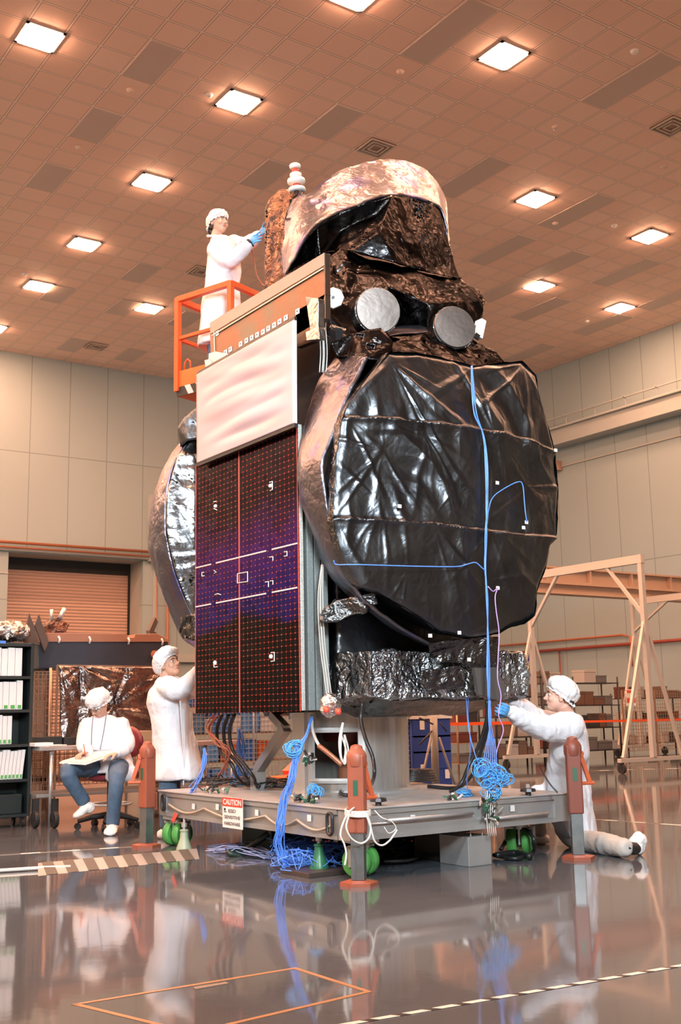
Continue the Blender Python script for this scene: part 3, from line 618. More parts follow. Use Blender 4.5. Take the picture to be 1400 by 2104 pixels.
ribbon('dish_rim', [(691, 736), (668, 765), (654, 788), (637, 837), (623, 900), (614, 945), (614, 987), (625, 1044), (646, 1102), (662, 1148), (695, 1198), (738, 1232), (790, 1277), (840, 1306), (884, 1327)],
       [(756, 735), (740, 770), (722, 805), (704, 846), (678, 912), (665, 949), (668, 1003), (680, 1078), (700, 1150), (737, 1215), (756, 1238), (784, 1262), (816, 1285), (856, 1308), (889, 1326)], 6.42, 6.06, M_rim, dish, n=150, mid=0.03, label='silvery pink film wrapped round the dish edge')
# ---- rear dish, seen past the array on the left
rd = ribbon('rear_dish_rim', [(404, 870), (380, 902), (357, 930), (336, 970), (322, 1005), (311, 1050), (307, 1095), (312, 1140), (326, 1190), (345, 1240), (362, 1285), (380, 1312), (404, 1330)],
       [(412, 878), (390, 907), (368, 935), (354, 970), (345, 1005), (341, 1050), (342, 1095), (350, 1140), (364, 1190), (382, 1235), (396, 1262), (404, 1272), (420, 1290)], 8.62, 8.30, M_rim, sat, n=120, mid=0.03, label='silvery pink rim of the rear dish', seed=8)
patch_mass('rear_dish_face', M_sil, [(412, 876, 8.28), (390, 905, 8.28), (368, 935, 8.28), (354, 970, 8.28), (345, 1005, 8.28), (341, 1050, 8.28), (342, 1095, 8.28), (350, 1140, 8.28), (364, 1190, 8.28), (382, 1235, 8.28), (400, 1268, 8.28), (440, 1300, 8.2), (470, 1180, 8.05), (470, 1000, 8.05), (455, 890, 8.2)],
    [list(range(15))], 8.5, inset=0.02, parent=rd, L=0.03, amp=0.03, scale=3.2, seed=2)
patch_mass('rear_foil_bag', M_mli_c, [(373, 1268, 8.2), (402, 1262, 8.1), (440, 1262, 8.1), (440, 1330, 8.1), (402, 1316, 8.1), (378, 1313, 8.2), (368, 1300, 8.3)], [list(range(7))], 8.5, L=0.03, amp=0.03, scale=7, seed=5)
patch_mass('rear_foil_box', M_mli, [(365, 879, 8.3), (379, 857, 8.25), (407, 834, 8.2), (430, 830, 8.1), (430, 900, 8.1), (386, 905, 8.2), (371, 918, 8.3)], [list(range(7))], 8.5, L=0.04, amp=0.006, scale=7, seed=6)
# ---- foil around the base of the bus
bm = NB(); add_box(bm, (4.42, 6.12, 1.10), (5.86, 8.1, 1.42)); densify(bm, 0.035); crumple(bm, 0.05, 5.0, 1, 5, (1, 1, 0.45)); part('base_skirt', bm, foil_mat('teal_black_film', (0.50, 0.55, 0.57), 0.24, col2=(0.26, 0.28, 0.30), bump=0.9, fold=9, fine=30, dist=0.05), sat, smooth=True, label='crumpled dark foil skirt at the base')
bm = NB(); hull(bm, [(4.6, 6.2, 1.08), (5.8, 6.2, 1.08), (4.8, 6.6, 0.98), (5.6, 6.6, 0.98), (4.6, 7.8, 1.0), (5.8, 7.8, 1.0), (4.5, 6.2, 1.2), (5.86, 6.2, 1.2), (4.5, 7.9, 1.2), (5.86, 7.9, 1.2)]); densify(bm, 0.05); crumple(bm, 0.02, 5, 9); part('base_underside', bm, M_mli_c, sat, smooth=True)
patch_mass('lower_foil_flap', M_mli_c, [(880, 1322, 6.0), (1000, 1308, 5.98), (1024, 1310, 6.0), (1026, 1345, 6.02), (1020, 1375, 6.05), (960, 1366, 6.05), (900, 1362, 6.08), (884, 1345, 6.08)], [list(range(8))], 6.5, inset=0.05, L=0.025, amp=0.025, scale=7, seed=4)
patch_mass('foil_roll', M_mli_c, [(655, 1262, 6.3), (690, 1232, 6.25), (745, 1225, 6.1), (770, 1215, 6.05), (776, 1240, 6.05), (748, 1260, 6.1), (690, 1278, 6.25), (660, 1278, 6.3)], [list(range(8))], 6.5, inset=0.05, L=0.02, amp=0.03, scale=9, seed=14)
bm = NB(); q_ = [PY(x, y, 6.0) for x, y in ((975, 1372), (1022, 1372), (1041, 1418), (1030, 1440), (985, 1428))]; add_prism(bm, q_, (0, 0.03, 0)); part('closeout_panel', bm, mat('dark_grey_sheet', (0.09, 0.08, 0.075), 0.35), sat)
patch_mass('thruster_shroud', M_mli_c, [(868, 1378, 6.05), (940, 1368, 6.02), (958, 1385, 6.02), (955, 1412, 6.04), (880, 1420, 6.08), (862, 1400, 6.08)], [list(range(6))], 6.4, inset=0.1, L=0.02, amp=0.025, scale=10, seed=21)
# ---- collar and dome between the dish and the horns
patch_mass('collar_box', M_mli_d, [(678, 706, 6.3), (724, 684, 6.25), (783, 673, 6.15), (808, 704, 6.08), (800, 735, 6.05), (787, 742, 6.05), (755, 737, 6.1), (691, 734, 6.3)], [(0, 1, 6, 7), (1, 2, 3, 4, 5, 6)], 7.4, inset=0.1, L=0.035, amp=0.012, scale=6, seed=31)
patch_mass('dome_cover', M_mli_d, [(800, 706, 6.15), (856, 686, 6.2), (902, 677, 6.25), (954, 688, 6.25), (987, 708, 6.2), (1020, 724, 6.15), (1038, 745, 6.1), (973, 762, 6.0), (900, 750, 6.0), (810, 740, 6.03)], [list(range(10))], 7.4, inset=0.1, L=0.03, amp=0.022, scale=7, seed=33)
ribbon('silver_lip', [(790, 676), (820, 671), (850, 669), (880, 671), (905, 677)], [(800, 690), (825, 686), (856, 685), (880, 682), (902, 679)], 6.5, 6.3, M_rim, sat, n=30, amp=0.004, thick=0.01)
# ---- shoulder mass carrying the horns
SH = [(668, 522, 6.9), (700, 512, 6.8), (745, 530, 6.75), (810, 545, 6.65), (880, 565, 6.6), (950, 578, 6.6), (985, 598, 6.55), (996, 618, 6.5), (990, 650, 6.5), (975, 690, 6.5), (880, 690, 6.45), (780, 690, 6.4), (700, 702, 6.45), (668, 690, 6.5), (664, 610, 6.6), (720, 600, 6.62), (800, 590, 6.42), (880, 625, 6.35), (930, 622, 6.3), (840, 650, 6.6)]
patch_mass('shoulder_foil', M_mli_d, SH, [(0, 1, 15, 14), (1, 2, 15), (2, 3, 16, 15), (3, 4, 16), (4, 17, 16), (4, 5, 18, 17), (5, 6, 7, 18), (7, 8, 18), (8, 9, 10, 18), (18, 10, 19, 17), (17, 19, 16), (16, 19, 11, 15), (10, 11, 19), (15, 11, 12), (14, 15, 12, 13)], 8.0, inset=0.08, L=0.024, amp=0.045, scale=3.0, seed=41, octv=3)
# ---- top reflector
T_IN = [(586, 563), (603, 530), (626, 494), (649, 466), (698, 438), (744, 419), (803, 402), (846, 405), (885, 419), (905, 432), (916, 465), (921, 498)]
T_OUT = [(585, 560), (581, 517), (590, 478), (609, 435), (629, 405), (655, 384), (691, 357), (744, 339), (790, 330), (833, 333), (869, 349), (895, 372), (912, 402), (918, 440), (921, 494)]
FP = [(586, 563, 7.3), (603, 530, 7.2), (626, 494, 7.1), (652, 466, 7.0), (698, 438, 6.95), (744, 419, 6.85), (805, 401, 6.72), (846, 405, 6.8), (885, 419, 6.85), (905, 432, 6.88), (916, 465, 6.88), (921, 498, 6.85), (931, 534, 6.75), (950, 574, 6.65), (925, 570, 6.6), (875, 558, 6.6), (812, 540, 6.55), (724, 516, 6.75), (698, 512, 6.85), (659, 526, 7.0), (700, 475, 7.0), (780, 478, 6.62), (770, 440, 6.85)]
patch_mass('top_reflector_back', M_mli_d, FP, [(0, 1, 2, 19), (2, 3, 20, 19), (3, 4, 20), (4, 5, 22, 20), (5, 6, 22), (6, 21, 22), (20, 22, 21), (20, 21, 17), (19, 20, 18), (20, 17, 18), (21, 16, 17), (6, 7, 16, 21), (7, 8, 15, 16), (8, 9, 10, 11, 12, 15), (12, 13, 14, 15)], 7.6, inset=0.12, L=0.024, amp=0.028, scale=2.4, seed=51, octv=3, label='black foil tent folded over the top reflector')
tr = ribbon('top_reflector_rim', T_OUT, T_IN, 7.5, 6.95, M_rim, sat, n=150, label='pale pink silver film band round the top reflector', seed=61, amp=0.02, scale=4.5)
bm = NB(); Po = smooth_path([PY(x, y, 7.5) for x, y in T_OUT], 6); cbk = sum(Po, Vector())/len(Po)+Vector((0, 0.35, -0.1)); vv = [bm.verts.new(p) for p in Po]; vc = bm.verts.new(cbk)
for a, b_ in zip(vv, vv[1:]): bm.faces.new((a, b_, vc))
densify(bm, 0.06); crumple(bm, 0.02, 4, 63); q = part('top_reflector_bowl', bm, M_rim, tr, smooth=True); s = q.modifiers.new('t', 'SOLIDIFY'); s.thickness = 0.01
# ---- feed tower with the ringed antenna
patch_mass('feed_tower_side', M_cop, [(545, 425, 8.45), (553, 406, 8.45), (575, 387, 8.4), (603, 395, 8.2), (586, 452, 8.15), (584, 520, 8.1), (587, 575, 8.05), (560, 600, 8.3), (545, 600, 8.45)], [(0, 1, 2, 3, 4), (0, 4, 5, 8), (5, 6, 7, 8)], 8.6, inset=0.1, L=0.022, amp=0.025, scale=9, seed=71, stretch=(1, 1, 0.25), label='brown crinkled foil on the feed tower')
patch_mass('feed_tower_front', M_rim, [(603, 395, 8.2), (634, 402, 7.9), (640, 440, 7.85), (612, 452, 8.0), (586, 452, 8.16)], [(0, 1, 2, 3, 4)], 8.5, inset=0.15, L=0.04, amp=0.008, scale=6, seed=72)
patch_mass('feed_tower_lower', M_rim, [(585, 452, 8.12), (612, 450, 8.0), (625, 470, 7.9), (605, 540, 7.9), (588, 570, 8.0)], [list(range(5))], 8.3, inset=0.1, L=0.03, amp=0.015, scale=8, seed=73)
M_ring = mat('white_ring', (0.86, 0.85, 0.82), 0.35); M_redr = mat('red_ring', (0.75, 0.10, 0.06), 0.4)
base = PY(611, 396, 8.15); top = PY(606, 338, 8.15); Hh = (top-base).length; Ma = Matrix.Translation(base) @ (top-base).to_track_quat('Z', 'Y').to_matrix().to_4x4()
an = None
bm = NB(); add_lathe(bm, [(0.05, -0.05), (0.05, 0.03), (0.025, 0.05), (0.025, Hh), (0.01, Hh)], Ma, 18); an = part('antenna_mast', bm, M_cop, sat, smooth=True)
for (f, r, h) in ((0.10, 0.080, 0.022), (0.40, 0.083, 0.028), (0.62, 0.055, 0.020), (0.93, 0.052, 0.022)):
    bm = NB(); z = f*Hh; add_lathe(bm, [(r*0.75, z-h), (r*0.96, z-h*0.6), (r, z), (r*0.96, z+h*0.6), (r*0.75, z+h)], Ma, 28); part('antenna_ring', bm, M_ring, an, smooth=True)
for f in (0.22, 0.76):
    bm = NB(); z = f*Hh; add_lathe(bm, [(0.032, z-0.02), (0.032, z+0.02)], Ma, 18); part('antenna_spacer', bm, M_redr, an, smooth=True)
# ---- horns
M_drum = foil_mat('grey_drum_film', (0.27, 0.235, 0.22), 0.48, col2=(0.21, 0.19, 0.18), bump=0.15, fold=4, fine=18, dist=0.02)
def drum(px, py, Y, r, ax, depth):
    c = PY(px, py, Y); M = Matrix.Translation(c) @ Vector(ax).to_track_quat('Z', 'Y').to_matrix().to_4x4()
    bm = NB(); add_lathe(bm, [(r*0.9, -depth), (r*1.02, -depth*0.5), (r*1.03, -0.02)], M, 40, True); h = part('horn_shroud', bm, M_mli_c, sat, smooth='auto')
    bm = NB(); add_lathe(bm, [(r*1.0, -0.03), (r, -0.008), (r*0.97, 0), (r*0.5, 0.004), (0.001, 0.006)], M, 40, True); densify(bm, 0.05); part('horn_cover', bm, M_drum, h, smooth='auto', label='round grey silver horn cover')
drum(778, 637, 6.18, 0.165, (-0.35, -1, -0.12), 0.22)
drum(936, 671, 6.12, 0.165, (-0.30, -1, 0.05), 0.22)
c = PY(685, 612, 6.42); M = Matrix.Translation(c) @ Vector((-0.7, -1, -0.1)).to_track_quat('Z', 'Y').to_matrix().to_4x4()
bm = NB(); add_lathe(bm, [(0.055, -0.05), (0.078, -0.03), (0.080, 0.0), (0.076, 0.008)], M, 8); oc = part('earth_sensor', bm, mat('ivory_white', (0.8, 0.76, 0.7), 0.4), sat)
bm = NB(); add_lathe(bm, [(0.012, 0.006), (0.012, 0.016)], M, 10); part('sensor_hole', bm, M_core, oc)
bm = NB(); add_box(bm, (0, 0, 0), (0.05, 0.06, 0.12), Matrix.Translation(PY(983, 690, 6.2)) @ Matrix.Rotation(0.3, 4, 'Y')); add_box(bm, (0.0, 0, 0.12), (0.05, 0.08, 0.16), Matrix.Translation(PY(983, 690, 6.2)) @ Matrix.Rotation(0.3, 4, 'Y')); tq = part('sensor_box', bm, M_dome, sat, bevel=0.005)
bm = NB(); add_prism(bm, [PY(x, y, 6.19) for x, y in ((972, 692), (978, 684), (986, 690), (980, 698))], (0, -0.01, 0)); part('sensor_baffle', bm, M_core, tq)
# red tipped thruster in a clear bag under the base
bm = NB(); add_ell(bm, PY(680, 1450, 6.15), (0.07, 0.06, 0.075)); densify(bm, 0.02); crumple(bm, 0.03, 14, 3); part('thruster_bag', bm, foil_mat('clear_bag', (0.72, 0.73, 0.75), 0.2, bump=0.8, fold=16, fine=50), sat, smooth=True)
bm = NB()
for (x, y) in ((695, 1462), (671, 1458)): add_lathe(bm, [(0.016, -0.02), (0.022, 0.0), (0.016, 0.02)], Matrix.Translation(PY(x, y, 6.06)), 12)
part('thruster_cap', bm, M_redr, sat, smooth=True)
# tape tabs on the dish
for (x, y) in ((885, 1306), (965, 1355), (945, 1300), (1023, 992), (1083, 1073), (1024, 1208), (1077, 1084), (1143, 925), (822, 1040)):
    p = PY(x, y, 5.86); bm = NB(); add_box(bm, (p.x-0.014, p.y, p.z-0.012), (p.x+0.014, p.y+0.006, p.z+0.012)); part('tape_tab', bm, M_wht, dish)
# ------------------------------------------------------------------ work platform
M_deck = mat('tread_plate', (0.50, 0.50, 0.50), 0.4, metal=0.2, noise_amt=0.2, noise_scale=5)
nt = M_deck.node_tree; L_ = nt.links.new; N_ = nt.nodes.new
g_ = N_('ShaderNodeNewGeometry'); mp_ = N_('ShaderNodeMapping'); mp_.inputs['Rotation'].default_value = (0, 0, 0.785); L_(g_.outputs['Position'], mp_.inputs[0])
ck = N_('ShaderNodeTexChecker'); ck.inputs['Scale'].default_value = 38; L_(mp_.outputs[0], ck.inputs['Vector'])
bp_ = N_('ShaderNodeBump'); bp_.inputs['Strength'].default_value = 0.8; bp_.inputs['Distance'].default_value = 0.01; L_(ck.outputs['Fac'], bp_.inputs['Height']); L_(bp_.outputs[0], nt.nodes['Principled BSDF'].inputs['Normal'])
DXa, DXb, DYa, DYb, DT = 4.05, 5.95, 5.86, 8.55, 0.43
dk = thing('work_platform', 'low aluminium wheeled platform with tread plate deck carrying the satellite', 'platform', ((DXa+DXb)/2, (DYa+DYb)/2, 0.05))
bm = NB(); add_box(bm, (DXa-0.01, DYa-0.01, DT-0.012), (DXb+0.01, DYb+0.01, DT)); part('deck_plate', bm, M_deck, dk, bevel=0.003)
def c_beam(lo, hi, axis, out):
    """channel section: top flange, recessed web, bottom flange"""
    bm = NB(); (x0, y0, z0), (x1, y1, z1) = lo, hi
    add_box(bm, (x0, y0, z1-0.03), (x1, y1, z1)); add_box(bm, (x0, y0, z0), (x1, y1, z0+0.03))
    if axis == 'y':
        xm = x0+0.012 if out < 0 else x1-0.024
        add_box(bm, (xm, y0, z0+0.03), (xm+0.012, y1, z1-0.03))
    else:
        ym = y0+0.012 if out < 0 else y1-0.024
        add_box(bm, (x0, ym, z0+0.03), (x1, ym+0.012, z1-0.03))
    return bm
ZB, ZT = 0.235, DT-0.014
part('side_beam', c_beam((DXa, DYa+0.14, ZB), (DXa+0.08, DYb-0.13, ZT), 'y', -1), M_alud, dk)
part('side_beam', c_beam((DXb-0.08, DYa+0.14, ZB), (DXb, DYb-0.13, ZT), 'y', 1), M_alud, dk)
part('end_beam', c_beam((DXa+0.14, DYa, ZB), (DXb-0.16, DYa+0.08, ZT), 'x', -1), M_alud, dk)
part('end_beam', c_beam((DXa+0.14, DYb-0.08, ZB), (DXb-0.14, DYb, ZT), 'x', 1), M_alud, dk)
bm = NB()
for y in np.arange(DYa+0.5, DYb-0.3, 0.5): add_box(bm, (DXa+0.09, y, ZB+0.02), (DXb-0.09, y+0.06, ZT))
part('cross_member', bm, M_alud, dk)
for (x, y) in ((DXa, DYa), (DXb-0.16, DYa), (DXa, DYb-0.13), (DXb-0.16, DYb-0.13)):
    bm = NB(); add_box(bm, (x, y, ZB), (x+0.15, y+0.13, ZT)); part('corner_block', bm, M_alud, dk, bevel=0.004)
M_iron = mat('dark_iron', (0.05, 0.05, 0.055), 0.4, metal=0.6)
def link_ring(c, h, wd, r, axis='x'):
    bm = NB(); pts = []
    for k in range(20):
        a = 2*PI*k/20; dz = math.sin(a)*wd/2+(h/2-wd/2)*(1 if math.sin(a) >= 0 else -1); dx = math.cos(a)*wd/2
        pts.append(Vector(c)+(Vector((0, dx, dz)) if axis == 'x' else Vector((dx, 0, dz))))
    add_tube(bm, pts, r, 8, closed=True); return part('lashing_ring', bm, M_iron, dk, smooth=True)
link_ring((DXa-0.02, 6.05, 0.33), 0.13, 0.06, 0.011); link_ring((DXa-0.02, 8.43, 0.34), 0.12, 0.055, 0.011)
bm = NB(); add_box(bm, (DXa+0.15, DYa-0.012, 0.325), (DXa+0.9, DYa, 0.335)); 
for (x0, x1, z) in ((4.32, 5.02, 0.345), (5.12, 5.70, 0.30)): add_tube(bm, [(x0, DYa-0.025, z), (x1, DYa-0.025, z)], 0.011, 8)
part('tow_bar', bm, M_alu, dk, smooth=True)
bm = NB()
for (x, y) in ((397, 1657), (446, 1658), (527, 1670), (635, 1681)):
    p = PX(x, y, DXa-0.003); add_box(bm, (p.x, p.y-0.02, p.z-0.02), (p.x+0.004, p.y+0.02, p.z+0.02))
for (x, y) in ((849, 1681), (1054, 1661)):
    p = PY(x, y, DYa-0.003); add_box(bm, (p.x-0.018, p.y, p.z-0.02), (p.x+0.018, p.y+0.004, p.z+0.02))
part('paper_tag', bm, M_wht, dk)
M_brown = mat('braided_strap', (0.42, 0.36, 0.28), 0.6)
bm = NB()
def sag(ya, yb, z0, dip): return [(DXa-0.012, ya+(yb-ya)*t, z0-dip*math.sin(PI*t)) for t in (0, .2, .4, .6, .8, 1)]
for (a, b_) in ((8.35, 7.75), (7.75, 6.85), (6.85, 6.45), (6.45, 6.02)): add_cable(bm, sag(a, b_, 0.33, 0.05), 0.009)
part('ground_strap', bm, M_brown, dk, smooth=True)
# castors
M_green = mat('green_urethane', (0.10, 0.38, 0.09), 0.4); M_silver = mat('zinc_plate', (0.66, 0.65, 0.62), 0.35, metal=0.7)
def castor(x, y, ax, z0=0.235, r=0.095):
    """twin green wheels on a swivel; ax = wheel axle direction"""
    bm = NB(); add_box(bm, (x-0.09, y-0.08, z0-0.03), (x+0.09, y+0.08, z0)); add_lathe(bm, [(0.06, z0-0.06), (0.06, z0-0.03)], Matrix.Translation((x, y, 0)), 16)
    ca = part('castor', bm, M_silver, dk, bevel=0.003)
    a = Vector(ax).normalized(); s = a.cross(Vector((0, 0, 1)))
    M = Matrix(((a.x, s.x, 0, x), (a.y, s.y, 0, y), (0, 0, 1, 0), (0, 0, 0, 1)))
    bm = NB(); add_box(bm, (-0.008, -0.05, 0.07), (0.008, 0.05, z0-0.05), M)
    for q in (-0.105, 0.095): add_box(bm, (q, -0.035, r-0.03), (q+0.010, 0.035, z0-0.04), M)
    add_box(bm, (-0.105, -0.045, z0-0.06), (0.105, 0.045, z0-0.045), M); part('castor_fork', bm, M_silver, ca, bevel=0.002)
    for q in (-0.085, 0.02):
        R = Matrix.Translation((x, y, r)) @ a.to_track_quat('Z', 'Y').to_matrix().to_4x4()
        bm = NB(); add_lathe(bm, [(r*0.45, q), (r*0.92, q), (r, q+0.012), (r, q+0.053), (r*0.92, q+0.065), (r*0.45, q+0.065)], R, 30); part('castor_wheel', bm, M_green, ca, smooth='auto')
        bm = NB(); add_lathe(bm, [(0.02, q-0.004), (r*0.5, q-0.002), (r*0.5, q+0.067), (0.02, q+0.069)], R, 20); part('wheel_hub', bm, M_black, ca)
castor(4.15, 8.42, (0.35, -1, 0)); castor(4.24, 6.02, (1, 0.5, 0)); castor(5.72, 6.15, (0.8, -1, 0)); castor(5.75, 8.4, (1, 0.2, 0))
# base cylinder (adapter) on the deck
ad = thing('adapter_cylinder', 'wide aluminium adapter cylinder with a square opening holding up the satellite', 'adapter', (5.0, 7.2, DT))
AC = Vector((5.0, 7.2, 0)); AR = 0.44; M_acyl = mat('brushed_cylinder', (0.60, 0.58, 0.55), 0.30, metal=0.75, noise_amt=0.25, noise_scale=9, aniso_scale=(4, 4, 0.3))
bm = NB(); seg = 72; zt = 1.0
op = math.atan2(-1, -0.62)     # opening faces the viewer's left front
def inopen(a): d = (a-op+PI) % (2*PI)-PI; return abs(d) < 0.30
for k in range(seg):
    a0 = 2*PI*k/seg; a1 = 2*PI*(k+1)/seg; am = (a0+a1)/2; off = 0.42
    d = (am-(math.atan2(-0.75, -0.9))+PI) % (2*PI)-PI
    bands = [(DT, zt)] if abs(d) > 0.42 else [(DT, DT+0.09), (zt-0.10, zt)]
    for (za, zb) in bands:
        vs_ = []
        for r_ in (AR, AR-0.02):
            for a in (a0, a1):
                for z in (za, zb): vs_.append(bm.verts.new(AC+Vector((r_*math.cos(a), r_*math.sin(a), z))))
        o0, o1, o2, o3, i0, i1, i2, i3 = vs_
        for f in ((o0, o2, o3, o1), (i0, i1, i3, i2), (o0, i0, i2, o2), (o1, o3, i3, i1), (o0, o1, i1, i0), (o2, i2, i3, o3)): bm.faces.new(f)
part('cylinder_wall', bm, M_acyl, ad)
bm = NB(); add_lathe(bm, [(AR-0.02, DT), (AR+0.06, DT), (AR+0.06, DT+0.02), (AR, DT+0.03), (AR-0.02, DT+0.03)], Matrix.Translation(AC), 72, False); part('bottom_flange', bm, M_alu, ad, smooth='auto')
bm = NB(); add_lathe(bm, [(AR-0.03, zt-0.03), (AR+0.03, zt-0.03), (AR+0.03, zt+0.02), (AR-0.03, zt+0.02)], Matrix.Translation(AC), 72, False); part('top_flange', bm, M_alu, ad, smooth='auto')
oa = math.atan2(-0.75, -0.9)
bm = NB()
for s in (-1, 1):
    a = oa+s*0.44; p = AC+Vector((math.cos(a), math.sin(a), 0))*(AR+0.008); add_beam(bm, p+Vector((0, 0, DT+0.03)), p+Vector((0, 0, zt-0.03)), 0.05, 0.03, (math.cos(a), math.sin(a), 0))
for z in (DT+0.10, zt-0.11):
    pts = [AC+Vector((math.cos(oa+t), math.sin(oa+t), 0))*(AR+0.008)+Vector((0, 0, z)) for t in np.linspace(-0.44, 0.44, 12)]; add_tube(bm, pts, 0.02, 6)
part('opening_frame', bm, mat('white_painted_frame', (0.72, 0.72, 0.70), 0.35), ad)
bm = NB(); add_lathe(bm, [(0.20, 0.80), (0.26, 0.99), (0.27, 1.04)], Matrix.Translation(AC+Vector((0.03, 0.05, 0))), 30); part('engine_cover', bm, mat('maroon_cover', (0.20, 0.03, 0.025), 0.45), ad, smooth='auto')
bm = NB(); add_lathe(bm, [(0.10, DT), (0.10, 0.60), (0.05, 0.62), (0.05, 0.8)], Matrix.Translation(AC+Vector((0.03, 0.05, 0))), 20); part('inner_stand', bm, M_pipe, ad)
# top plates between cylinder and satellite
bm = NB(); add_box(bm, (4.62, 6.9, 1.02), (5.4, 7.6, 1.06)); add_box(bm, (4.7, 6.75, 1.04), (5.2, 6.9, 1.09)); part('mounting_plate', bm, M_alu, ad, bevel=0.004)
# diagonal strut to the left of the cylinder
bm = NB(); add_beam(bm, PX(588, 1495, 4.6), PX(530, 1583, 4.6), 0.07, 0.07); add_beam(bm, PX(588, 1498, 4.6), PX(560, 1468, 4.6), 0.06, 0.06); add_beam(bm, PX(530, 1583, 4.6), Vector((PX(530, 1583, 4.6).x, PX(530, 1583, 4.6).y, DT)), 0.09, 0.09)
part('brace_strut', bm, M_alud, ad)
bm = NB(); p = PX(616, 1500, 4.4); add_box(bm, (p.x, p.y-0.06, DT), (p.x+0.03, p.y+0.10, 1.02)); part('side_post', bm, M_alu, ad)
# brown jacks at three corners
M_rust = mat('red_oxide_paint', (0.36, 0.10, 0.055), 0.45, noise_amt=0.15, noise_scale=12); M_rustb = mat('bright_orange_paint', (0.62, 0.13, 0.05), 0.4)
M_steel = mat('raw_steel_tube', (0.30, 0.33, 0.34), 0.35, metal=0.8, noise_amt=0.3, noise_scale=14); M_grnl = mat('green_label', (0.03, 0.12, 0.07), 0.4)
def jack(x, y, label, mc, hd, htop=0.83, hside=1, armdir=(1, 0.1)):
    t = thing('corner_jack', label, 'jack', (x, y, 0), 'tube jacks at the platform corners')
    bm = NB(); add_lathe(bm, [(0.115, 0), (0.115, 0.02), (0.06, 0.03)], Matrix.Translation((x, y, 0)) @ Matrix.Rotation(0.5, 4, 'Z'), 6); part('foot_plate', bm, M_rust, t)
    M = Matrix.Translation((x, y, 0)) @ Matrix.Rotation(hd, 4, 'Z')
    bm = NB(); add_box(bm, (-0.04, -0.04, 0.03), (0.04, 0.04, 0.42), M); part('inner_tube', bm, M_steel, t, bevel=0.004)
    bm = NB(); add_box(bm, (-0.05, -0.05, 0.30), (0.05, 0.05, htop-0.07), M); b_ = part('outer_tube', bm, mc, t, bevel=0.01)
    bm = NB(); add_box(bm, (-0.053, -0.014, 0.52), (-0.05, 0.014, 0.61), M); part('label_plate', bm, M_grnl, b_)
    bm = NB(); add_lathe(bm, [(0.058, htop-0.14), (0.062, htop-0.12), (0.062, htop-0.075), (0.05, htop-0.05), (0.04, htop-0.04), (0.035, htop-0.02), (0.012, htop-0.01)], Matrix.Translation((x, y, 0)), 22); part('jack_head', bm, mc, t, smooth='auto')
    ad_ = Vector((armdir[0], armdir[1], 0)).normalized(); p0 = Vector((x, y, htop-0.13))+ad_*0.055; p1 = Vector((x, y, 0.50))+ad_*0.12
    bm = NB(); add_beam(bm, p0, p1, 0.022, 0.03); add_tube(bm, [Vector((x, y, 0.50))+ad_*0.04, Vector((x, y, 0.50))+ad_*0.15], 0.013, 10)
    add_lathe(bm, [(0.022, -0.02), (0.022, 0.02)], Matrix.Translation(p0) @ Vector((ad_.y, -ad_.x, 0)).to_track_quat('Z', 'Y').to_matrix().to_4x4(), 14); part('crank_handle', bm, M_rustb, t, bevel=0.003)
    bm = NB(); add_box(bm, (0.045, -0.04, 0.28), (0.075, 0.04, 0.42), M); part('mounting_bracket', bm, mc, t, bevel=0.003)
jack(4.02, 5.73, 'brown tube jack at the near corner of the platform, bound with white rope', M_rust, 0.75)
jack(5.83, 5.70, 'brown tube jack at the right corner of the platform in front of the kneeling worker', mat('dark_oxide_paint', (0.20, 0.055, 0.035), 0.45), 0.9, 0.83, 1, (0.9, -0.3))
jack(3.93, 8.52, 'brown tube jack at the far left corner of the platform beside the standing worker', M_rust, 0.2, 0.83, 1, (-1, 0.4))
# bell shaped levelling jacks
def bell(x, y, label, m, plate=True, h=0.235):
    t = thing('screw_jack', label, 'jack', (x, y, 0))
    if plate:
        bm = NB(); add_box(bm, (x-0.19, y-0.17, 0), (x+0.19, y+0.17, 0.03), None); part('base_plate', bm, mat('brown_steel_plate', (0.06, 0.045, 0.04), 0.4), t, bevel=0.003)
    z = 0.03 if plate else 0.0
    bm = NB(); add_lathe(bm, [(0.062, z), (0.060, z+0.015), (0.045, z+0.05), (0.033, z+0.09), (0.029, z+0.135), (0.034, z+0.14), (0.034, z+0.15), (0.014, z+0.155)], Matrix.Translation((x, y, 0)), 26); part('bell_body', bm, m, t, smooth='auto')
    bm = NB(); add_lathe(bm, [(0.013, z+0.15), (0.013, z+0.165), (0.022, z+0.17), (0.022, z+0.20), (0.010, z+0.205), (0.010, h-0.002)], Matrix.Translation((x, y, 0)), 14); part('jack_screw', bm, M_silver, t, smooth='auto')
p = PZ(660, 1792, 0.03); bell(4.13, 6.33, 'dark green bell shaped screw jack on a brown steel plate at the near corner', mat('dark_green_paint', (0.03, 0.17, 0.08), 0.35))
bell(4.06, 8.12, 'pale green bell shaped screw jack beside the left twin wheels', mat('pale_green_paint', (0.36, 0.42, 0.30), 0.4), False)
bm = NB(); add_prism(bm, [PX(x, y, 4.03) for x, y in ((352, 1686), (359, 1669), (365, 1674), (360, 1684), (357, 1690))], (0.006, 0, 0)); solo('streamer_tag', bm, M_redr, 'small red warning streamer above the pale green screw jack', 'tag')
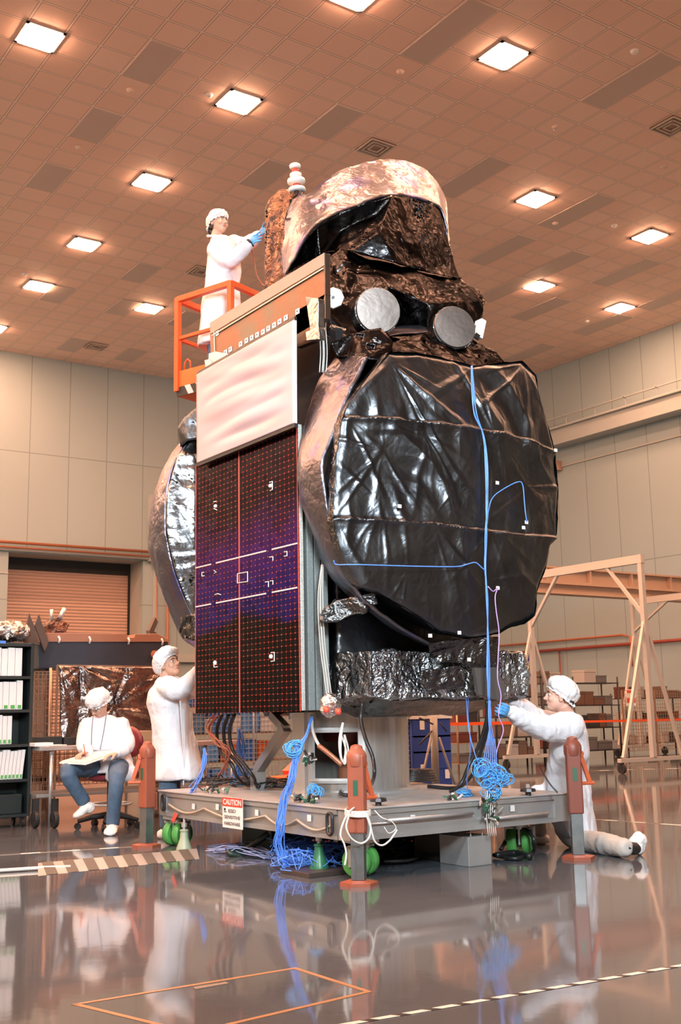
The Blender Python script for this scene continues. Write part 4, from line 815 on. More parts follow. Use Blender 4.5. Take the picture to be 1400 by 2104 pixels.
# caution sign
cs = thing('caution_sign', 'white caution sign with a red heading hanging on the left side of the platform', 'sign', tuple(PX(478, 1702, DXa-0.03)))
sgn = [PX(x, y, DXa-0.03) for x, y in ((458.5, 1638), (499.5, 1641), (499, 1704), (459, 1700))]
ya, yb = sgn[0].y, sgn[1].y; zt_, zb_ = (sgn[0].z+sgn[1].z)/2, (sgn[2].z+sgn[3].z)/2
bm = NB(); add_box(bm, (DXa-0.034, yb, zb_), (DXa-0.030, ya, zt_)); part('sign_plate', bm, mat('white_sign', (0.85, 0.85, 0.84), 0.35), cs)
hh = zt_-zb_
bm = NB(); add_box(bm, (DXa-0.0362, yb, zt_-hh*0.29), (DXa-0.034, ya, zt_)); part('sign_header', bm, mat('red_sign', (0.75, 0.07, 0.04), 0.35), cs)
def text(parent, s, yc, zc, w_, h_, m, X=DXa-0.0372, thick=0.0):
    cu = bpy.data.curves.new('t', 'FONT'); cu.body = s; cu.align_x = 'CENTER'; cu.align_y = 'CENTER'; cu.extrude = 0.0004; cu.offset = thick
    to = bpy.data.objects.new('t', cu); COL.objects.link(to); dg = bpy.context.evaluated_depsgraph_get(); me = bpy.data.meshes.new_from_object(to.evaluated_get(dg)); bpy.data.objects.remove(to)
    c = np.array([v.co[:] for v in me.vertices]); lo = c.min(0); hi = c.max(0); bm = NB(); bm.from_mesh(me)
    for v in bm.verts:
        u = (v.co.x-(lo[0]+hi[0])/2)/(hi[0]-lo[0])*w_; q = (v.co.y-(lo[1]+hi[1])/2)/(hi[1]-lo[1])*h_
        v.co = Vector((X-v.co.z, yc-u, zc+q))
    return part('lettering', bm, m, parent)
yc = (ya+yb)/2; wd = ya-yb
text(cs, 'CAUTION', yc, zt_-hh*0.145, wd*0.9, hh*0.19, M_wht, thick=0.02)
M_ink = mat('black_ink', (0.02, 0.02, 0.02), 0.5)
text(cs, 'ESD', yc, zt_-hh*0.43, wd*0.36, hh*0.11, M_ink); text(cs, 'SENSITIVE', yc, zt_-hh*0.64, wd*0.78, hh*0.11, M_ink); text(cs, 'HARDWARE', yc, zt_-hh*0.85, wd*0.78, hh*0.11, M_ink)
bm = NB(); add_box(bm, (DXa-0.036, yc+wd*0.34, zt_-hh*0.44), (DXa-0.034, yc+wd*0.42, zt_-hh*0.36)); add_box(bm, (DXa-0.036, yc+wd*0.30, zt_-hh*0.49), (DXa-0.034, yc+wd*0.42, zt_-hh*0.465)); part('sign_symbol', bm, M_ink, cs)
# ------------------------------------------------------------------ scissor lift basket
M_or = mat('orange_safety_paint', (0.80, 0.10, 0.02), 0.4); M_ord = mat('orange_platform', (0.74, 0.15, 0.03), 0.45)
LC = PD(474, 588, 10.35); LL = PD(366, 611, 10.75); hA = Vector((LL.x-LC.x, LL.y-LC.y, 0)); LW = hA.length; hA.normalize(); hB = Vector((-hA.y, hA.x, 0)); hB = hB if hB.x > 0 else -hB
zt_ = (LC.z+LL.z)/2; Lx = PD(366, 826, 10.75); BZ = Lx.z; ztoe = PD(366, 772, 10.75).z; zm = PD(366, 702, 10.75).z; LB = 2.75
def lp(a, b, z): return Vector((LC.x, LC.y, 0))+hA*a+hB*b+Vector((0, 0, z))
LM = Matrix(((hA.x, hB.x, 0, LC.x), (hA.y, hB.y, 0, LC.y), (0, 0, 1, 0), (0, 0, 0, 1)))
lf = thing('lift_basket', 'orange guard railed lift basket beside the upper left of the satellite', 'lift', tuple(lp(LW/2, LB/2, 0)))
bm = NB(); add_box(bm, (0, 0, BZ), (LW, LB, BZ+0.06), LM); add_box(bm, (LW-0.02, 0, BZ+0.06), (LW, LB, ztoe), LM); add_box(bm, (0, 0, BZ+0.06), (LW, 0.02, ztoe), LM); add_box(bm, (0, 0, BZ+0.06), (0.02, LB, ztoe), LM)
part('basket_floor', bm, M_ord, lf, bevel=0.004)
for (z, r) in ((zt_, 0.026), (zm, 0.016)):
    for a, b_ in (((0, 0), (LW, 0)), ((LW, 0), (LW, LB)), ((LW, LB), (0, LB)), ((0, LB), (0, 0))):
        bm = NB(); add_beam(bm, lp(*a, z), lp(*b_, z), r*2, r*2); part('guard_rail', bm, M_or, lf, bevel=0.003)
for (x, y) in ((0, 0), (LW, 0), (0, LB), (LW, LB), (0, LB/2), (LW, LB/2)):
    bm = NB(); add_beam(bm, lp(x, y, BZ+0.05), lp(x, y, zt_+0.02), 0.05, 0.05, hA); part('guard_post', bm, M_or, lf, bevel=0.003)
M_stripe = mat('grey_stripe', (0.55, 0.56, 0.56), 0.4)
bm = NB(); add_box(bm, (-0.004, -0.006, BZ), (LW+0.004, -0.001, BZ+0.09), LM); st = part('hazard_band', bm, M_ink, lf)
bm = NB(); x = 0.03
while x+0.12 < LW: add_prism(bm, [LM @ Vector(q) for q in ((x+0.05, -0.008, BZ+0.09), (x+0.12, -0.008, BZ+0.09), (x+0.07, -0.008, BZ), (x, -0.008, BZ))], -hB*0.002); x += 0.14
part('hazard_stripe', bm, M_stripe, st)
c_ = Vector((LW-0.12, 0.01, ztoe+0.02)); bm = NB(); add_tube(bm, [LM @ (c_+Vector(q)) for q in ((-0.04, 0, -0.03), (-0.035, 0, 0.05), (0, 0, 0.08), (0.035, 0, 0.05), (0.04, 0, -0.03))], 0.009, 8); part('lifting_eye', bm, M_or, lf, smooth=True)
# scissor stack under the basket, mostly behind the satellite
bm = NB(); n = 5; z0_, z1_ = 0.45, BZ-0.06; dz = (z1_-z0_)/n; b0, b1_ = 1.45, LB-0.05
for k in range(n):
    for x in (0.08, LW-0.08):
        add_beam(bm, lp(x, b0, z0_+k*dz), lp(x, b1_, z0_+(k+1)*dz), 0.04, 0.08, hA); add_beam(bm, lp(x+0.045, b1_, z0_+k*dz), lp(x+0.045, b0, z0_+(k+1)*dz), 0.04, 0.08, hA)
part('scissor_arms', bm, M_or, lf)
bm = NB(); add_box(bm, (-0.05, b0-0.1, 0.14), (LW+0.05, LB+0.1, 0.42), LM); q = part('lift_chassis', bm, M_ord, lf, bevel=0.01)
bm = NB(); add_box(bm, (0, b0-0.1, BZ-0.07), (LW, LB, BZ), LM); part('basket_frame', bm, M_ord, lf)
for (x, y) in ((0.0, b0+0.1), (LW, b0+0.1), (0.0, LB-0.1), (LW, LB-0.1)):
    bm = NB(); add_lathe(bm, [(0.15, -0.05), (0.15, 0.05)], Matrix.Translation(lp(x, y, 0.15)) @ hA.to_track_quat('Z', 'Y').to_matrix().to_4x4(), 24); part('lift_wheel', bm, M_black, lf, smooth='auto')
# ------------------------------------------------------------------ cables, ropes and boxes about the platform
M_blue = mat('blue_cable', (0.10, 0.28, 0.85), 0.4); M_blue2 = mat('bright_blue_tie', (0.08, 0.38, 0.80), 0.4); M_palew = mat('pale_blue_wire', (0.42, 0.48, 0.80), 0.4); M_lav = mat('lavender_wire', (0.55, 0.35, 0.75), 0.4); M_blk = mat('black_cable', (0.018, 0.018, 0.02), 0.35); M_rope = mat('white_rope', (0.80, 0.77, 0.72), 0.7)
rnd = random.Random(3)
def jit(p, s): return Vector(p)+Vector((rnd.uniform(-s, s), rnd.uniform(-s, s), rnd.uniform(-s, s)))
def bundle(name, label, cat, paths, m, r, smooth=True, group=None):
    bm = NB()
    for p in paths: add_cable(bm, p, r if not callable(r) else r(), 5, 5)
    return solo(name, bm, m, label, cat, group, smooth)
YC = 5.855
main_ = [(970, 752), (972, 800), (977, 850), (994, 895), (1000, 960), (1002, 1040), (1000, 1100), (997, 1165), (1000, 1230), (1003, 1300), (1004, 1380), (1006, 1440)]
bundle('test_cable', 'blue cable bundle running straight down the middle of the big black dish', 'cable', [[jit(PY(x+rnd.uniform(-3, 3)*(1 if i not in (0, 3, 7, 9) else 0.3), y, YC-(0.01 if i else 0)), 0.003) for i, (x, y) in enumerate(main_)] for _ in range(4)], M_blue, 0.0045)
bundle('test_cable', 'thin blue wire branching right across the black dish to two white tabs', 'cable', [[PY(x, y, YC) for x, y in ((1001, 1080), (1004, 1050), (1012, 1024), (1030, 1008), (1062, 991), (1074, 995), (1078, 1030), (1080, 1052), (1083, 1072))]], M_blue, 0.0045)
bundle('test_cable', 'thin blue wire running level across the lower part of the black dish', 'cable', [[PY(x, y, YC-0.01 if x > 700 else 6.0) for x, y in ((686, 1152), (692, 1160), (730, 1160), (800, 1162), (880, 1164), (940, 1164), (965, 1158), (978, 1156), (990, 1166), (997, 1172))]], M_blue, 0.0045)
bundle('test_cable', 'thin lavender wire looping down beside the main blue cable to the kneeling worker', 'cable', [[PY(x, y, YC-0.02) for x, y in ((1003, 1205), (1014, 1215), (1023, 1208), (1018, 1225), (1020, 1255), (1026, 1300), (1024, 1350), (1023, 1395), (1030, 1430), (1025, 1470), (1035, 1500), (1022, 1540), (1018, 1580))]], M_lav, 0.004)
bundle('test_cable', 'blue wires hanging below the gloved hand of the kneeling worker down to the coils', 'cable', [[PY(1006+rnd.uniform(-3, 3), 1440, YC-0.02), PY(1007+rnd.uniform(-3, 3), 1480, YC-0.03), PY(1008+k*3-8, 1530, YC-0.04), PY(1006+k*5-14, 1575, YC-0.05), PY(1008+k*6-18, 1600, YC-0.05)] for k in range(7)], M_blue, 0.0032)
bundle('test_cable', 'blue strap wire hanging in a narrow V left of the kneeling worker glove', 'cable', [[PY(958, 1428, 6.2), PY(960, 1460, 6.0), PY(964, 1500, 5.9), PY(975, 1545, 5.82), PY(992, 1590, 5.8)], [PY(963, 1425, 6.2), PY(962, 1470, 6.0), PY(966, 1510, 5.95), PY(966, 1550, 6.0), PY(960, 1600, 6.1), PY(962, 1635, 6.1)]], M_blue, 0.0035)
def coil(c, r, n, m, name, label, cat, rad=0.0035, nrm=(-0.5, -1, 0.2), sq=0.7, jitter=0.012, group=None):
    bm = NB(); F = Vector(nrm).to_track_quat('Z', 'Y').to_matrix().to_4x4()
    for k in range(n):
        c2 = Vector(c)+Vector((rnd.uniform(-1, 1), rnd.uniform(-1, 1), rnd.uniform(-1, 1)))*jitter; R0 = Matrix.Rotation(rnd.uniform(-0.5, 0.5), 4, 'X') @ Matrix.Rotation(rnd.uniform(0, 3), 4, 'Z'); rr = r*rnd.uniform(0.7, 1.1)
        add_tube(bm, [c2+(F @ R0 @ Vector((rr*math.cos(a), rr*sq*math.sin(a), rnd.uniform(-1, 1)*0.006))) for a in np.linspace(0, 2*PI, 17)[:-1]], rad, 5, closed=True)
    return solo(name, bm, m, label, cat, group, True)
for (x, y, r, lab) in ((992, 1578, 0.055, 'upper left'), (1016, 1590, 0.06, 'upper right'), (1000, 1604, 0.05, 'middle'), (1035, 1600, 0.05, 'far right'), (1012, 1628, 0.05, 'lowest')):
    coil(PY(x, y, YC-0.05), r, 9, M_blue2, 'cable_coil', 'blue wire coil below the glove in front of the deck, %s of five' % lab, 'cable coil', 0.0036, jitter=0.03)
M_conn = mat('connector_black', (0.03, 0.03, 0.03), 0.4)
def connectors(c, n, sp, label):
    t = thing('connector_cluster', label, 'connectors', tuple(c))
    bm = NB(); bm2 = NB(); bm3 = NB()
    for k in range(n):
        p = Vector(c)+Vector((rnd.uniform(-1, 1)*sp[0], rnd.uniform(-1, 1)*sp[1], rnd.uniform(-1, 1)*sp[2])); d = Vector((rnd.uniform(-1, 1), rnd.uniform(-1, 1), rnd.uniform(-1.5, 0.2))).normalized()
        b_ = (bm, bm2, bm3)[k % 3]; add_beam(b_, p-d*0.018, p+d*0.018, 0.018, 0.012); add_tube(b_, [p+d*0.018, p+d*0.03], 0.006, 6)
    part('dark_connectors', bm, M_conn, t)['kind'] = 'stuff'; part('steel_connectors', bm2, M_silver, t)['kind'] = 'stuff'; part('dark_green_connectors', bm3, M_grnl, t)['kind'] = 'stuff'
    return t
connectors(PY(1012, 1660, YC-0.05), 34, (0.09, 0.02, 0.10), 'dark and steel cable connectors dangling below the blue coils')
bundle('test_cable', 'thin pale wires hanging with connectors in front of the deck edge', 'cable', [[PY(1002+k*5, 1625, YC-0.05), PY(1000+k*4, 1670, YC-0.05), PY(1004+k*4, 1718, YC-0.04)] for k in range(5)], M_rope, 0.003)
coil(PZ(955, 1634, 0.44)+Vector((0, 0, 0.02)), 0.06, 8, M_blue2, 'cable_coil', 'flat blue coil lying on the deck left of the hanging coils', 'cable coil', 0.004, (0, 0, 1), 0.6)
connectors(PZ(930, 1638, 0.45)+Vector((0, 0, 0.01)), 8, (0.05, 0.03, 0.01), 'black connectors lying on the deck left of the flat blue coil')
# left blue bundle over the deck edge to the floor
P0 = PX(637, 1478, 4.2); kn = PX(612, 1545, 4.12); ed = PX(592, 1650, 4.0)
bundle('test_cable', 'blue cables falling from under the solar panel corner over the near deck edge', 'cable', [[jit(PX(640, 1475, 4.25), 0.01), jit(PX(630, 1510, 4.18), 0.008), jit(kn, 0.02), jit(PX(600, 1600, 4.05), 0.025), jit(PX(583, 1645, 4.0), 0.025), jit(PX(577, 1700, 3.97), 0.03), jit(PX(575, 1745, 3.97), 0.03), jit(PX(590, 1780, 4.0), 0.03)] for _ in range(16)], M_blue, 0.0035)
coil(kn+Vector((-0.03, 0, 0.02)), 0.055, 10, M_blue2, 'cable_coil', 'bright blue tied knot of wire just right of the solar panel bottom corner', 'cable coil', 0.004, jitter=0.02)
coil(PZ(648, 1625, 0.5), 0.045, 8, M_blue2, 'cable_coil', 'small blue coil beside the white frame of the adapter opening', 'cable coil', 0.004, jitter=0.02)
bm = NB()
for k in range(90):
    c = PZ(rnd.uniform(585, 690), rnd.uniform(1745, 1788), 0.02)
    p = [c+Vector((rnd.uniform(-.14, .14), rnd.uniform(-.14, .14), rnd.uniform(0.0, 0.13)*max(0, 1-j*0.05))) for j in range(5)]
    add_cable(bm, p, 0.0035, 5, 4)
o = solo('cable_pile', bm, M_blue, 'tangled heap of blue wire on the floor under the near deck corner', 'cable pile', smooth=True); o['kind'] = 'stuff'
bm = NB()
for k in range(26):
    a = PZ(rnd.uniform(420, 480), rnd.uniform(1738, 1752), 0.012); b_ = PZ(rnd.uniform(540, 600), rnd.uniform(1740, 1768), 0.012)
    add_cable(bm, [a, a.lerp(b_, 0.3)+Vector((rnd.uniform(-.08, .08), rnd.uniform(-.08, .08), rnd.uniform(0, 0.06))), a.lerp(b_, 0.6)+Vector((rnd.uniform(-.08, .08), rnd.uniform(-.08, .08), rnd.uniform(0, 0.05))), b_], 0.0035, 5, 5)
o = solo('cable_pile', bm, M_palew, 'pale lavender and blue wires trailing on the floor behind the striped ramp', 'cable pile', smooth=True); o['kind'] = 'stuff'
bm = NB()
for k in range(70):
    c = Vector((rnd.uniform(5.05, 5.75), rnd.uniform(6.5, 8.0), 0.01))
    add_cable(bm, [c+Vector((rnd.uniform(-.2, .2), rnd.uniform(-.2, .2), rnd.uniform(0.0, 0.14))) for j in range(5)], 0.009, 5, 4)
o = solo('cable_pile', bm, M_blk, 'black tangle of cables on the floor under the middle of the deck', 'cable pile', smooth=True); o['kind'] = 'stuff'
def hose(pts, r, label, m=None, name='hose', cat='hose'):
    bm = NB(); add_cable(bm, pts, r, 8, 7); return solo(name, bm, m or M_blk, label, cat, smooth=True)
hose([PX(500, 1760, 4.2), PZ(470, 1752, 0.03), PZ(500, 1748, 0.03), PX(535, 1725, 4.3), PX(552, 1712, 4.35)], 0.024, 'thick dark hose rising from the floor behind the caution sign', mat('green_black_hose', (0.02, 0.035, 0.03), 0.4))
hose([PZ(1015, 1757, 0.02), PZ(1060, 1764, 0.02), PZ(1095, 1752, 0.03), PZ(1098, 1740, 0.08)+Vector((0, 0, 0.05)), PZ(1080, 1722, 0.12)+Vector((0, 0, 0.06)), PZ(1050, 1722, 0.1)+Vector((0, 0, .03)), PZ(1030, 1745, 0.05)], 0.014, 'black hose loop on the floor beside the right twin wheels')
hose([PZ(1020, 1757, 0.03), PZ(1060, 1752, 0.03), PZ(1090, 1760, 0.03)], 0.02, 'short thick black hose lying flat on the floor right of the steel box')
hose([PZ(790, 1770, 0.03), PZ(850, 1765, 0.03), PZ(890, 1738, 0.05), PZ(925, 1732, 0.08), PZ(960, 1740, 0.05)], 0.012, 'black cable running along the floor to the steel box')
hose([PY(745, 1445, 6.3), PY(742, 1480, 6.3), PY(752, 1520, 6.2), PY(767, 1560, 6.15), PY(768, 1600, 6.15), PZ(750, 1625, 0.45), PZ(715, 1634, 0.45), PZ(700, 1628, 0.46), PZ(715, 1618, 0.46)], 0.013, 'black hose arching down in front of the adapter cylinder')
hose([PY(1001, 1440, 6.05), PY(1000, 1480, 6.1), PY(985, 1530, 6.15), PY(965, 1570, 6.2), PY(948, 1610, 6.2), PZ(925, 1628, 0.45)], 0.013, 'long black hose curving down left of the gloved hand')
hose([PY(1004, 1440, 6.08), PY(1004, 1490, 6.12), PY(990, 1540, 6.2), PY(972, 1590, 6.3), PZ(940, 1618, 0.45), PZ(880, 1616, 0.45)], 0.014, 'second black hose curving down to the deck behind the first')
bm = NB()
cc_ = PZ(862, 1606, 0.45)
for k in range(9): add_tube(bm, [cc_+Vector((0.17*math.cos(a)*(1-k*0.03), 0.10*math.sin(a)*(1-k*0.03), 0.012+0.010*k+rnd.uniform(-.003, .003))) for a in np.linspace(0, 2*PI, 29)[:-1]], 0.010, 6, closed=True)
solo('hose_coil', bm, M_blk, 'flat coil of black cable on the deck right of the adapter cylinder', 'cable coil', smooth=True)
# black harness loops under the solar panel
for k, (dx, lab) in enumerate(((0, 'front'), (12, 'middle'), (-14, 'rear'))):
    hose([PX(470+dx, 1468, 4.35), PX(460+dx, 1500, 4.35), PX(466+dx, 1540, 4.38), PX(490+dx, 1570, 4.4), PX(505+dx*1.3, 1596, 4.45), PZ(520+dx, 1612, 0.46), PZ(560+dx*2, 1616, 0.46)], 0.015, 'heavy black harness looping from under the solar panel to the deck, %s one' % lab)
bm = NB()
for k in range(5): add_cable(bm, [jit(PX(437+k*3, 1470, 4.3), 0.01), jit(PX(428, 1500, 4.3), 0.02), jit(PX(448, 1530, 4.3), 0.03), jit(PX(470, 1550, 4.35), 0.03), jit(PX(455, 1590, 4.4), 0.03)], 0.005)
solo('wire_loop', bm, M_rust, 'thin brown wire loops hanging under the left end of the solar panel', 'wires', smooth=True)
bm = NB()
for k in range(10): add_cable(bm, [jit(PX(420, 1540, 4.35), 0.015), jit(PX(418, 1570, 4.33), 0.02), jit(PX(410, 1600, 4.25), 0.03), jit(PZ(395, 1624, 0.45), 0.03)], 0.004)
solo('test_cable', bm, M_blue, 'blue wires draping onto the deck beside the coat of the standing worker', 'cable', smooth=True)
bm = NB()
for k in range(10): add_cable(bm, [jit(PX(492, 1500, 4.7), 0.02), jit(PX(495, 1540, 4.7), 0.03), jit(PX(492, 1580, 4.7), 0.03), jit(PZ(480, 1608, 0.46), 0.04)], 0.004)
solo('test_cable', bm, M_blue, 'bunch of blue wires hanging behind the black harness under the panel', 'cable', smooth=True)
coil(PZ(492, 1606, 0.47), 0.07, 9, M_blue2, 'cable_coil', 'blue coil on the deck below the black harness', 'cable coil', 0.004, (0, 0, 1), 0.6)
bm = NB()
for k in range(60):
    c = PZ(rnd.uniform(420, 590), rnd.uniform(1603, 1618), 0.45)
    add_cable(bm, [c+Vector((rnd.uniform(-.1, .1), rnd.uniform(-.1, .1), rnd.uniform(0, 0.05))) for j in range(4)], 0.007, 5, 4)
o = solo('cable_pile', bm, M_blk, 'black cables strewn along the far side of the deck under the solar panel', 'cable pile', smooth=True); o['kind'] = 'stuff'
connectors(PZ(440, 1622, 0.46), 22, (0.05, 0.18, 0.015), 'dark connectors scattered on the left end of the deck')
connectors(PZ(630, 1640, 0.46), 26, (0.05, 0.12, 0.015), 'connectors lying on the deck around the blue cable near the corner')
connectors(kn+Vector((0.05, -0.05, -0.03)), 16, (0.03, 0.03, 0.05), 'dark green connectors hanging beside the bright blue knot')
# braided strap and white sling by the cylinder opening
hose([PX(640, 1470, 4.3), PX(643, 1500, 4.25), PX(655, 1530, 4.25), PX(675, 1548, 4.3), PX(700, 1568, 4.35)], 0.011, 'white taped wire harness slanting to the adapter opening', M_rope, 'harness', 'harness')
hose([PX(655, 1532, 4.22), PX(678, 1550, 4.26), PX(703, 1572, 4.32)], 0.017, 'copper braid strap slanting in front of the adapter opening', mat('copper_braid', (0.38, 0.16, 0.09), 0.4, 0.4), 'copper_strap', 'strap')
bm = NB()
for k in range(4): add_cable(bm, [jit(PY(705, 1485, 6.4), 0.003), jit(PY(699, 1515, 6.35), 0.01), jit(PY(700, 1550, 6.35), 0.01), jit(PY(706, 1568, 6.35), 0.01), jit(PY(713, 1545, 6.35), 0.01), jit(PY(706, 1510, 6.35), 0.01)], 0.006)
solo('sling', bm, M_rope, 'white looped sling hanging in front of the maroon cover', 'sling', smooth=True)
# white rope round the near jack
jc = Vector((4.02, 5.73, 0))
bm = NB()
for k in range(4):
    z = 0.405+0.009*k; add_tube(bm, [jc+Vector((0.075*math.cos(a), 0.075*math.sin(a), z+0.006*math.sin(a))) for a in np.linspace(0, 2*PI, 21)[:-1]], 0.006, 6, closed=True)
q1 = jc+Vector((-0.06, -0.05, 0.40))
def jp(x, y, dx=0.0): return PY(x, y, 5.65+dx)
add_cable(bm, [jp(722, 1663, .08), jp(716, 1680), jp(712, 1700), jp(722, 1722), jp(742, 1733), jp(758, 1722), jp(762, 1700), jp(757, 1680), jp(750, 1670)], 0.006)
add_cable(bm, [jp(735, 1655, .1), jp(718, 1668), jp(706, 1690), jp(700, 1715), jp(708, 1735), jp(712, 1755), jp(709, 1778)], 0.006)
add_cable(bm, [jp(752, 1672), jp(762, 1700), jp(770, 1728), jp(785, 1737), jp(800, 1728), jp(810, 1715), jp(816, 1705)], 0.006)
add_cable(bm, [jp(770, 1665, .05), jp(785, 1680), jp(805, 1688), jp(814, 1702), jp(800, 1712), jp(790, 1700)], 0.0035)
solo('rope', bm, M_rope, 'white rope tied round the near brown jack with hanging loops', 'rope', smooth=True)
# clamping knobs on the deck
for (x, y, lab) in ((778, 1655, 'beside the near brown jack'), (1086, 1634, 'near the right end of the deck')):
    p = PZ(x, y, DT); t = thing('clamp_knob', 'black star knob on the deck '+lab, 'knob', tuple(p)); bm = NB()
    add_lathe(bm, [(0.02, 0), (0.02, 0.02), (0.055, 0.025), (0.05, 0.045), (0.015, 0.05)], Matrix.Translation(p), 10); part('knob_body', bm, M_iron, t); bm = NB(); add_lathe(bm, [(0.014, 0.05), (0.014, 0.075)], Matrix.Translation(p), 8); part('knob_bolt', bm, M_silver, t)
p0, p1 = PY(1108, 1572, 5.9), PZ(1146, 1628, DT+0.02)
bm = NB(); pts = []
for k in range(160): t_ = k/159; a = k*1.3; c = p0.lerp(p1, t_)-Vector((0, 0, 0.02*math.sin(PI*t_))); pts.append(c+Vector((0.006*math.cos(a), 0, 0.006*math.sin(a))))
add_tube(bm, pts, 0.002, 4); solo('ground_cord', bm, M_blk, 'thin coiled grounding cord in front of the coat of the kneeling worker', 'cord')
# steel box and dark boxes under the deck
bx = PZ(988, 1779, 0); t = thing('steel_box', 'bare steel box with a wire handle on the floor under the deck front edge', 'box', (bx.x, bx.y+0.15, 0))
bm = NB(); add_box(bm, (bx.x-0.10, bx.y, 0), (bx.x+0.10, bx.y+0.3, 0.19)); part('box_body', bm, M_alud, t, bevel=0.004)
bm = NB(); add_tube(bm, [(bx.x-0.05, bx.y+0.03, 0.19), (bx.x-0.05, bx.y+0.03, 0.225), (bx.x+0.05, bx.y+0.03, 0.225), (bx.x+0.05, bx.y+0.03, 0.19)], 0.004, 6); part('box_handle', bm, M_silver, t)
bx = PZ(950, 1768, 0); bm = NB(); add_box(bm, (bx.x-0.14, bx.y+0.05, 0), (bx.x+0.02, bx.y+0.35, 0.20)); solo('junction_box', bm, mat('black_box', (0.03, 0.03, 0.03), 0.35), 'black box left of the bare steel box under the deck', 'box', bevel=0.006)
bm = NB(); add_box(bm, (4.5, 7.55, 0), (4.85, 8.0, 0.20)); solo('power_supply', bm, mat('dark_green_box', (0.03, 0.05, 0.045), 0.4), 'dark green grey box under the deck behind the caution sign', 'box', bevel=0.006)
# ------------------------------------------------------------------ floor marks and cable ramp
M_tan = mat('tan_tape', (0.40, 0.22, 0.11), 0.35); M_tapew = mat('white_tape_floor', (0.72, 0.72, 0.70), 0.4)
def quad(px, m, name, label, cat, z=0.0015):
    bm = NB(); P = [PZ(x, y, 0) for x, y in px]; add_prism(bm, [p+Vector((0, 0, 0.0003)) for p in P], (0, 0, z)); return solo(name, bm, m, label, cat)
a0, a1 = PZ(640, 2118, 0), PZ(1460, 1974, 0)
d_ = (a1-a0).normalized(); n_v = Vector((-d_.y, d_.x, 0)); L_t = (a1-a0).length
bm = NB(); bw = NB(); add_prism(bm, [a0-n_v*0.014, a1-n_v*0.014, a1+n_v*0.014, a0+n_v*0.014], (0, 0, 0.0015))
k = 0; s_ = 0.0
tp = thing('floor_tape', 'black and white striped floor tape crossing the bottom right corner', 'floor tape', tuple((a0+a1)/2))
part('tape_strip', bm, M_ink, tp)
while s_ < L_t-0.1:
    p = a0+d_*s_; q = p+d_*0.062; add_prism(bw, [p-n_v*0.014+Vector((0, 0, .001)), q-n_v*0.014+d_*0.02+Vector((0, 0, .001)), q+n_v*0.014+Vector((0, 0, .001)), p+n_v*0.014-d_*0.02+Vector((0, 0, .001))], (0, 0, 0.0012)); s_ += 0.125
part('white_stripes', bw, M_tapew, tp)['kind'] = 'stuff'
R4 = [PZ(x, y, 0) for x, y in ((146, 2064), (608, 1988), (766, 2038), (395, 2125))]
bm = NB(); c4 = sum(R4, Vector())/4
for i in range(4):
    a, b_ = R4[i], R4[(i+1) % 4]; dd = (b_-a).normalized(); nn = Vector((-dd.y, dd.x, 0)); nn = nn if nn.dot(c4-a) > 0 else -nn
    add_prism(bm, [a+Vector((0, 0, .0003)), b_+Vector((0, 0, .0003)), b_+nn*0.022-dd*0.022+Vector((0, 0, .0003)), a+nn*0.022+dd*0.022+Vector((0, 0, .0003))], (0, 0, 0.0012))
rt_ = solo('floor_tape', bm, M_tan, 'tan tape rectangle stuck on the floor at the bottom left', 'floor tape')
quad([(397, 2030), (465, 2019), (470, 2022), (402, 2034)], mat('grey_tape_patch', (0.25, 0.2, 0.16), 0.4), 'tape_patch', 'small grey patch on the top edge of the tan tape rectangle', 'floor tape', 0.003)
# far dashed tape lines
def tapeline(x0, y0, x1, y1, w_, label, dash=0.25):
    t = thing('floor_tape', label, 'floor tape', tuple((PZ(x0, y0, 0)+PZ(x1, y1, 0))/2)); a, b_ = PZ(x0, y0, 0), PZ(x1, y1, 0); d = (b_-a); L = d.length; d.normalize(); n = Vector((-d.y, d.x, 0))*w_/2
    bm = NB(); z = Vector((0, 0, .0004)); add_prism(bm, [a-n+z, b_-n+z, b_+n+z, a+n+z], (0, 0, 0.001)); part('tape_strip', bm, M_tapew, t)
    bm = NB(); s = 0
    while s < L-dash*0.5: p = a+d*s; q = a+d*min(L, s+dash*0.5); z = Vector((0, 0, .0012)); add_prism(bm, [p-n+z, q-n+z, q+n+z, p+n+z], (0, 0, 0.001)); s += dash
    part('dark_dashes', bm, mat('brown_dash', (0.12, 0.08, 0.06), 0.4), t)['kind'] = 'stuff'
tapeline(0, 1757, 300, 1738, 0.05, 'striped floor tape behind the striped ramp at the left', 0.3)
tapeline(1205, 1584, 1420, 1578, 0.08, 'dashed floor tape line far off at the right, nearest the racks', 0.4)
tapeline(1215, 1683, 1420, 1697, 0.04, 'thin dashed floor tape on the shiny floor right of the kneeling worker', 0.3)
# striped cable ramp
ra = [PZ(78, 1800, 0), PZ(410, 1765, 0), PZ(403, 1748, 0), PZ(78, 1777, 0)]
a, b_, c, d = ra; rp = thing('cable_ramp', 'grey cable ramp with dark diagonal stripes on the floor at the left', 'cable ramp', tuple(sum(ra, Vector())/4))
bm = NB(); vv = [bm.verts.new(p) for p in (a, b_, c, d)]; m1_, m2_ = a.lerp(d, 0.75)+Vector((0, 0, 0.03)), b_.lerp(c, 0.75)+Vector((0, 0, 0.03)); vm = [bm.verts.new(m1_), bm.verts.new(m2_)]
bm.faces.new((vv[0], vv[1], vm[1], vm[0])); bm.faces.new((vm[0], vm[1], vv[2], vv[3])); bm.faces.new((vv[0], vm[0], vv[3])); bm.faces.new((vv[1], vv[2], vm[1])); bm.faces.new((vv[0], vv[3], vv[2], vv[1])); part('ramp_body', bm, mat('grey_ramp', (0.42, 0.42, 0.40), 0.35, metal=0.3), rp)
bm = NB()
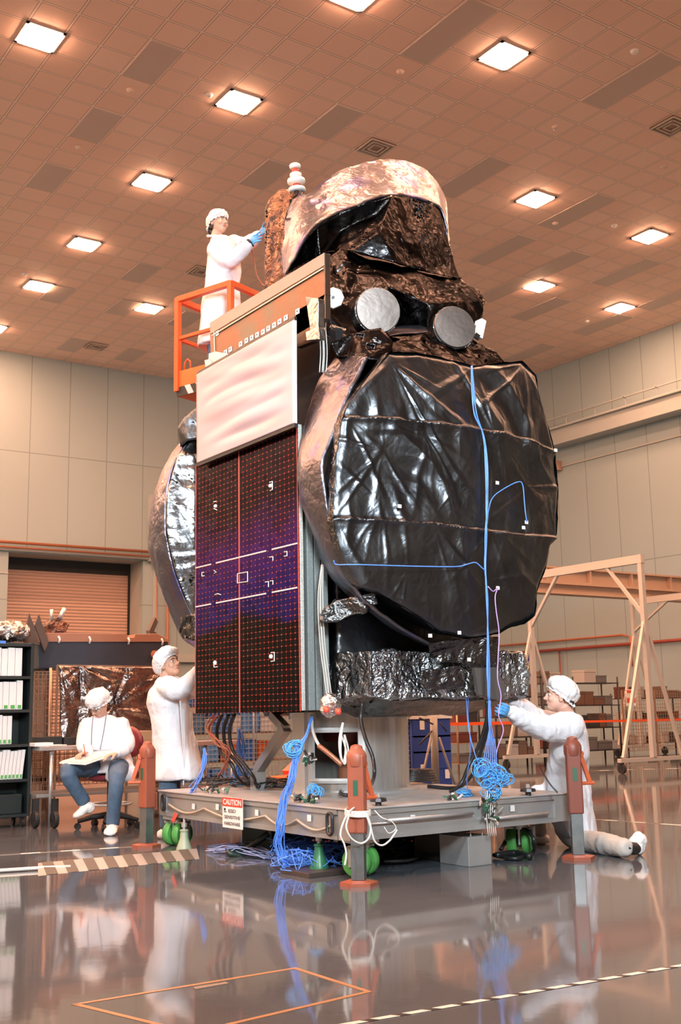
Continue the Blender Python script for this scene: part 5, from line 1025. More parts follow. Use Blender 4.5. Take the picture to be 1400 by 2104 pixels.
for k in range(8):
    t0 = 0.02+k*0.122; t1_ = t0+0.065; z = Vector((0, 0, 0.002)); add_prism(bm, [a.lerp(b_, t0+0.03)+z, a.lerp(b_, t1_+0.03)+z, m1_.lerp(m2_, t1_)+z, m1_.lerp(m2_, t0)+z], (0, 0, 0.001))
part('dark_stripes', bm, mat('dark_grit_stripe', (0.09, 0.085, 0.075), 0.6), rp)['kind'] = 'stuff'
bm = NB(); add_tube(bm, [PZ(-20, 1790, 0.015), PZ(90, 1783, 0.015), PZ(145, 1781, 0.015)], 0.012, 8); solo('floor_tube', bm, M_rope, 'white tube lying across the left end of the striped ramp', 'tube', smooth=True)
# ------------------------------------------------------------------ people
RV = Vector((_r.x, _r.y, 0)); AV = Vector((math.sin(YAW), math.cos(YAW), 0)); UP = Vector((0, 0, 1))
def remeshed(bm, voxel, smooth=2, fac=0.5):
    me = bpy.data.meshes.new('tmp'); bmesh.ops.recalc_face_normals(bm, faces=bm.faces); bm.to_mesh(me); bm.free()
    o = bpy.data.objects.new('tmp', me); COL.objects.link(o)
    r = o.modifiers.new('r', 'REMESH'); r.mode = 'VOXEL'; r.voxel_size = voxel
    s = o.modifiers.new('s', 'SMOOTH'); s.iterations = smooth; s.factor = fac
    dg = bpy.context.evaluated_depsgraph_get(); m2 = bpy.data.meshes.new_from_object(o.evaluated_get(dg)); bpy.data.objects.remove(o); bpy.data.meshes.remove(me)
    b = NB(); b.from_mesh(m2); bpy.data.meshes.remove(m2); return b
def frame(c, f, u=UP):
    f = Vector(f).normalized(); r = f.cross(Vector(u)).normalized(); u2 = r.cross(f)
    return Matrix(((r.x, f.x, u2.x, c[0]), (r.y, f.y, u2.y, c[1]), (r.z, f.z, u2.z, c[2]), (0, 0, 0, 1)))
def limb(bm, pts, radii, seg=14):
    P = [Vector(p) for p in pts]; t0 = (P[1]-P[0]).normalized(); t1 = (P[-1]-P[-2]).normalized()
    add_tube(bm, [P[0]-t0*radii[0]*0.6]+P+[P[-1]+t1*radii[-1]*0.6], [radii[0]*0.6]+list(radii)+[radii[-1]*0.6], seg)
def mid3(a, b, c, n=5):
    return smooth_path([a, b, c], n)
def loft(bm, rings, seg=28):
    """rings: (centre, half width along side, half depth along front, side vec, front vec)"""
    R_ = []
    for c, w_, d_, s_, f_ in rings:
        c = Vector(c); R_.append([bm.verts.new(c+s_*(w_*math.cos(2*PI*k/seg))+f_*(d_*math.sin(2*PI*k/seg))) for k in range(seg)])
    for a, b_ in zip(R_, R_[1:]):
        for k in range(seg): bm.faces.new((a[k], a[(k+1) % seg], b_[(k+1) % seg], b_[k]))
    bm.faces.new(R_[0][::-1]); bm.faces.new(R_[-1])
def ellm(bm, M, c, r, u=16, v=12):
    bmesh.ops.create_uvsphere(bm, u_segments=u, v_segments=v, radius=1.0, matrix=M @ Matrix.Translation(Vector(c)) @ Matrix.Diagonal((*r, 1)))
M_skin = mat('skin', (0.62, 0.38, 0.28), 0.5, noise_amt=0.08, noise_scale=30); M_skin.node_tree.nodes['Principled BSDF'].inputs['Subsurface Weight'].default_value = 0.0
M_hair = mat('dark_brown_hair', (0.035, 0.02, 0.015), 0.5); M_eye = mat('eye_white', (0.8, 0.78, 0.75), 0.2); M_iris = mat('dark_iris', (0.03, 0.02, 0.015), 0.15); M_lip = mat('lips', (0.55, 0.22, 0.18), 0.45)
M_coat = mat('white_lab_coat', (0.74, 0.75, 0.80), 0.75, bump=1.0, bump_scale=8); M_cap = mat('white_bouffant_cap', (0.80, 0.80, 0.81), 0.8, bump=0.8, bump_scale=40)
M_glove = mat('blue_nitrile', (0.10, 0.38, 0.78), 0.45); M_jean = mat('blue_denim', (0.085, 0.15, 0.24), 0.8, noise_amt=0.3, noise_scale=12, bump=0.3, bump_scale=25)
M_boot = mat('white_shoe_cover', (0.88, 0.85, 0.83), 0.7, bump=0.7, bump_scale=30); M_cuff = mat('knit_cuff', (0.7, 0.7, 0.66), 0.8)
def head_bm(bm, M):
    for c, r in (((0, -0.012, 0.03), (0.074, 0.093, 0.082)), ((0, 0.012, -0.03), (0.062, 0.076, 0.072)), ((0, 0.048, -0.078), (0.034, 0.034, 0.030)), ((0, 0.030, -0.055), (0.052, 0.05, 0.045)), ((0, 0.060, 0.030), (0.058, 0.028, 0.028)),
                 ((0.036, 0.058, -0.022), (0.026, 0.026, 0.026)), ((-0.036, 0.058, -0.022), (0.026, 0.026, 0.026)), ((0, 0.098, -0.022), (0.013, 0.020, 0.013)), ((0, 0.086, -0.004), (0.009, 0.018, 0.026)), ((0.011, 0.090, -0.026), (0.009, 0.012, 0.008)), ((-0.011, 0.090, -0.026), (0.009, 0.012, 0.008)),
                 ((0, 0.077, -0.052), (0.027, 0.014, 0.012)), ((0, 0.070, -0.030), (0.026, 0.018, 0.022)), ((0, 0.074, 0.028), (0.046, 0.014, 0.010)), ((0.076, -0.008, -0.005), (0.010, 0.020, 0.032)), ((-0.076, -0.008, -0.005), (0.010, 0.020, 0.032))):
        ellm(bm, M, c, r)
def hand_bm(bm, wrist, d, n, side, curl=0.5, spread=0.12, L=0.175, thumb=0.6):
    """side=+1: thumb on the +cross(d,n) side; fingers bend towards n"""
    d = Vector(d).normalized(); n = Vector(n); n = (n-d*n.dot(d)).normalized(); s = d.cross(n)*side; w_ = Vector(wrist)
    k = L/0.185
    ellp = Matrix(((s.x, d.x, n.x, 0), (s.y, d.y, n.y, 0), (s.z, d.z, n.z, 0), (0, 0, 0, 1)))
    T = Matrix.Translation(w_+d*0.048*k) @ ellp
    for c, r in (((0, 0, 0), (0.038*k, 0.050*k, 0.015*k)), ((0.024*k, -0.012*k, 0.005*k), (0.020*k, 0.034*k, 0.016*k)), ((0, -0.05*k, 0), (0.026*k, 0.03*k, 0.019*k))): ellm(bm, T, c, r)
    lens = (0.072, 0.080, 0.075, 0.058)
    for i in range(4):
        off = (1.5-i)*0.020*k; p = w_+d*0.088*k+s*off; a = 0.0; dirv = (d+s*(1.5-i)*spread*0.5).normalized(); pts = [p-dirv*0.025*k, p]; rr = [0.0105*k, 0.0098*k]
        for j, fr in enumerate((0.45, 0.31, 0.24)):
            a += curl*(0.8 if j == 0 else 1.0)*(1+0.12*i); v = dirv*math.cos(a)+n*math.sin(a); p = p+v*lens[i]*fr*k; pts.append(p); rr.append((0.0092, 0.0085, 0.007)[j]*k)
        add_tube(bm, pts, rr, 10)
        ellm(bm, Matrix.Translation(pts[-1]), (0, 0, 0), (rr[-1],)*3, 8, 6)
    p = w_+d*0.028*k+s*0.028*k; v = (d*0.75+s*0.65+n*thumb*0.5).normalized(); q = p+v*0.035*k; v2 = (d*0.9+s*0.15+n*thumb).normalized(); q2 = q+v2*0.03*k; v3 = (d*0.9-s*0.1+n*thumb*1.3).normalized(); q3 = q2+v3*0.024*k
    add_tube(bm, [p-v*0.01, p, q, q2, q3], [0.012*k, 0.013*k, 0.0115*k, 0.0105*k, 0.008*k], 10)
def face_bits(t, body, M, gaze=(0, 1, 0)):
    bm = NB()
    for s in (-1, 1): ellm(bm, M, (s*0.030, 0.073, 0.008), (0.013, 0.011, 0.0085))
    e = part('eyes', bm, M_eye, body, smooth=True)
    bm = NB()
    for s in (-1, 1): ellm(bm, M, (s*0.030+gaze[0]*0.004, 0.0815, 0.008+gaze[2]*0.003), (0.0058, 0.004, 0.0058))
    e['kind'] = 'part'; part('irises', bm, M_iris, e, smooth=True)
    bm = NB()
    for s in (-1, 1): add_tube(bm, [M @ Vector((s*x, y, z)) for x, y, z in ((0.012, 0.089, 0.026), (0.03, 0.087, 0.031), (0.047, 0.072, 0.025))], [0.003, 0.0042, 0.002], 6)
    part('eyebrows', bm, M_hair, body, smooth=True)
    bm = NB(); ellm(bm, M, (0, 0.0885, -0.0495), (0.021, 0.005, 0.0038)); ellm(bm, M, (0, 0.0875, -0.0575), (0.018, 0.006, 0.0045)); part('lips', bm, M_lip, body, smooth=True)
def cap(t, M, tilt=0.0, puff=1.0, seed=0, back=-0.018, low=0.0):
    T = M @ Matrix.Translation((0, back, 0.078)) @ Matrix.Rotation(tilt, 4, 'X'); bm = NB()
    n = 44; rows = []
    prof = [(0.0, 0.092), (0.04, 0.088), (0.075, 0.072), (0.100, 0.045), (0.112, 0.012), (0.112, -0.018), (0.104, -0.036), (0.097, -0.044), (0.103, -0.054), (0.107, -0.060)]
    for j, (r, z) in enumerate(prof):
        row = []
        for k in range(n):
            a = 2*PI*k/n; ruf = (0.008 if j >= 7 else 0.002)*math.sin(a*19+j*0.6+seed)+0.016*puff*noise.noise(Vector((math.cos(a)*2, math.sin(a)*2, z*18+seed)))
            rr = r*(puff if 1 < j < 7 else 1)+(ruf if r > 0.01 else 0); dz = -0.075*(0.5-0.5*math.sin(a))*(j/9)*1.0-low*(j/9)
            row.append(bm.verts.new(T @ Vector((rr*0.86*math.cos(a), rr*1.02*math.sin(a), z*0.80+dz+(0.004*math.sin(a*17+2) if j >= 8 else 0)))))
        rows.append(row)
    for a, b_ in zip(rows, rows[1:]):
        for k in range(n): bm.faces.new((a[k], a[(k+1) % n], b_[(k+1) % n], b_[k]))
    bmesh.ops.remove_doubles(bm, verts=rows[0], dist=0.001)
    bmesh.ops.subdivide_edges(bm, edges=bm.edges, cuts=1, use_grid_fill=True); crumple(bm, 0.009, 20, seed, 3)
    o = part('bouffant_cap', bm, M_cap, t, smooth=True); s = o.modifiers.new('t', 'SOLIDIFY'); s.thickness = 0.003; s.offset = 0; return o
def garment(name, t, build, m, voxel=0.014, sm=3, amp=0.022, scale=6.0, seed=0, stretch=(1, 1, 0.35), label=None):
    bm = NB(); build(bm); bm = remeshed(bm, voxel, sm, 0.6)
    if amp: crumple(bm, amp, scale, seed, 4, stretch)
    return part(name, bm, m, t, smooth=True, label=label)
def shoe(bm, heel, toe, h=0.05, w_=0.045):
    heel = Vector(heel); toe = Vector(toe); d = toe-heel; L = d.length; d.normalize(); s = d.cross(UP).normalized(); u = s.cross(d)
    loft(bm, [(heel-d*0.02+u*h*0.7, w_*0.5, h*0.5, s, u), (heel+d*0.02+u*h*0.85, w_*0.9, h*0.9, s, u), (heel+d*L*0.35+u*h*0.85, w_*0.95, h*0.9, s, u), (heel+d*L*0.65+u*h*0.62, w_*1.12, h*0.66, s, u), (heel+d*L*0.9+u*h*0.5, w_*1.0, h*0.5, s, u), (heel+d*L+u*h*0.42, w_*0.6, h*0.35, s, u)], 16)
def V3(a): return PD(*a)
# ---- worker on the lift
D1 = 10.9
H1 = V3((449, 461, D1)); f1 = RV*0.74-AV*0.62+UP*0.12
top1 = V3((440, 429, D1)).z; FL1 = top1-1.80
t1 = thing('person', 'person in white coat and blue gloves standing in the orange lift basket', 'person', (H1.x-0.1, H1.y+0.1, FL1))
M1 = frame(H1, f1, UP*1.0+RV*0.12)
nk = H1-UP*0.13-RV*0.03; sR = V3((440, 512, D1-0.12)); sL = V3((478, 500, D1+0.16)); chest = (sR+sL)/2
hip1 = Vector((chest.x-0.02, chest.y, FL1+0.92)); eR = V3((470, 537, D1-0.20)); wR = V3((514, 500, D1-0.16)); eL = V3((505, 503, D1+0.25)); wL = V3((535, 480, D1+0.1))
s1 = (sR-sL); s1.z = 0; s1.normalize(); fr1 = UP.cross(s1)*-1; fr1 = fr1 if fr1.dot(RV) > 0 else -fr1
def body1(bm):
    head_bm(bm, M1); limb(bm, [H1-UP*0.07-RV*0.01, nk-UP*0.04], [0.05, 0.055])
    loft(bm, [(chest+UP*0.06, 0.06, 0.05, s1, fr1), (chest+UP*0.01, 0.15, 0.08, s1, fr1), (chest-UP*0.15, 0.15, 0.10, s1, fr1), (hip1+UP*0.12, 0.12, 0.09, s1, fr1), (hip1-UP*0.05, 0.15, 0.10, s1, fr1)])
    limb(bm, mid3(sR, eR, wR), [0.05]*4+[0.042]*3+[0.032]*4); limb(bm, mid3(sL, eL, wL), [0.05]*4+[0.042]*3+[0.032]*4)
    for s in (-1, 1): limb(bm, [hip1+s1*s*0.09, hip1+s1*s*0.10-UP*0.45, hip1+s1*s*0.10-UP*0.84], [0.08, 0.055, 0.04])
bm = NB(); body1(bm); b1 = part('body', remeshed(bm, 0.0055, 2, 0.5), M_skin, t1, smooth=True)
face_bits(t1, b1, M1, (0.5, 1, 0.5))
cap(t1, M1, 0.10, 1.0, 1)
bm = NB(); ellm(bm, M1, (0, -0.085, -0.045), (0.05, 0.035, 0.05)); ellm(bm, M1, (0.0, -0.10, -0.085), (0.03, 0.03, 0.04)); ellm(bm, M1, (-0.062, -0.035, -0.02), (0.014, 0.03, 0.04)); ellm(bm, M1, (0.062, -0.035, -0.02), (0.014, 0.03, 0.04)); densify(bm, 0.015); crumple(bm, 0.008, 30, 3); part('hair', bm, M_hair, t1, smooth=True)
def coat1(bm):
    loft(bm, [(chest+UP*0.085, 0.075, 0.075, s1, fr1), (chest+UP*0.05, 0.15, 0.10, s1, fr1), (chest-UP*0.05, 0.20, 0.13, s1, fr1), (chest-UP*0.25, 0.19, 0.15, s1, fr1), (hip1+UP*0.15, 0.185, 0.15, s1, fr1), (hip1, 0.20, 0.17, s1, fr1), (hip1-UP*0.25, 0.22, 0.20, s1, fr1), (hip1-UP*0.50, 0.24, 0.23, s1, fr1)])
    limb(bm, mid3(sR+UP*0.0, eR, wR, 4), [0.088, 0.085, 0.082, 0.08, 0.08, 0.075, 0.068, 0.06, 0.052]); limb(bm, mid3(sL, eL, wL, 4), [0.085, 0.082, 0.08, 0.08, 0.075, 0.07, 0.065, 0.06, 0.052])
garment('lab_coat', t1, coat1, M_coat, seed=1)
bm = NB()
for s in (-1, 1): add_tube(bm, [nk-UP*0.0+s1*s*0.06-fr1*0.05, nk+s1*s*0.055+fr1*0.045-UP*0.02, chest+fr1*0.125+s1*s*0.015-UP*0.08], [0.014, 0.016, 0.010], 8)
part('coat_collar', bm, M_coat, t1, smooth=True)
bm = NB(); hand_bm(bm, wR, (PD(545, 476, D1-0.3)-wR), fr1*0.2-s1*0.8+UP*0.1, 1, 0.12, 0.35); g = part('glove', remeshed(bm, 0.0035, 1), M_glove, t1, smooth=True)
bm = NB(); add_lathe(bm, [(0.045, -0.012), (0.048, 0), (0.045, 0.012)], Matrix.Translation(wR) @ (wR-eR).to_track_quat('Z', 'Y').to_matrix().to_4x4(), 20); part('wrist_strap', bm, M_black, t1, smooth=True)
bm = NB(); hand_bm(bm, wL, (PD(556, 466, D1+0.05)-wL), -s1*-0.6+UP*0.1, -1, 0.2, 0.3); part('glove', remeshed(bm, 0.0035, 1), M_glove, t1, smooth=True)
def trous1(bm):
    for s in (-1, 1): limb(bm, [hip1+s1*s*0.09-UP*0.1, hip1+s1*s*0.10-UP*0.45, hip1+s1*s*0.10-UP*0.83], [0.095, 0.08, 0.07])
garment('trousers', t1, trous1, M_jean, 0.014, 2, 0.008, 9, 2)
def shoes1(bm):
    for s in (-1, 1): p = hip1+s1*s*0.10; p = Vector((p.x, p.y, FL1+0.0)); shoe(bm, p-fr1*0.07, p+fr1*0.17)
garment('shoe_covers', t1, shoes1, M_boot, 0.01, 2, 0.005, 14, 3)
bm = NB(); add_cable(bm, [wR-UP*0.03, PD(522, 530, D1-0.1), PD(528, 565, D1-0.1), PD(540, 585, D1-0.2), PD(552, 586, D1-0.6)], 0.007); solo('ground_cord', bm, M_rust, 'brown curly ground cord hanging from the wrist of the lift worker', 'cord', smooth=True)
# ---- standing worker at the left corner of the platform
D2 = 9.75
H2 = V3((347, 1366, D2)); f2 = RV*0.80-AV*0.55+UP*0.30
t2 = thing('person', 'person in white coat standing behind the left corner of the platform looking up', 'person', (H2.x, H2.y, 0))
M2 = frame(H2, f2, UP-RV*0.2)
sN = V3((337, 1410, D2-0.14)); sF = V3((352, 1406, D2+0.22)); ch2 = (sN+sF)/2; hip2 = Vector((ch2.x+0.03, ch2.y, 0.88)); eN = V3((372, 1414, D2-0.22)); wN = V3((412, 1376, D2-0.15)); eF = V3((385, 1425, D2+0.15)); wF = V3((420, 1400, D2+0.05))
s2 = (sN-sF); s2.z = 0; s2.normalize(); fr2 = UP.cross(s2); fr2 = fr2 if fr2.dot(RV) > 0 else -fr2
def body2(bm):
    head_bm(bm, M2); limb(bm, [H2-UP*0.06-RV*0.03, ch2+UP*0.04], [0.055, 0.062])
    loft(bm, [(ch2+UP*0.05, 0.06, 0.05, s2, fr2), (ch2, 0.16, 0.08, s2, fr2), (ch2-UP*0.15, 0.16, 0.10, s2, fr2), (hip2+UP*0.12, 0.13, 0.10, s2, fr2), (hip2-UP*0.05, 0.15, 0.11, s2, fr2)])
    limb(bm, mid3(sN, eN, wN), [0.05]*4+[0.042]*3+[0.032]*4); limb(bm, mid3(sF, eF, wF), [0.05]*4+[0.042]*3+[0.032]*4)
    hand_bm(bm, wN, wN-eN, AV-UP*0.3, 1, 0.4); hand_bm(bm, wF, wF-eF, -AV-UP*0.3, -1, 0.4)
    for s in (-1, 1): limb(bm, [hip2+s2*s*0.09, hip2+s2*s*0.10-UP*0.42, hip2+s2*s*0.10-UP*0.80], [0.08, 0.055, 0.04])
bm = NB(); body2(bm); b2 = part('body', remeshed(bm, 0.0055, 2, 0.5), M_skin, t2, smooth=True); face_bits(t2, b2, M2, (0.4, 1, 0.6)); cap(t2, M2, 0.35, 1.22, 5, back=-0.03, low=0.01)
def coat2(bm):
    loft(bm, [(ch2+UP*0.075, 0.075, 0.075, s2, fr2), (ch2+UP*0.045, 0.15, 0.10, s2, fr2), (ch2-UP*0.05, 0.21, 0.16, s2, fr2), (ch2-UP*0.15, 0.212, 0.18, s2, fr2), (hip2+UP*0.15, 0.21, 0.185, s2, fr2), (hip2+RV*0.02, 0.21, 0.17, s2, fr2), (hip2-UP*0.2+RV*0.05, 0.225, 0.195, s2, fr2), (hip2-UP*0.40+RV*0.07, 0.24, 0.225, s2, fr2)])
    limb(bm, mid3(sN, eN, wN, 4), [0.09, 0.09, 0.088, 0.085, 0.08, 0.075, 0.07, 0.065, 0.055]); limb(bm, mid3(sF, eF, wF, 4), [0.085, 0.082, 0.08, 0.08, 0.075, 0.07, 0.065, 0.06, 0.052])
garment('lab_coat', t2, coat2, M_coat, seed=4, amp=0.034, scale=5.5, stretch=(1, 1, 0.22))
bm = NB(); pts = [PD(370, 1440, D2-0.21), PD(374, 1500, D2-0.235), PD(378, 1560, D2-0.26), PD(377, 1615, D2-0.27)]; add_tube(bm, smooth_path(pts), 0.006, 6); part('coat_placket', bm, M_coat, t2, smooth=True)
def trous2(bm):
    for s in (-1, 1): limb(bm, [hip2+s2*s*0.09-UP*0.1, hip2+s2*s*0.10-UP*0.42, hip2+s2*s*0.10-UP*0.78], [0.095, 0.08, 0.07])
garment('jeans', t2, trous2, M_jean, 0.014, 2, 0.008, 9, 2)
def shoes2(bm):
    for s in (-1, 1): p = hip2+s2*s*0.10; p = Vector((p.x, p.y, 0)); shoe(bm, p-fr2*0.07, p+fr2*0.17)
garment('shoe_covers', t2, shoes2, M_boot, 0.01, 2, 0.005, 14, 3)
# ---- seated worker with a clipboard
D3 = 10.55
H3 = V3((203, 1448, D3-0.06)); f3 = -AV*0.62-RV*0.42-UP*0.62
CHR = Vector((V3((226, 1600, D3+0.05)).x, V3((226, 1600, D3+0.05)).y, 0))
t3 = thing('person', 'person in white coat and jeans sitting on a maroon stool writing', 'person', (CHR.x, CHR.y, 0.48))
M3 = frame(H3, f3, UP)
sA = V3((180, 1487, D3-0.02)); sB = V3((247, 1486, D3+0.03)); ch3 = (sA+sB)/2; hip3 = Vector((CHR.x, CHR.y, 0.56)); s3 = (sB-sA); s3.z = 0; s3.normalize(); fr3 = UP.cross(s3); fr3 = fr3 if fr3.dot(AV) < 0 else -fr3
eA = V3((172, 1528, D3-0.10)); wA = V3((182, 1546, D3-0.30)); eB = V3((262, 1530, D3-0.08)); wB = V3((240, 1548, D3-0.30))
kA = V3((140, 1584, D3-0.42)); aA = V3((172, 1652, D3-0.36)); kB = V3((240, 1598, D3-0.48)); aB = V3((231, 1692, D3-0.52))
def body3(bm):
    head_bm(bm, M3); limb(bm, [H3-UP*0.05+AV*0.03, ch3+UP*0.04], [0.052, 0.058])
    loft(bm, [(ch3+UP*0.05, 0.06, 0.05, s3, fr3), (ch3, 0.15, 0.08, s3, fr3), (ch3-UP*0.15, 0.15, 0.10, s3, fr3), (hip3+UP*0.08, 0.14, 0.10, s3, fr3), (hip3-UP*0.03, 0.15, 0.10, s3, fr3)])
    limb(bm, mid3(sA, eA, wA), [0.05]*4+[0.042]*3+[0.030]*4); limb(bm, mid3(sB, eB, wB), [0.05]*4+[0.042]*3+[0.030]*4)
    hand_bm(bm, wA, (V3((166, 1549, D3-0.36))-wA), -UP+RV*0.2, -1, 0.55, L=0.18, thumb=0.9); hand_bm(bm, wB, (V3((222, 1552, D3-0.36))-wB), -UP, 1, 0.35, L=0.18)
    limb(bm, [hip3-s3*0.09, kA, aA], [0.085, 0.058, 0.042]); limb(bm, [hip3+s3*0.09, kB, aB], [0.085, 0.058, 0.042])
bm = NB(); body3(bm); b3 = part('body', remeshed(bm, 0.0055, 2, 0.5), M_skin, t3, smooth=True); face_bits(t3, b3, M3, (0, 1, -0.8)); cap(t3, M3, -0.15, 1.05, 9, back=-0.015)
bm = NB()
for s in (-1, 1):
    pts = [M3 @ Vector((s*0.030+0.021*math.cos(a), 0.094, 0.006+0.015*math.sin(a))) for a in np.linspace(0, 2*PI, 14)[:-1]]; add_tube(bm, pts, 0.0018, 5, closed=True); add_tube(bm, [M3 @ Vector((s*0.051, 0.092, 0.01)), M3 @ Vector((s*0.076, 0.03, 0.01)), M3 @ Vector((s*0.078, -0.005, 0.008))], 0.0018, 5)
add_tube(bm, [M3 @ Vector((-0.01, 0.096, 0.008)), M3 @ Vector((0.01, 0.096, 0.008))], 0.002, 5); part('glasses', bm, M_ink, t3)
def coat3(bm):
    loft(bm, [(ch3+UP*0.075, 0.075, 0.07, s3, fr3), (ch3+UP*0.045, 0.15, 0.095, s3, fr3), (ch3-UP*0.05, 0.19, 0.13, s3, fr3), (ch3-UP*0.25, 0.185, 0.15, s3, fr3), (hip3+UP*0.12, 0.19, 0.16, s3, fr3), (hip3+UP*0.0, 0.22, 0.18, s3, fr3), (hip3-UP*0.05+fr3*0.03, 0.22, 0.19, s3, fr3)])
    limb(bm, mid3(sA, eA, wA, 4), [0.085, 0.085, 0.082, 0.08, 0.078, 0.07, 0.062, 0.055, 0.047]); limb(bm, mid3(sB, eB, wB, 4), [0.085, 0.085, 0.082, 0.08, 0.078, 0.07, 0.062, 0.055, 0.047])
    a = V3((262, 1590, D3-0.1)); b_ = V3((228, 1590, D3-0.25)); limb(bm, [hip3+s3*0.12+UP*0.02, a, b_-UP*0.02], [0.10, 0.085, 0.06])
garment('lab_coat', t3, coat3, M_coat, seed=7, amp=0.024)
def jeans3(bm):
    limb(bm, mid3(hip3-s3*0.09, kA, aA+UP*0.02, 5), [0.10, 0.098, 0.092, 0.088, 0.082, 0.078, 0.07, 0.066, 0.063, 0.062, 0.062]); limb(bm, mid3(hip3+s3*0.09, kB, aB, 5), [0.10, 0.098, 0.092, 0.088, 0.082, 0.075, 0.068, 0.066, 0.063, 0.062, 0.064])
garment('jeans', t3, jeans3, M_jean, 0.013, 2, 0.010, 9, 2)
bm = NB(); h_ = aA-UP*0.05; shoe(bm, V3((192, 1663, D3-0.34)), V3((154, 1684, D3-0.46)), 0.05, 0.05); limb(bm, [aA, V3((185, 1662, D3-0.36))], [0.05, 0.055]); bm = remeshed(bm, 0.009, 2); crumple(bm, 0.006, 16, 4); part('shoe_cover', bm, M_boot, t3, smooth=True)
bm = NB(); p_ = Vector((aB.x, aB.y, 0.0)); q_ = PZ(221, 1722, 0.0); d_ = (q_-p_); d_.z = 0; d_.normalize(); shoe(bm, p_-d_*0.03, p_+d_*0.24, 0.05, 0.052); limb(bm, [p_+UP*0.10, p_+UP*0.05], [0.055, 0.055]); bm = remeshed(bm, 0.009, 2); crumple(bm, 0.006, 16, 5); part('shoe_cover', bm, M_boot, t3, smooth=True)
bm = NB(); add_cable(bm, [V3((192, 1470, D3-0.13)), V3((189, 1500, D3-0.19)), V3((188, 1535, D3-0.20))], 0.004); add_cable(bm, [V3((219, 1466, D3-0.12)), V3((214, 1500, D3-0.18)), V3((206, 1540, D3-0.20))], 0.004); part('lanyard', bm, mat('blue_grey_cord', (0.13, 0.17, 0.28), 0.6), t3, smooth=True)
# drawing board, pen
bc = [V3(a) for a in ((122, 1566, D3-0.40), (190, 1545, D3-0.25), (257, 1541, D3-0.22), (176, 1569, D3-0.52))]
bm = NB(); add_prism(bm, bc, (0, 0, -0.012)); db = thing('drawing_board', 'large white paper sheet on a board resting on the lap of the seated worker', 'paper', tuple(sum(bc, Vector())/4)); part('board', bm, mat('white_paper', (0.82, 0.78, 0.74), 0.6), db)
bm = NB(); pc = sum(bc, Vector())/4; add_prism(bm, [pc+(c-pc)*0.93+UP*0.004 for c in bc], (0, 0, 0.003)); part('paper_sheet', bm, mat('printed_paper', (0.80, 0.72, 0.68), 0.6, noise_amt=0.25, noise_scale=25), db)
bm = NB(); add_tube(bm, [V3((176, 1556, D3-0.42)), V3((172, 1529, D3-0.38))], 0.005, 8); solo('pen', bm, M_redr, 'red pen held upright in the hand of the seated worker', 'pen', smooth=True)
# ---- kneeling worker at the right
D4 = 8.35
H4 = V3((1150, 1432, D4)); f4 = -RV*0.97+AV*0.10+UP*0.14
t4 = thing('person', 'person in white coat kneeling at the right end of the platform', 'person', (6.1, 6.15, 0))
M4 = frame(H4, f4, UP+RV*0.10)
sN4 = V3((1176, 1492, D4-0.16)); sF4 = V3((1160, 1490, D4+0.22)); ch4 = (sN4+sF4)/2; hip4 = V3((1166, 1640, D4+0.06)); eN4 = V3((1112, 1496, D4-0.28)); wN4 = V3((1052, 1464, D4-0.40)); eF4 = V3((1100, 1478, D4+0.15)); wF4 = V3((1050, 1436, D4-0.02))
s4 = (sN4-sF4); s4.z = 0; s4.normalize(); fr4 = UP.cross(s4); fr4 = fr4 if fr4.dot(RV) < 0 else -fr4
kn4 = V3((1175, 1765, D4-0.02)); kn4.z = 0.09; an4 = PZ(1285, 1742, 0.07); to4 = PZ(1325, 1745, 0.05); kf = V3((1105, 1655, D4+0.2)); af = V3((1112, 1755, D4+0.22)); af.z = 0.1
def body4(bm):
    head_bm(bm, M4); limb(bm, [H4-UP*0.05+RV*0.02, ch4+UP*0.05], [0.058, 0.066])
    loft(bm, [(ch4+UP*0.05, 0.07, 0.06, s4, fr4), (ch4, 0.17, 0.09, s4, fr4), (ch4-UP*0.15, 0.17, 0.11, s4, fr4), (hip4+UP*0.12, 0.14, 0.11, s4, fr4), (hip4-UP*0.05, 0.16, 0.12, s4, fr4)])
    limb(bm, mid3(sN4, eN4, wN4), [0.055]*4+[0.045]*3+[0.034]*4); limb(bm, mid3(sF4, eF4, wF4), [0.055]*4+[0.045]*3+[0.034]*4)
    limb(bm, [hip4+s4*0.09, kn4, an4], [0.09, 0.062, 0.042]); limb(bm, [hip4-s4*0.09, kf, af], [0.09, 0.062, 0.045])
bm = NB(); body4(bm); b4_ = part('body', remeshed(bm, 0.0055, 2, 0.5), mat('skin_ruddy', (0.72, 0.42, 0.32), 0.5), t4, smooth=True); face_bits(t4, b4_, M4, (0, 1, 0.3)); cap(t4, M4, 0.22, 1.08, 13, back=-0.028)
bm = NB(); ellm(bm, M4, (0.066, -0.035, 0.005), (0.012, 0.022, 0.03)); ellm(bm, M4, (-0.066, -0.035, 0.005), (0.012, 0.022, 0.03)); ellm(bm, M4, (0, -0.085, -0.02), (0.055, 0.03, 0.04)); part('hair', bm, M_hair, t4, smooth=True)
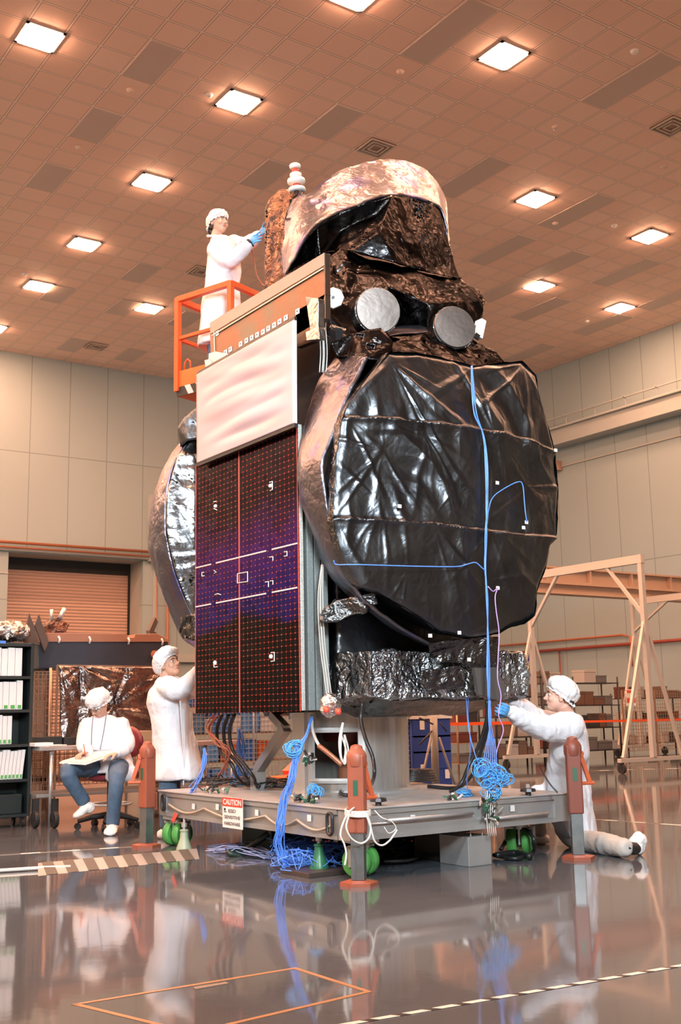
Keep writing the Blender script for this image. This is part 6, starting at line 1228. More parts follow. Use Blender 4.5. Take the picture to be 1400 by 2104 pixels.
def coat4(bm):
    loft(bm, [(ch4+UP*0.08, 0.08, 0.08, s4, fr4), (ch4+UP*0.05, 0.16, 0.11, s4, fr4), (ch4-UP*0.05, 0.22, 0.145, s4, fr4), (ch4-UP*0.22, 0.215, 0.155, s4, fr4), (hip4+UP*0.18, 0.21, 0.16, s4, fr4), (hip4+UP*0.02, 0.22, 0.175, s4, fr4), (hip4-UP*0.16-fr4*0.03, 0.23, 0.165, s4, fr4), (hip4-UP*0.27-fr4*0.07, 0.22, 0.13, s4, fr4)])
    limb(bm, mid3(sN4, eN4, wN4, 4), [0.105, 0.105, 0.10, 0.095, 0.09, 0.082, 0.072, 0.062, 0.05]); limb(bm, mid3(sF4, eF4, wF4, 4), [0.10, 0.10, 0.095, 0.09, 0.085, 0.08, 0.072, 0.065, 0.055])
    limb(bm, [hip4-s4*0.08, V3((1100, 1632, D4+0.12))], [0.13, 0.075])
garment('lab_coat', t4, coat4, M_coat, seed=17, amp=0.030, scale=6, stretch=(1, 1, 0.4))
bm = NB(); add_tube(bm, [wN4+(eN4-wN4).normalized()*0.01, wN4-(eN4-wN4).normalized()*0.05], [0.043, 0.038], 20); part('knit_cuff', bm, M_cuff, t4, smooth=True)
bm = NB(); hand_bm(bm, wN4-(eN4-wN4).normalized()*0.03, PY(1012, 1452, 5.72)-wN4, AV*0.9+RV*0.2, 1, 0.72, L=0.19, thumb=0.9); part('glove', remeshed(bm, 0.0035, 1), M_glove, t4, smooth=True)
bm = NB(); hand_bm(bm, wF4, -RV+UP*0.3, -UP, 1, 0.3, L=0.19); part('glove', remeshed(bm, 0.0035, 1), M_glove, t4, smooth=True)
def trous4(bm):
    limb(bm, mid3(hip4+s4*0.09, kn4, an4, 5), [0.11, 0.11, 0.105, 0.10, 0.095, 0.088, 0.085, 0.082, 0.08, 0.075, 0.068]); limb(bm, mid3(hip4-s4*0.09, kf, af, 5), [0.11, 0.11, 0.10, 0.095, 0.09, 0.085, 0.08, 0.075, 0.07, 0.07, 0.07])
o = garment('trousers', t4, trous4, mat('light_grey_trousers', (0.50, 0.48, 0.45), 0.8, bump=0.3, bump_scale=20), 0.013, 2, 0.012, 8, 2)
bm = NB(); limb(bm, [an4, an4+(to4-an4)*0.55], [0.045, 0.042]); part('sock', bm, M_black, t4, smooth=True)
def sh4(bm):
    c = PZ(1313, 1757, 0.0); M = Matrix.Translation(Vector((c.x, c.y, 0))) @ Matrix.Rotation(-YAW, 4, 'Z')
    ellm(bm, M, (0, 0, 0.05), (0.045, 0.05, 0.05)); ellm(bm, M, (0.008, 0, 0.10), (0.058, 0.05, 0.055)); ellm(bm, M, (-0.02, 0, 0.08), (0.05, 0.045, 0.045))
garment('shoe_cover', t4, sh4, M_boot, 0.009, 1, 0.012, 22, 6)
bm = NB(); q_ = Vector((af.x, af.y, 0)); shoe(bm, q_-fr4*0.05, q_+fr4*0.18); part('far_shoe', remeshed(bm, 0.01, 2), M_boot, t4, smooth=True)
# ------------------------------------------------------------------ left background
M_bk = mat('dark_green_black_case', (0.018, 0.026, 0.026), 0.4); M_paper = mat('white_card', (0.82, 0.82, 0.82), 0.6); M_gl = mat('green_spine_label', (0.10, 0.42, 0.10), 0.5)
BY = 10.95; bR = PY(66, 1500, BY).x; bL = bR-0.92
sh = [PY(30, y, BY).z for y in (1325, 1392, 1461, 1532, 1604, 1676)]
bk = thing('bookcase', 'dark open bookcase on castors full of white binders at the left edge', 'bookcase', ((bL+bR)/2, BY+0.17, 0))
bm = NB(); add_box(bm, (bR-0.03, BY, 0.10), (bR, BY+0.34, sh[0]+0.02)); part('side_board', bm, M_bk, bk, bevel=0.002)
bm = NB(); add_box(bm, (bL, BY, 0.10), (bL+0.03, BY+0.34, sh[0]+0.02)); part('side_board', bm, M_bk, bk)
bm = NB(); add_box(bm, (bL+0.03, BY+0.32, 0.10), (bR-0.03, BY+0.34, sh[0])); part('back_board', bm, M_bk, bk)
for k, z in enumerate(sh): bm = NB(); add_box(bm, (bL+0.03, BY, z-0.015), (bR-0.03, BY+0.32, z+0.012)); part('shelf', bm, M_bk, bk, bevel=0.002)
bm = NB(); add_box(bm, (bL+0.03, BY+0.005, 0.10), (bR-0.03, BY+0.03, sh[5])); part('plinth_board', bm, M_bk, bk)
for x, y in ((bR-0.06, BY+0.04), (bR-0.06, BY+0.30), (bL+0.06, BY+0.04), (bL+0.06, BY+0.3), (bR-0.30, BY+0.04)):
    bm = NB(); add_lathe(bm, [(0.04, -0.012), (0.04, 0.012)], Matrix.Translation((x, y, 0.04)) @ Matrix.Rotation(PI/2, 4, 'Y'), 16); add_box(bm, (x-0.018, y-0.01, 0.04), (x+0.018, y+0.01, 0.11)); part('castor', bm, M_black, bk)
rows = [(1, 43, 4.6, 'top shelf'), (2, 46, 4.6, 'second shelf'), (3, 26, 4.6, 'third shelf'), (4, 50, 6.0, 'fourth shelf')]
for (r, xe, wpx, nm) in rows:
    zb = sh[r]+0.013; xr = PY(xe, 1500, BY).x; x = xr; i = 0; x_min = PY(-12, 1500, BY).x
    ord_ = ['first', 'second', 'third', 'fourth', 'fifth', 'sixth', 'seventh', 'eighth', 'ninth', 'tenth', 'eleventh', 'twelfth']
    while x > x_min and i < 12:
        w_ = rnd.choice((0.045, 0.06, 0.07)) if r != 4 else 0.035; h_ = 0.275+rnd.uniform(-.012, .008); lean = 0.0 if r != 4 else 0.10
        h_ = min(h_, (sh[r-1]-0.017-zb)*0.97); M = Matrix.Translation((x-w_, BY+0.02, zb)) @ Matrix.Rotation(lean, 4, 'Y')
        t = thing('binder', 'white binder, %s from the right end of the %s of the bookcase' % (ord_[i], nm), 'binder', (x-w_/2, BY+0.15, zb), 'white binders in the bookcase')
        bm = NB(); add_box(bm, (0.001, 0, 0.002), (w_-0.001, 0.25, h_), M); part('cover', bm, M_paper, t, bevel=0.003)
        if rnd.random() < (0.45 if r < 3 else 0.95): bm = NB(); add_box(bm, (w_*0.2, -0.002, 0.01), (w_*0.8, 0.0, 0.045), M); part('spine_label', bm, M_gl, t)
        x -= w_+0.002; i += 1
bm = NB(); xr = PY(47, 1640, BY).x; add_box(bm, (xr-0.5, BY+0.02, sh[5]+0.013), (xr, BY+0.3, sh[5]+0.20)); t = solo('storage_bin', bm, mat('dark_bin', (0.02, 0.03, 0.032), 0.35), 'dark plastic bin on the bottom shelf of the bookcase', 'bin', bevel=0.01)
bm = NB(); add_box(bm, (PY(-30, 1320, BY).x, BY+0.03, sh[0]+0.013), (PY(14, 1320, BY).x, BY+0.2, sh[0]+0.04)); solo('blue_folder', bm, M_blue, 'blue folder lying on top of the bookcase', 'folder')
# steel table
TX0, TX1, TY, TZ = bR+0.012, 6.05, 10.75, PY(97, 1534, 10.75).z
tb = thing('steel_table', 'long steel work table behind the seated worker', 'table', ((TX0+TX1)/2, TY+0.35, 0))
bm = NB(); add_box(bm, (TX0, TY, TZ-0.04), (TX1, TY+0.7, TZ)); part('table_top', bm, M_alud, tb, bevel=0.004)
bm = NB(); add_box(bm, (TX0, TY+0.06, 0.27), (TX1, TY+0.66, 0.30)); part('lower_shelf', bm, M_alud, tb, bevel=0.003)
for x in (TX0+0.13, TX1-0.1):
    for y in (TY+0.04, TY+0.64): bm = NB(); add_tube(bm, [(x, y, 0.0), (x, y, TZ-0.04)], 0.019, 12); part('leg', bm, M_alu, tb, smooth=True)
def tblbox(px0, px1, py1, h, d, y, m, nm, lab, cat, z=None):
    z = TZ if z is None else z; a = PY(px0, py1, y).x; b_ = PY(px1, py1, y).x; bm = NB(); add_box(bm, (a, y, z+0.001), (b_, y+d, z+0.001+h)); return solo(nm, bm, m, lab, cat, bevel=0.004)
tblbox(72, 110, 1520, 0.035, 0.2, TY+0.05, M_paper, 'paper_stack', 'stack of white paper at the left end of the steel table', 'paper')
tblbox(100, 138, 1525, 0.012, 0.22, TY+0.03, mat('pinkish_paper', (0.8, 0.68, 0.66), 0.6), 'paper_sheet', 'pinkish loose sheets on the table right of the paper stack', 'paper')
tblbox(72, 128, 1515, 0.085, 0.2, TY+0.38, M_bk, 'tray', 'dark tray behind the white paper on the steel table', 'tray')
tblbox(132, 172, 1515, 0.075, 0.2, TY+0.36, M_black, 'tray', 'black tray just left of the coat of the seated worker', 'tray')
tblbox(284, 318, 1515, 0.12, 0.25, TY+0.3, mat('tan_bin', (0.50, 0.38, 0.26), 0.5), 'parts_bin', 'tan parts bin at the right end of the steel table', 'bin')
tblbox(266, 282, 1515, 0.13, 0.06, TY+0.28, M_dome, 'tape_dispenser', 'white tape dispenser beside the tan parts bin', 'dispenser')
# wire mesh builder
M_wire = mat('bronze_wire', (0.42, 0.26, 0.18), 0.35, metal=0.6); M_wirec = mat('zinc_wire', (0.55, 0.54, 0.55), 0.35, metal=0.6)
def mesh_panel(p0, p1, z0, z1, px_, pz_, r):
    bm = NB(); p0 = Vector((p0[0], p0[1], 0)); p1 = Vector((p1[0], p1[1], 0)); d = p1-p0; L = d.length; d.normalize(); n = int(L/px_)
    for i in range(n+1): p = p0+d*(L*i/max(n, 1)); add_beam(bm, p+Vector((0, 0, z0)), p+Vector((0, 0, z1)), r*2, r*2, d)
    n = int((z1-z0)/pz_)
    for i in range(n+1): z = z0+(z1-z0)*i/n; add_beam(bm, p0+Vector((0, 0, z)), p1+Vector((0, 0, z)), r*2, r*2)
    return bm
def zat(x, y, Y): return PY(x, y, Y).z
WY = 11.75
t = thing('wire_cage', 'bronze wire mesh cage behind the bookcase and the steel table', 'cage', (PY(200, 1600, WY).x, WY, 0))
part('mesh_side', mesh_panel((PY(68, 1500, WY).x, WY), (PY(101, 1500, WY).x, WY), 0.2, zat(90, 1380, WY), 0.04, 0.075, 0.004), M_wire, t)
part('mesh_front', mesh_panel((PY(60, 1600, WY-.1).x, WY-0.1), (PY(330, 1600, WY-.1).x, WY-0.1), 0.33, 0.78, 0.045, 0.045, 0.003), M_wire, t)
part('mesh_shelf', mesh_panel((PY(60, 1600, WY+.4).x, WY+0.5), (PY(330, 1600, WY+.4).x, WY+0.5), 0.33, 1.5, 0.09, 0.09, 0.004), M_wire, t)
for px in (101, 330): bm = NB(); x = PY(px, 1500, WY).x; add_tube(bm, [(x, WY, 0), (x, WY, zat(px, 1372, WY))], 0.016, 8); part('cage_post', bm, M_wire, t, smooth=True)
# foil sheet
fy = 11.62; c4 = [PY(x, y, fy) for x, y in ((116, 1369), (345, 1372), (345, 1530), (120, 1532))]
bm = NB(); G = []
for j in range(56):
    row = []
    for i in range(90):
        u, v = i/89, j/55; p = c4[0].lerp(c4[1], u).lerp(c4[3].lerp(c4[2], u), v); row.append(bm.verts.new(p))
    G.append(row)
for j in range(55):
    for i in range(89): bm.faces.new((G[j][i], G[j][i+1], G[j+1][i+1], G[j+1][i]))
vs_ = list(bm.verts); C = np.array([v.co[:] for v in vs_]); H = np.zeros(len(C))
for k, (ax, ay) in enumerate(((116, 1369), (345, 1372), (225, 1455), (160, 1369))):
    a = PY(ax, ay, fy); v = C[:, [0, 2]]-np.array([a.x, a.z]); r = np.hypot(v[:, 0], v[:, 1])+1e-4; th = np.arctan2(v[:, 1], v[:, 0]); H += 0.05*ridge(np.stack([np.cos(th)*3, np.sin(th)*3, r*.5+k*5], 1))*np.exp(-r/0.9)
H += 0.02*ridge(C*4)
for v, h in zip(vs_, H): v.co.y -= h
M_bfoil = foil_mat('brown_window_film', (0.34, 0.29, 0.27), 0.25, col2=(0.14, 0.12, 0.12), bump=0.6, fold=5, fine=22, dist=0.03)
o = solo('foil_sheet', bm, M_bfoil, 'large crinkled brown silver foil sheet hanging behind the seated worker', 'foil sheet', smooth=True); s_ = o.modifiers.new('t', 'SOLIDIFY'); s_.thickness = 0.006
bm = NB(); add_beam(bm, c4[0]+Vector((0, -.03, 0.01)), c4[1]+Vector((0, -.03, 0.01)), 0.02, 0.015)
for q in (c4[0], c4[1]): add_beam(bm, (q.x, q.y-.03, 0), (q.x, q.y-.03, q.z+0.01), 0.02, 0.02)
solo('hanging_rail', bm, M_wire, 'thin rail holding the top edge of the crinkled foil sheet', 'rail')
# blue grey equipment module behind
EY = 12.6; M_navy = mat('dark_blue_grey_cover', (0.035, 0.045, 0.065), 0.45, noise_amt=0.2, noise_scale=5); M_brc = mat('brown_top_cover', (0.34, 0.17, 0.11), 0.4); M_drk = mat('dark_brown_plate', (0.10, 0.07, 0.06), 0.4)
e0 = PY(100, 1340, EY); e1 = PY(345, 1335, EY); ez0 = zat(200, 1372, EY); ez1 = zat(200, 1318, EY)
md = thing('equipment_module', 'long dark blue grey covered module with a brown top on a stand behind the foil', 'equipment', ((e0.x+e1.x)/2, EY+0.3, 0))
bm = NB(); add_prism(bm, [PY(x, y, EY) for x, y in ((78, 1318), (345, 1316), (348, 1330), (346, 1372), (78, 1374))], (0, 0.6, 0)); part('module_body', bm, M_navy, md, bevel=0.01)
bm = NB(); add_prism(bm, [PY(x, y, EY-0.01) for x, y in ((97, 1300), (258, 1302), (266, 1310), (276, 1310), (278, 1303), (325, 1302), (345, 1313), (345, 1319), (100, 1319))], (0, 0.6, 0)); part('top_cover', bm, M_brc, md, bevel=0.005)
for (x, y) in ((122, 1313), (185, 1314), (265, 1316), (334, 1318)):
    bm = NB(); add_tube(bm, [PY(x-2, y-6, EY-0.03), PY(x+1, y, EY-0.04), PY(x-1, y+8, EY-0.03)], 0.012, 6); part('clip', bm, M_paper, md, smooth=True)
for px in ((47, 1325, 60, 1260, 70, 1285, 82, 1325), (72, 1285, 80, 1262, 100, 1318, 92, 1338)):
    bm = NB(); add_prism(bm, [PY(px[i], px[i+1], EY-0.15) for i in (0, 2, 4, 6)], (0.03, 0.12, 0)); part('fin_plate', bm, M_drk, md)
bm = NB(); add_box(bm, (e0.x, EY+0.1, 0), (e0.x+0.08, EY+0.5, ez0)); add_box(bm, (e1.x-0.1, EY+0.1, 0), (e1.x, EY+0.5, ez0)); add_box(bm, (e0.x, EY+0.1, 0.3), (e1.x, EY+0.5, 0.38)); part('stand', bm, M_drk, md)
p = PY(318, 1345, EY-0.02); bm = NB(); add_lathe(bm, [(0.05, -0.01), (0.05, 0.015), (0.03, 0.02)], Matrix.Translation(p) @ Matrix.Rotation(PI/2, 4, 'X'), 16); part('port', bm, M_pipe, md)
patch_ = [(100, 1285), (112, 1272), (120, 1268), (142, 1283), (136, 1300), (104, 1300)]
ins = thing('foil_instrument', 'small copper foil wrapped instrument with two stubs on top of the module', 'equipment', tuple(PY(120, 1300, EY+0.2)))
bm = NB(); add_prism(bm, [PY(x, y, EY+0.2) for x, y in patch_], (0, 0.25, 0)); densify(bm, 0.03); crumple(bm, 0.015, 14, 3); part('foil_body', bm, M_cop, ins, smooth=True)
bm = NB(); add_tube(bm, [PY(122, 1272, EY+0.25), PY(133, 1250, EY+0.25)], 0.028, 10); part('stub', bm, M_alu, ins, smooth=True)
bm = NB(); add_tube(bm, [PY(106, 1275, EY+0.25), PY(106, 1252, EY+0.25)], 0.02, 10); part('stub', bm, M_alu, ins, smooth=True)
bm = NB(); add_ell(bm, PY(22, 1298, 12.2), (0.22, 0.15, 0.11)); densify(bm, 0.03); crumple(bm, 0.07, 8, 9, 5)
solo('foil_heap', bm, foil_mat('white_and_black_foil', (0.85, 0.84, 0.82), 0.3, col2=(0.05, 0.05, 0.05), cscale=11, bump=0.8), 'crumpled white and black foil heap showing above the bookcase', 'foil heap', smooth=True)
bm = NB(); add_box(bm, (PY(-20, 1330, 12.2).x, 12.05, 0), (PY(60, 1330, 12.2).x, 12.4, PY(22, 1322, 12.2).z)); solo('crate', bm, M_navy, 'dark crate behind the bookcase carrying the foil heap', 'crate')
bm = NB(); add_prism(bm, [PY(x, y, 13.5) for x, y in ((308, 1295), (320, 1268), (325, 1278), (317, 1297), (338, 1312), (325, 1318), (309, 1306))], (0, 0.12, 0)); o = solo('bent_bracket', bm, M_drk, 'dark bent bracket hanging on a thin pole above the standing worker', 'bracket')
bm = NB(); add_tube(bm, [PY(322, 1275, 13.55), PY(318, 1020, 13.55)], 0.008, 6); add_tube(bm, [(PY(330, 1312, 13.55).x, 13.55, 0), PY(330, 1312, 13.55)], 0.02, 6); solo('thin_pole', bm, M_pipe, 'thin orange pole rising behind the standing worker', 'pole')
# stool under the seated worker
sc = CHR; st_ = thing('stool', 'maroon padded stool with backrest and five star base under the seated worker', 'stool', (sc.x, sc.y, 0)); M_mar = mat('maroon_vinyl', (0.22, 0.03, 0.04), 0.35)
bm = NB(); add_lathe(bm, [(0.16, 0.43), (0.21, 0.445), (0.215, 0.475), (0.19, 0.49), (0.02, 0.492)], Matrix.Translation(sc), 32); part('seat', bm, M_mar, st_, smooth=True)
bm = NB(); q0 = sc+AV*0.16+RV*0.14; M = Matrix.Translation(q0+Vector((0, 0, 0.78))) @ Matrix.Rotation(-YAW-0.6, 4, 'Z'); ellm(bm, M, (0, 0, 0), (0.20, 0.04, 0.15)); part('backrest', bm, M_mar, st_, smooth=True)
bm = NB(); add_tube(bm, smooth_path([sc+Vector((0, 0, 0.42)), q0+AV*0.08+Vector((0, 0, 0.45)), q0+AV*0.06+Vector((0, 0, 0.75))]), 0.015, 8); part('back_stem', bm, M_black, st_, smooth=True)
bm = NB(); add_tube(bm, [sc+Vector((0, 0, 0.10)), sc+Vector((0, 0, 0.43))], 0.025, 12); part('column', bm, M_black, st_, smooth=True)
bm = NB(); add_tube(bm, [sc+Vector((0.2*math.cos(a), 0.2*math.sin(a), 0.22)) for a in np.linspace(0, 2*PI, 33)[:-1]], 0.01, 8, closed=True)
for a in (0.3, 2.4, 4.5): add_tube(bm, [sc+Vector((0.02*math.cos(a), 0.02*math.sin(a), 0.2)), sc+Vector((0.2*math.cos(a), 0.2*math.sin(a), 0.22))], 0.007, 6)
part('foot_ring', bm, M_alu, st_, smooth=True)
for k in range(5):
    a = 2*PI*k/5+0.4; d = Vector((math.cos(a), math.sin(a), 0)); bm = NB(); add_tube(bm, [sc+Vector((0, 0, 0.12)), sc+d*0.15+Vector((0, 0, 0.11)), sc+d*0.29+Vector((0, 0, 0.075))], [0.03, 0.026, 0.02], 8); lg = part('leg', bm, M_black, st_, smooth=True)
    bm = NB(); M = Matrix.Translation(sc+d*0.29+Vector((0, 0, 0.03))) @ Vector((d.y, -d.x, 0)).to_track_quat('Z', 'Y').to_matrix().to_4x4(); add_lathe(bm, [(0.03, -0.024), (0.03, -0.006)], M, 14); add_lathe(bm, [(0.03, 0.006), (0.03, 0.024)], M, 14); part('castor', bm, M_black, lg)
# big castors of a cart behind the table
for k, (x, y) in enumerate(((72, 1686), (112, 1686))):
    p = PZ(x, y, 0.07); bm = NB(); add_lathe(bm, [(0.075, -0.02), (0.08, -0.012), (0.08, 0.012), (0.075, 0.02)], Matrix.Translation(Vector((p.x, p.y, 0.08))) @ Matrix.Rotation(PI/2, 4, 'Y') , 20); add_box(bm, (p.x-0.03, p.y-0.02, 0.08), (p.x+0.03, p.y+0.02, 0.27)); solo('cart_castor', bm, M_black, 'large black castor below the table, %s' % ('nearest the bookcase' if k == 0 else 'just right of the front table leg'), 'castor', 'table castors')
# ------------------------------------------------------------------ middle background, seen under the satellite
M_bin = mat('blue_plastic_bin', (0.06, 0.25, 0.75), 0.4); M_binl = mat('light_blue_bin', (0.15, 0.42, 0.85), 0.4); M_ora = mat('orange_bin', (0.75, 0.16, 0.03), 0.4); M_jar = mat('white_tub', (0.80, 0.80, 0.80), 0.4)
RY = 12.5; rx0 = PY(385, 1600, RY).x; rx1 = PY(650, 1600, RY).x; rz = [0.10, 0.46, 0.80, 1.13]
rk = thing('wire_shelving', 'wire shelving rack full of blue bins seen under the solar panel', 'shelving', ((rx0+rx1)/2, RY+0.3, 0))
for z in rz: bm = NB(); add_box(bm, (rx0, RY, z-0.012), (rx1, RY+0.55, z)); part('shelf', bm, M_wire, rk)
part('mesh_front', mesh_panel((rx0, RY-0.02), (rx1, RY-0.02), 0.1, 1.45, 0.055, 0.055, 0.003), M_wirec, rk)
for x in (rx0, rx1, (rx0+rx1)/2): bm = NB(); add_tube(bm, [(x, RY, 0), (x, RY, 1.5)], 0.014, 8); part('rack_post', bm, M_wirec, rk, smooth=True)
def bins(z, items, where):
    x = rx0+0.03; i = 0
    for (w_, h_, m, kind, lab) in items:
        t = thing(kind, lab+' on the '+where, 'bin' if 'bin' in kind else 'container', (x+w_/2, RY+0.2, z+0.001))
        bm = NB(); add_prism(bm, [(x+0.01, RY+0.03, z+0.001), (x+w_-0.01, RY+0.03, z+0.001), (x+w_, RY+0.02, z+h_), (x, RY+0.02, z+h_)], (0, 0.4, 0)); part('tub', bm, m, t, bevel=0.006)
        bm = NB(); add_box(bm, (x-0.005, RY+0.01, z+h_), (x+w_+0.005, RY+0.43, z+h_+0.015)); part('rim', bm, m, t)
        x += w_+0.02
bins(rz[2], [(0.20, 0.24, M_binl, 'plastic_bin', 'light blue bin at the left end'), (0.10, 0.16, M_jar, 'plastic_tub', 'white tub left of the black harness'), (0.24, 0.24, M_bin, 'plastic_bin', 'blue bin behind the black harness'), (0.12, 0.2, M_jar, 'plastic_tub', 'white tub right of the black harness'), (0.25, 0.25, M_binl, 'plastic_bin', 'light blue bin near the strut'), (0.2, 0.2, M_jar, 'plastic_tub', 'white tub at the right end')], 'upper shelf of the wire rack')
bins(rz[1], [(0.12, 0.15, M_jar, 'plastic_tub', 'white tub at the left end'), (0.28, 0.25, M_binl, 'plastic_bin', 'light blue bin second from the left'), (0.22, 0.25, M_ora, 'plastic_bin', 'orange bin in the middle'), (0.26, 0.25, M_bin, 'plastic_bin', 'blue bin right of the orange bin'), (0.2, 0.22, M_ora, 'plastic_bin', 'orange bin at the right end')], 'middle shelf of the wire rack')
bins(rz[0], [(0.3, 0.26, M_bin, 'plastic_bin', 'blue bin at the left end'), (0.3, 0.26, M_binl, 'plastic_bin', 'light blue bin in the middle'), (0.3, 0.24, M_bin, 'plastic_bin', 'blue bin at the right end')], 'bottom shelf of the wire rack')
bins(rz[3], [(0.3, 0.22, M_bin, 'plastic_bin', 'blue bin at the left end'), (0.3, 0.22, M_binl, 'plastic_bin', 'light blue bin in the middle'), (0.25, 0.2, M_jar, 'plastic_tub', 'white tub at the right end')], 'top shelf of the wire rack')
# blue cabinet, pipe stand, wire cart
CY = 12.3; a, b_ = PY(848, 1550, CY).x, PY(928, 1550, CY).x; zt2 = zat(880, 1477, CY)
cb_ = thing('blue_cabinet', 'blue cabinet with white labels behind the grey pipe stand', 'cabinet', ((a+b_)/2, CY+0.25, 0)); M_cabb = mat('royal_blue_paint', (0.03, 0.07, 0.34), 0.4)
bm = NB(); add_box(bm, (a, CY, 0), (b_, CY+0.5, zt2)); bd = part('cabinet_body', bm, M_cabb, cb_, bevel=0.005)
for z in np.linspace(0.25, zt2-0.25, 3):
    bm = NB(); add_box(bm, (a+0.01, CY-0.008, z), (b_-0.01, CY, z+0.24)); dd = part('drawer', bm, M_cabb, cb_, bevel=0.004)
for (x, y) in ((868, 1490), (870, 1580), (920, 1590)): bm = NB(); p = PY(x, y, CY-0.012); add_box(bm, (p.x-0.04, CY-0.012, p.z-0.06), (p.x+0.04, CY-0.008, p.z+0.06)); part('paper_label', bm, M_paper, cb_)
bm = NB(); add_box(bm, (a-0.1, CY-0.02, zt2+0.001), (b_+0.02, CY+0.5, zt2+0.06)); solo('white_board_box', bm, M_paper, 'flat white box lying on top of the blue cabinet', 'box')
pc = PZ(897, 1645, 0.0); pc = Vector((pc.x, pc.y, 0)); ps = thing('pipe_stand', 'grey pipe stand with splayed braces and small handles in front of the blue cabinet', 'stand', tuple(pc)); pyY = pc.y
M_gp = mat('grey_pipe_paint', (0.26, 0.25, 0.24), 0.4)
bm = NB(); add_tube(bm, [pc, Vector((pc.x, pc.y, zat(894, 1474, pyY)))], 0.045, 18); part('pipe', bm, M_gp, ps, smooth=True)
for (x0, y0, x1, y1) in ((888, 1505, 852, 1640), (902, 1515, 940, 1640)):
    bm = NB(); q = PY(x1, y1, pyY); q.z = 0.0; add_tube(bm, [PY(x0, y0, pyY-0.03), Vector((q.x, q.y-0.05, 0))], 0.015, 8); part('brace', bm, M_gp, ps, smooth=True)
for (x0, y0, x1, y1) in ((890, 1488, 862, 1475), (888, 1502, 862, 1530), (905, 1485, 918, 1503)):
    bm = NB(); add_tube(bm, [PY(x0, y0, pyY-0.04), PY(x1, y1, pyY-0.06)], 0.010, 8); part('handle', bm, M_iron, ps, smooth=True)
wc = thing('wire_cart', 'narrow zinc wire cart between the adapter cylinder and the blue cabinet', 'cart', (PY(830, 1600, 12.0).x, 12.1, 0))
xa, xb = PY(818, 1550, 12.0).x, PY(843, 1550, 12.0).x
part('mesh_front', mesh_panel((xa, 12.0), (xb, 12.0), 0.2, zat(830, 1472, 12.0), 0.045, 0.06, 0.004), M_wirec, wc); part('mesh_side', mesh_panel((xb, 12.0), (xb, 12.5), 0.2, zat(830, 1472, 12.0), 0.06, 0.06, 0.004), M_wirec, wc)
bm = NB(); add_box(bm, (xa, 12.0, 0.18), (xb, 12.5, 0.2)); add_box(bm, (xa, 12.0, 0.0), (xa+0.03, 12.03, 0.2)); add_box(bm, (xb-0.03, 12.4, 0.0), (xb, 12.43, 0.2)); part('cart_base', bm, M_wirec, wc)
# ------------------------------------------------------------------ right background
M_ext = mat('extruded_aluminium', (0.58, 0.54, 0.50), 0.4, metal=0.4); M_gird = mat('tan_girder_paint', (0.50, 0.34, 0.24), 0.45); M_shelfd = mat('dark_wire_shelf', (0.05, 0.045, 0.045), 0.4, metal=0.4)
GY_ = 17.6; g = thing('crane_girder', 'tan painted crane girder crossing behind the big dish at the right', 'girder', (17.0, GY_, PY(1250, 1235, GY_).z))
gx0 = PY(880, 1200, GY_).x; gx1 = X1-0.8; gt = PY(1250, 1174, GY_).z; gb = PY(1250, 1224, GY_).z; gm = PY(1250, 1203, GY_).z
bm = NB(); add_box(bm, (gx0, GY_, gm), (gx1, GY_+0.04, gt)); add_box(bm, (gx0, GY_-0.12, gt-0.04), (gx1, GY_+0.16, gt)); part('girder_web', bm, M_gird, g)
bm = NB(); add_box(bm, (gx0, GY_-0.14, gm-0.06), (gx1, GY_+0.18, gm)); add_box(bm, (gx0, GY_-0.02, gb), (gx1, GY_+0.1, gm-0.06)); add_box(bm, (gx0, GY_-0.14, gb-0.04), (gx1, GY_+0.18, gb)); part('girder_rail', bm, M_gird, g)
for x in np.arange(gx0+0.5, gx1, 1.35): bm = NB(); add_box(bm, (x, GY_-0.11, gm), (x+0.04, GY_, gt-0.04)); part('stiffener', bm, M_gird, g)
bm = NB(); add_box(bm, (gx1-0.3, GY_-0.1, 0), (gx1, GY_+0.2, gb-0.04)); part('girder_column', bm, M_gird, g)
bm = NB(); add_box(bm, (gx0, GY_-0.1, 0), (gx0+0.25, GY_+0.2, gb-0.04)); part('girder_column', bm, M_gird, g)
# aluminium gantry frame
GXf = PZ(1340, 1545, 0.25).x-1.5
def gantry(X, ya, yb, ztop, zj, label, spread=0.85, br=1.0):
    t = thing('gantry_frame', label, 'gantry', (X, (ya+yb)/2, 0)); u = 0.08
    for y, s in ((ya, 1), (yb, -1)):
        bm = NB(); add_beam(bm, (X, y, 0.22), (X, y, ztop), u, u); part('post', bm, M_ext, t)
        for e in (-1, 1): bm = NB(); add_beam(bm, (X, y, zj), (X+e*spread, y, 0.24), 0.05, 0.05); part('leg_brace', bm, M_ext, t)
        bm = NB(); add_beam(bm, (X-spread-0.1, y, 0.2), (X+spread+0.1, y, 0.2), 0.08, 0.06); bb = part('foot_beam', bm, M_ext, t)
        for e in (-1, 1):
            bm = NB(); M = Matrix.Translation((X+e*(spread+0.05), y, 0.075)) @ Matrix.Rotation(PI/2, 4, 'Y'); add_lathe(bm, [(0.075, -0.025), (0.075, 0.025)], M, 18); add_box(bm, (X+e*(spread+0.05)-0.035, y-0.02, 0.07), (X+e*(spread+0.05)+0.035, y+0.02, 0.18)); part('castor', bm, M_black, bb)
        bm = NB(); add_beam(bm, (X, y, zj+0.05), (X, y+s*br, ztop-0.02), 0.05, 0.05, (1, 0, 0)); part('knee_brace', bm, M_ext, t)
    bm = NB(); add_beam(bm, (X, ya-0.05, ztop+0.02), (X, yb+0.05, ztop+0.02), 0.09, 0.14); part('top_beam', bm, M_ext, t)
GXm = 14.6
pn = PX(1333, 1400, GXm); pf = PX(1097, 1400, GXm)
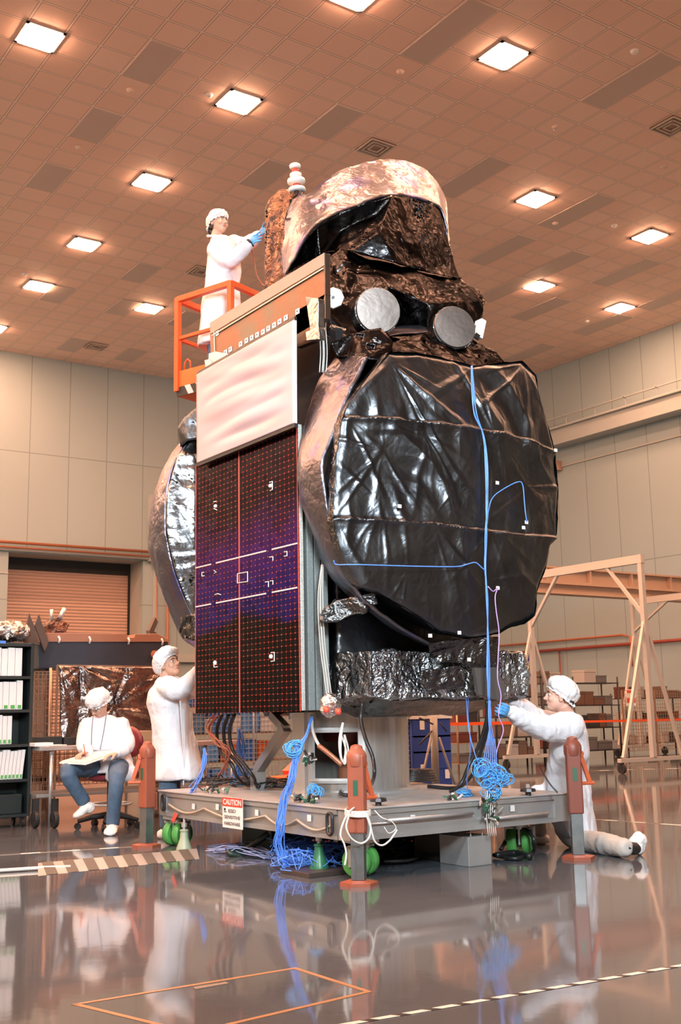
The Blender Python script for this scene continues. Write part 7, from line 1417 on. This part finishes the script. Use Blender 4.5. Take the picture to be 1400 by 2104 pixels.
gantry(GXm, pn.y, pf.y, PX(1322, 1150, GXm).z, PX(1337, 1270, GXm).z, 'aluminium gantry frame on castors in front of the tan girder', 0.7, 0.75)
GXn = 19.5; pn2 = PX(1385, 1400, GXn)
gantry(GXn, pn2.y-3.0, PX(1310, 1400, GXn).y, PX(1290, 1240, GXn).z, PX(1310, 1302, GXn).z, 'second aluminium gantry frame farther back at the right edge', 0.7, 1.0)
# shelving racks with clutter
def rack(px0, px1, Y, ztop, nsh, label, seed, depth=0.5, dens=0.95, m=None):
    r_ = random.Random(seed); a, b_ = PY(px0, 1500, Y).x, PY(px1, 1500, Y).x; m = m or M_shelfd
    t = thing('shelving_rack', label, 'shelving', ((a+b_)/2, Y+depth/2, 0)); zs = np.linspace(0.18, ztop, nsh)
    for z in zs:
        bm = NB(); add_box(bm, (a, Y, z-0.02), (b_, Y+depth, z)); part('shelf', bm, m, t)
    for x in (a+0.02, b_-0.02):
        for y in (Y+0.02, Y+depth-0.02): bm = NB(); add_tube(bm, [(x, y, 0), (x, y, ztop+0.12)], 0.018, 8); part('post', bm, m, t, smooth=True)
    cols = (('black', (0.03, 0.03, 0.03)), ('grey', (0.13, 0.12, 0.115)), ('brown', (0.14, 0.07, 0.045)), ('white', (0.40, 0.36, 0.33)), ('tan', (0.16, 0.10, 0.075)), ('dark red', (0.12, 0.03, 0.02)))
    for si, z in enumerate(zs):
        x = a+0.05; k = 0
        while x < b_-0.15:
            w_ = r_.uniform(0.12, 0.42); h_ = r_.uniform(0.5, 0.95)*min(0.30, (ztop-0.18)/(nsh-1)-0.05)
            if r_.random() < dens and x+w_ < b_-0.03:
                cn, cc = cols[r_.randrange(6)]; CLUT.append((x, Y+0.05, z+0.001, w_, h_, cn, cc, label.split(' ')[-1], si, k)); k += 1
            x += w_+r_.uniform(0.01, 0.05)
    return t
CLUT = []
rack(1020, 1120, 15.4, 1.62, 5, 'tall dark shelving rack behind the face of the kneeling worker', 3)
rack(1183, 1278, 16.6, 1.55, 4, 'dark shelving rack right of the capped head of the kneeling worker', 5)
rack(1120, 1180, 18.5, 1.6, 4, 'distant shelving rack half hidden by the cap of the kneeling worker', 8)
rack(1290, 1420, 18.8, 1.25, 3, 'low loaded rack at the right edge behind the gantry feet', 11)
rack(940, 1010, 14.5, 1.15, 4, 'low brown shelving rack right of the blue cabinet', 15, m=M_wire)
cm = {}; used = {}
places = {0: 'tall rack behind kneeling worker', 1: 'rack right of kneeling worker', 2: 'distant rack hidden by cap', 3: 'low rack at right edge', 4: 'brown rack beside blue cabinet'}
ri = -1; lastkey = None
for (x, y, z, w_, h_, cn, cc, key, si, k) in CLUT:
    if y != lastkey: ri += 1; lastkey = y
    if cn not in cm: cm[cn] = mat('case_'+cn.replace(' ', '_'), cc, 0.45)
    bm = NB(); add_box(bm, (x, y, z), (x+w_, y+0.35, z+h_*0.8)); 
    t = thing('equipment_case', '%s case, %s from left on %s, %s' % (cn, ('first', 'second', 'third', 'fourth', 'fifth', 'sixth', 'seventh', 'eighth', 'ninth')[min(k, 8)], ('bottom shelf', 'shelf two', 'shelf three', 'shelf four', 'shelf five')[si], places[ri]), 'case', (x+w_/2, y+0.17, z), 'equipment cases on the racks')
    part('case_body', bm, cm[cn], t, bevel=0.006); bm = NB(); add_box(bm, (x-0.004, y-0.006, z+h_*0.8), (x+w_+0.004, y+0.355, z+h_)); part('case_lid', bm, cm[cn], t, bevel=0.004)
# orange barrier tape, sign, wall phone
bm = NB(); add_beam(bm, PY(925, 1488, 14.3), PY(1110, 1484, 14.3), 0.004, 0.05); solo('barrier_tape', bm, M_or, 'orange red barrier strip stretched behind the raised arms of the kneeling worker', 'barrier tape')
bm = NB(); add_beam(bm, PY(1190, 1483, 16.0), PY(1420, 1478, 16.0), 0.004, 0.045); solo('barrier_tape', bm, M_or, 'orange red barrier strip crossing behind the gantry at the right', 'barrier tape')
t = thing('notice_sign', 'white and red notice on the mesh fence near the right gantry leg', 'sign', tuple(PY(1298, 1450, 16.08))); P4 = [PY(x, y, 16.08) for x, y in ((1288, 1416), (1308, 1416), (1308, 1450), (1288, 1450))]
bm = NB(); add_prism(bm, P4, (0, 0.01, 0)); part('sign_plate', bm, M_paper, t)
for (y0, y1) in ((1418, 1424), (1434, 1444)): bm = NB(); add_prism(bm, [PY(x, y, 16.075) for x, y in ((1289, y0), (1307, y0), (1307, y1), (1289, y1))], (0, 0.004, 0)); part('red_panel', bm, M_redr, t)
fn = thing('mesh_fence', 'low wire mesh fence behind the right gantry legs', 'fence', (PY(1340, 1500, 16.1).x, 16.1, 0))
part('fence_mesh', mesh_panel((PY(1283, 1500, 16.1).x, 16.1), (PY(1430, 1500, 16.1).x, 16.1), 0.15, zat(1340, 1418, 16.1), 0.07, 0.07, 0.0035), M_wire, fn)
bm = NB(); 

for px in (1283, 1350, 1430): x = PY(px, 1500, 16.1).x; bm = NB(); add_beam(bm, (x, 16.1, 0), (x, 16.1, zat(px, 1418, 16.1)), 0.03, 0.03); part('fence_post', bm, M_wire, fn)
bm = NB(); p = PX(1084, 1348, X1-0.02); add_box(bm, (X1-0.03, p.y-0.22, p.z-0.16), (X1-0.001, p.y+0.22, p.z+0.16)); solo('wall_sign', bm, mat('violet_blue_sign', (0.06, 0.04, 0.35), 0.4), 'small violet blue sign on the right wall above the racks', 'sign')
bm = NB(); p = PX(1054, 1362, X1-0.02); add_box(bm, (X1-0.1, p.y-0.12, p.z-0.22), (X1-0.001, p.y+0.12, p.z+0.25)); solo('wall_phone', bm, M_paper, 'pale box on the right wall left of the violet sign', 'box')
bm = NB(); p = PX(1150, 958, X1-0.02); add_box(bm, (X1-0.35, p.y-0.1, p.z-0.15), (X1-0.001, p.y+0.1, p.z+0.15)); solo('wall_camera', bm, M_vent, 'small box on the right wall right of the dish edge', 'box')
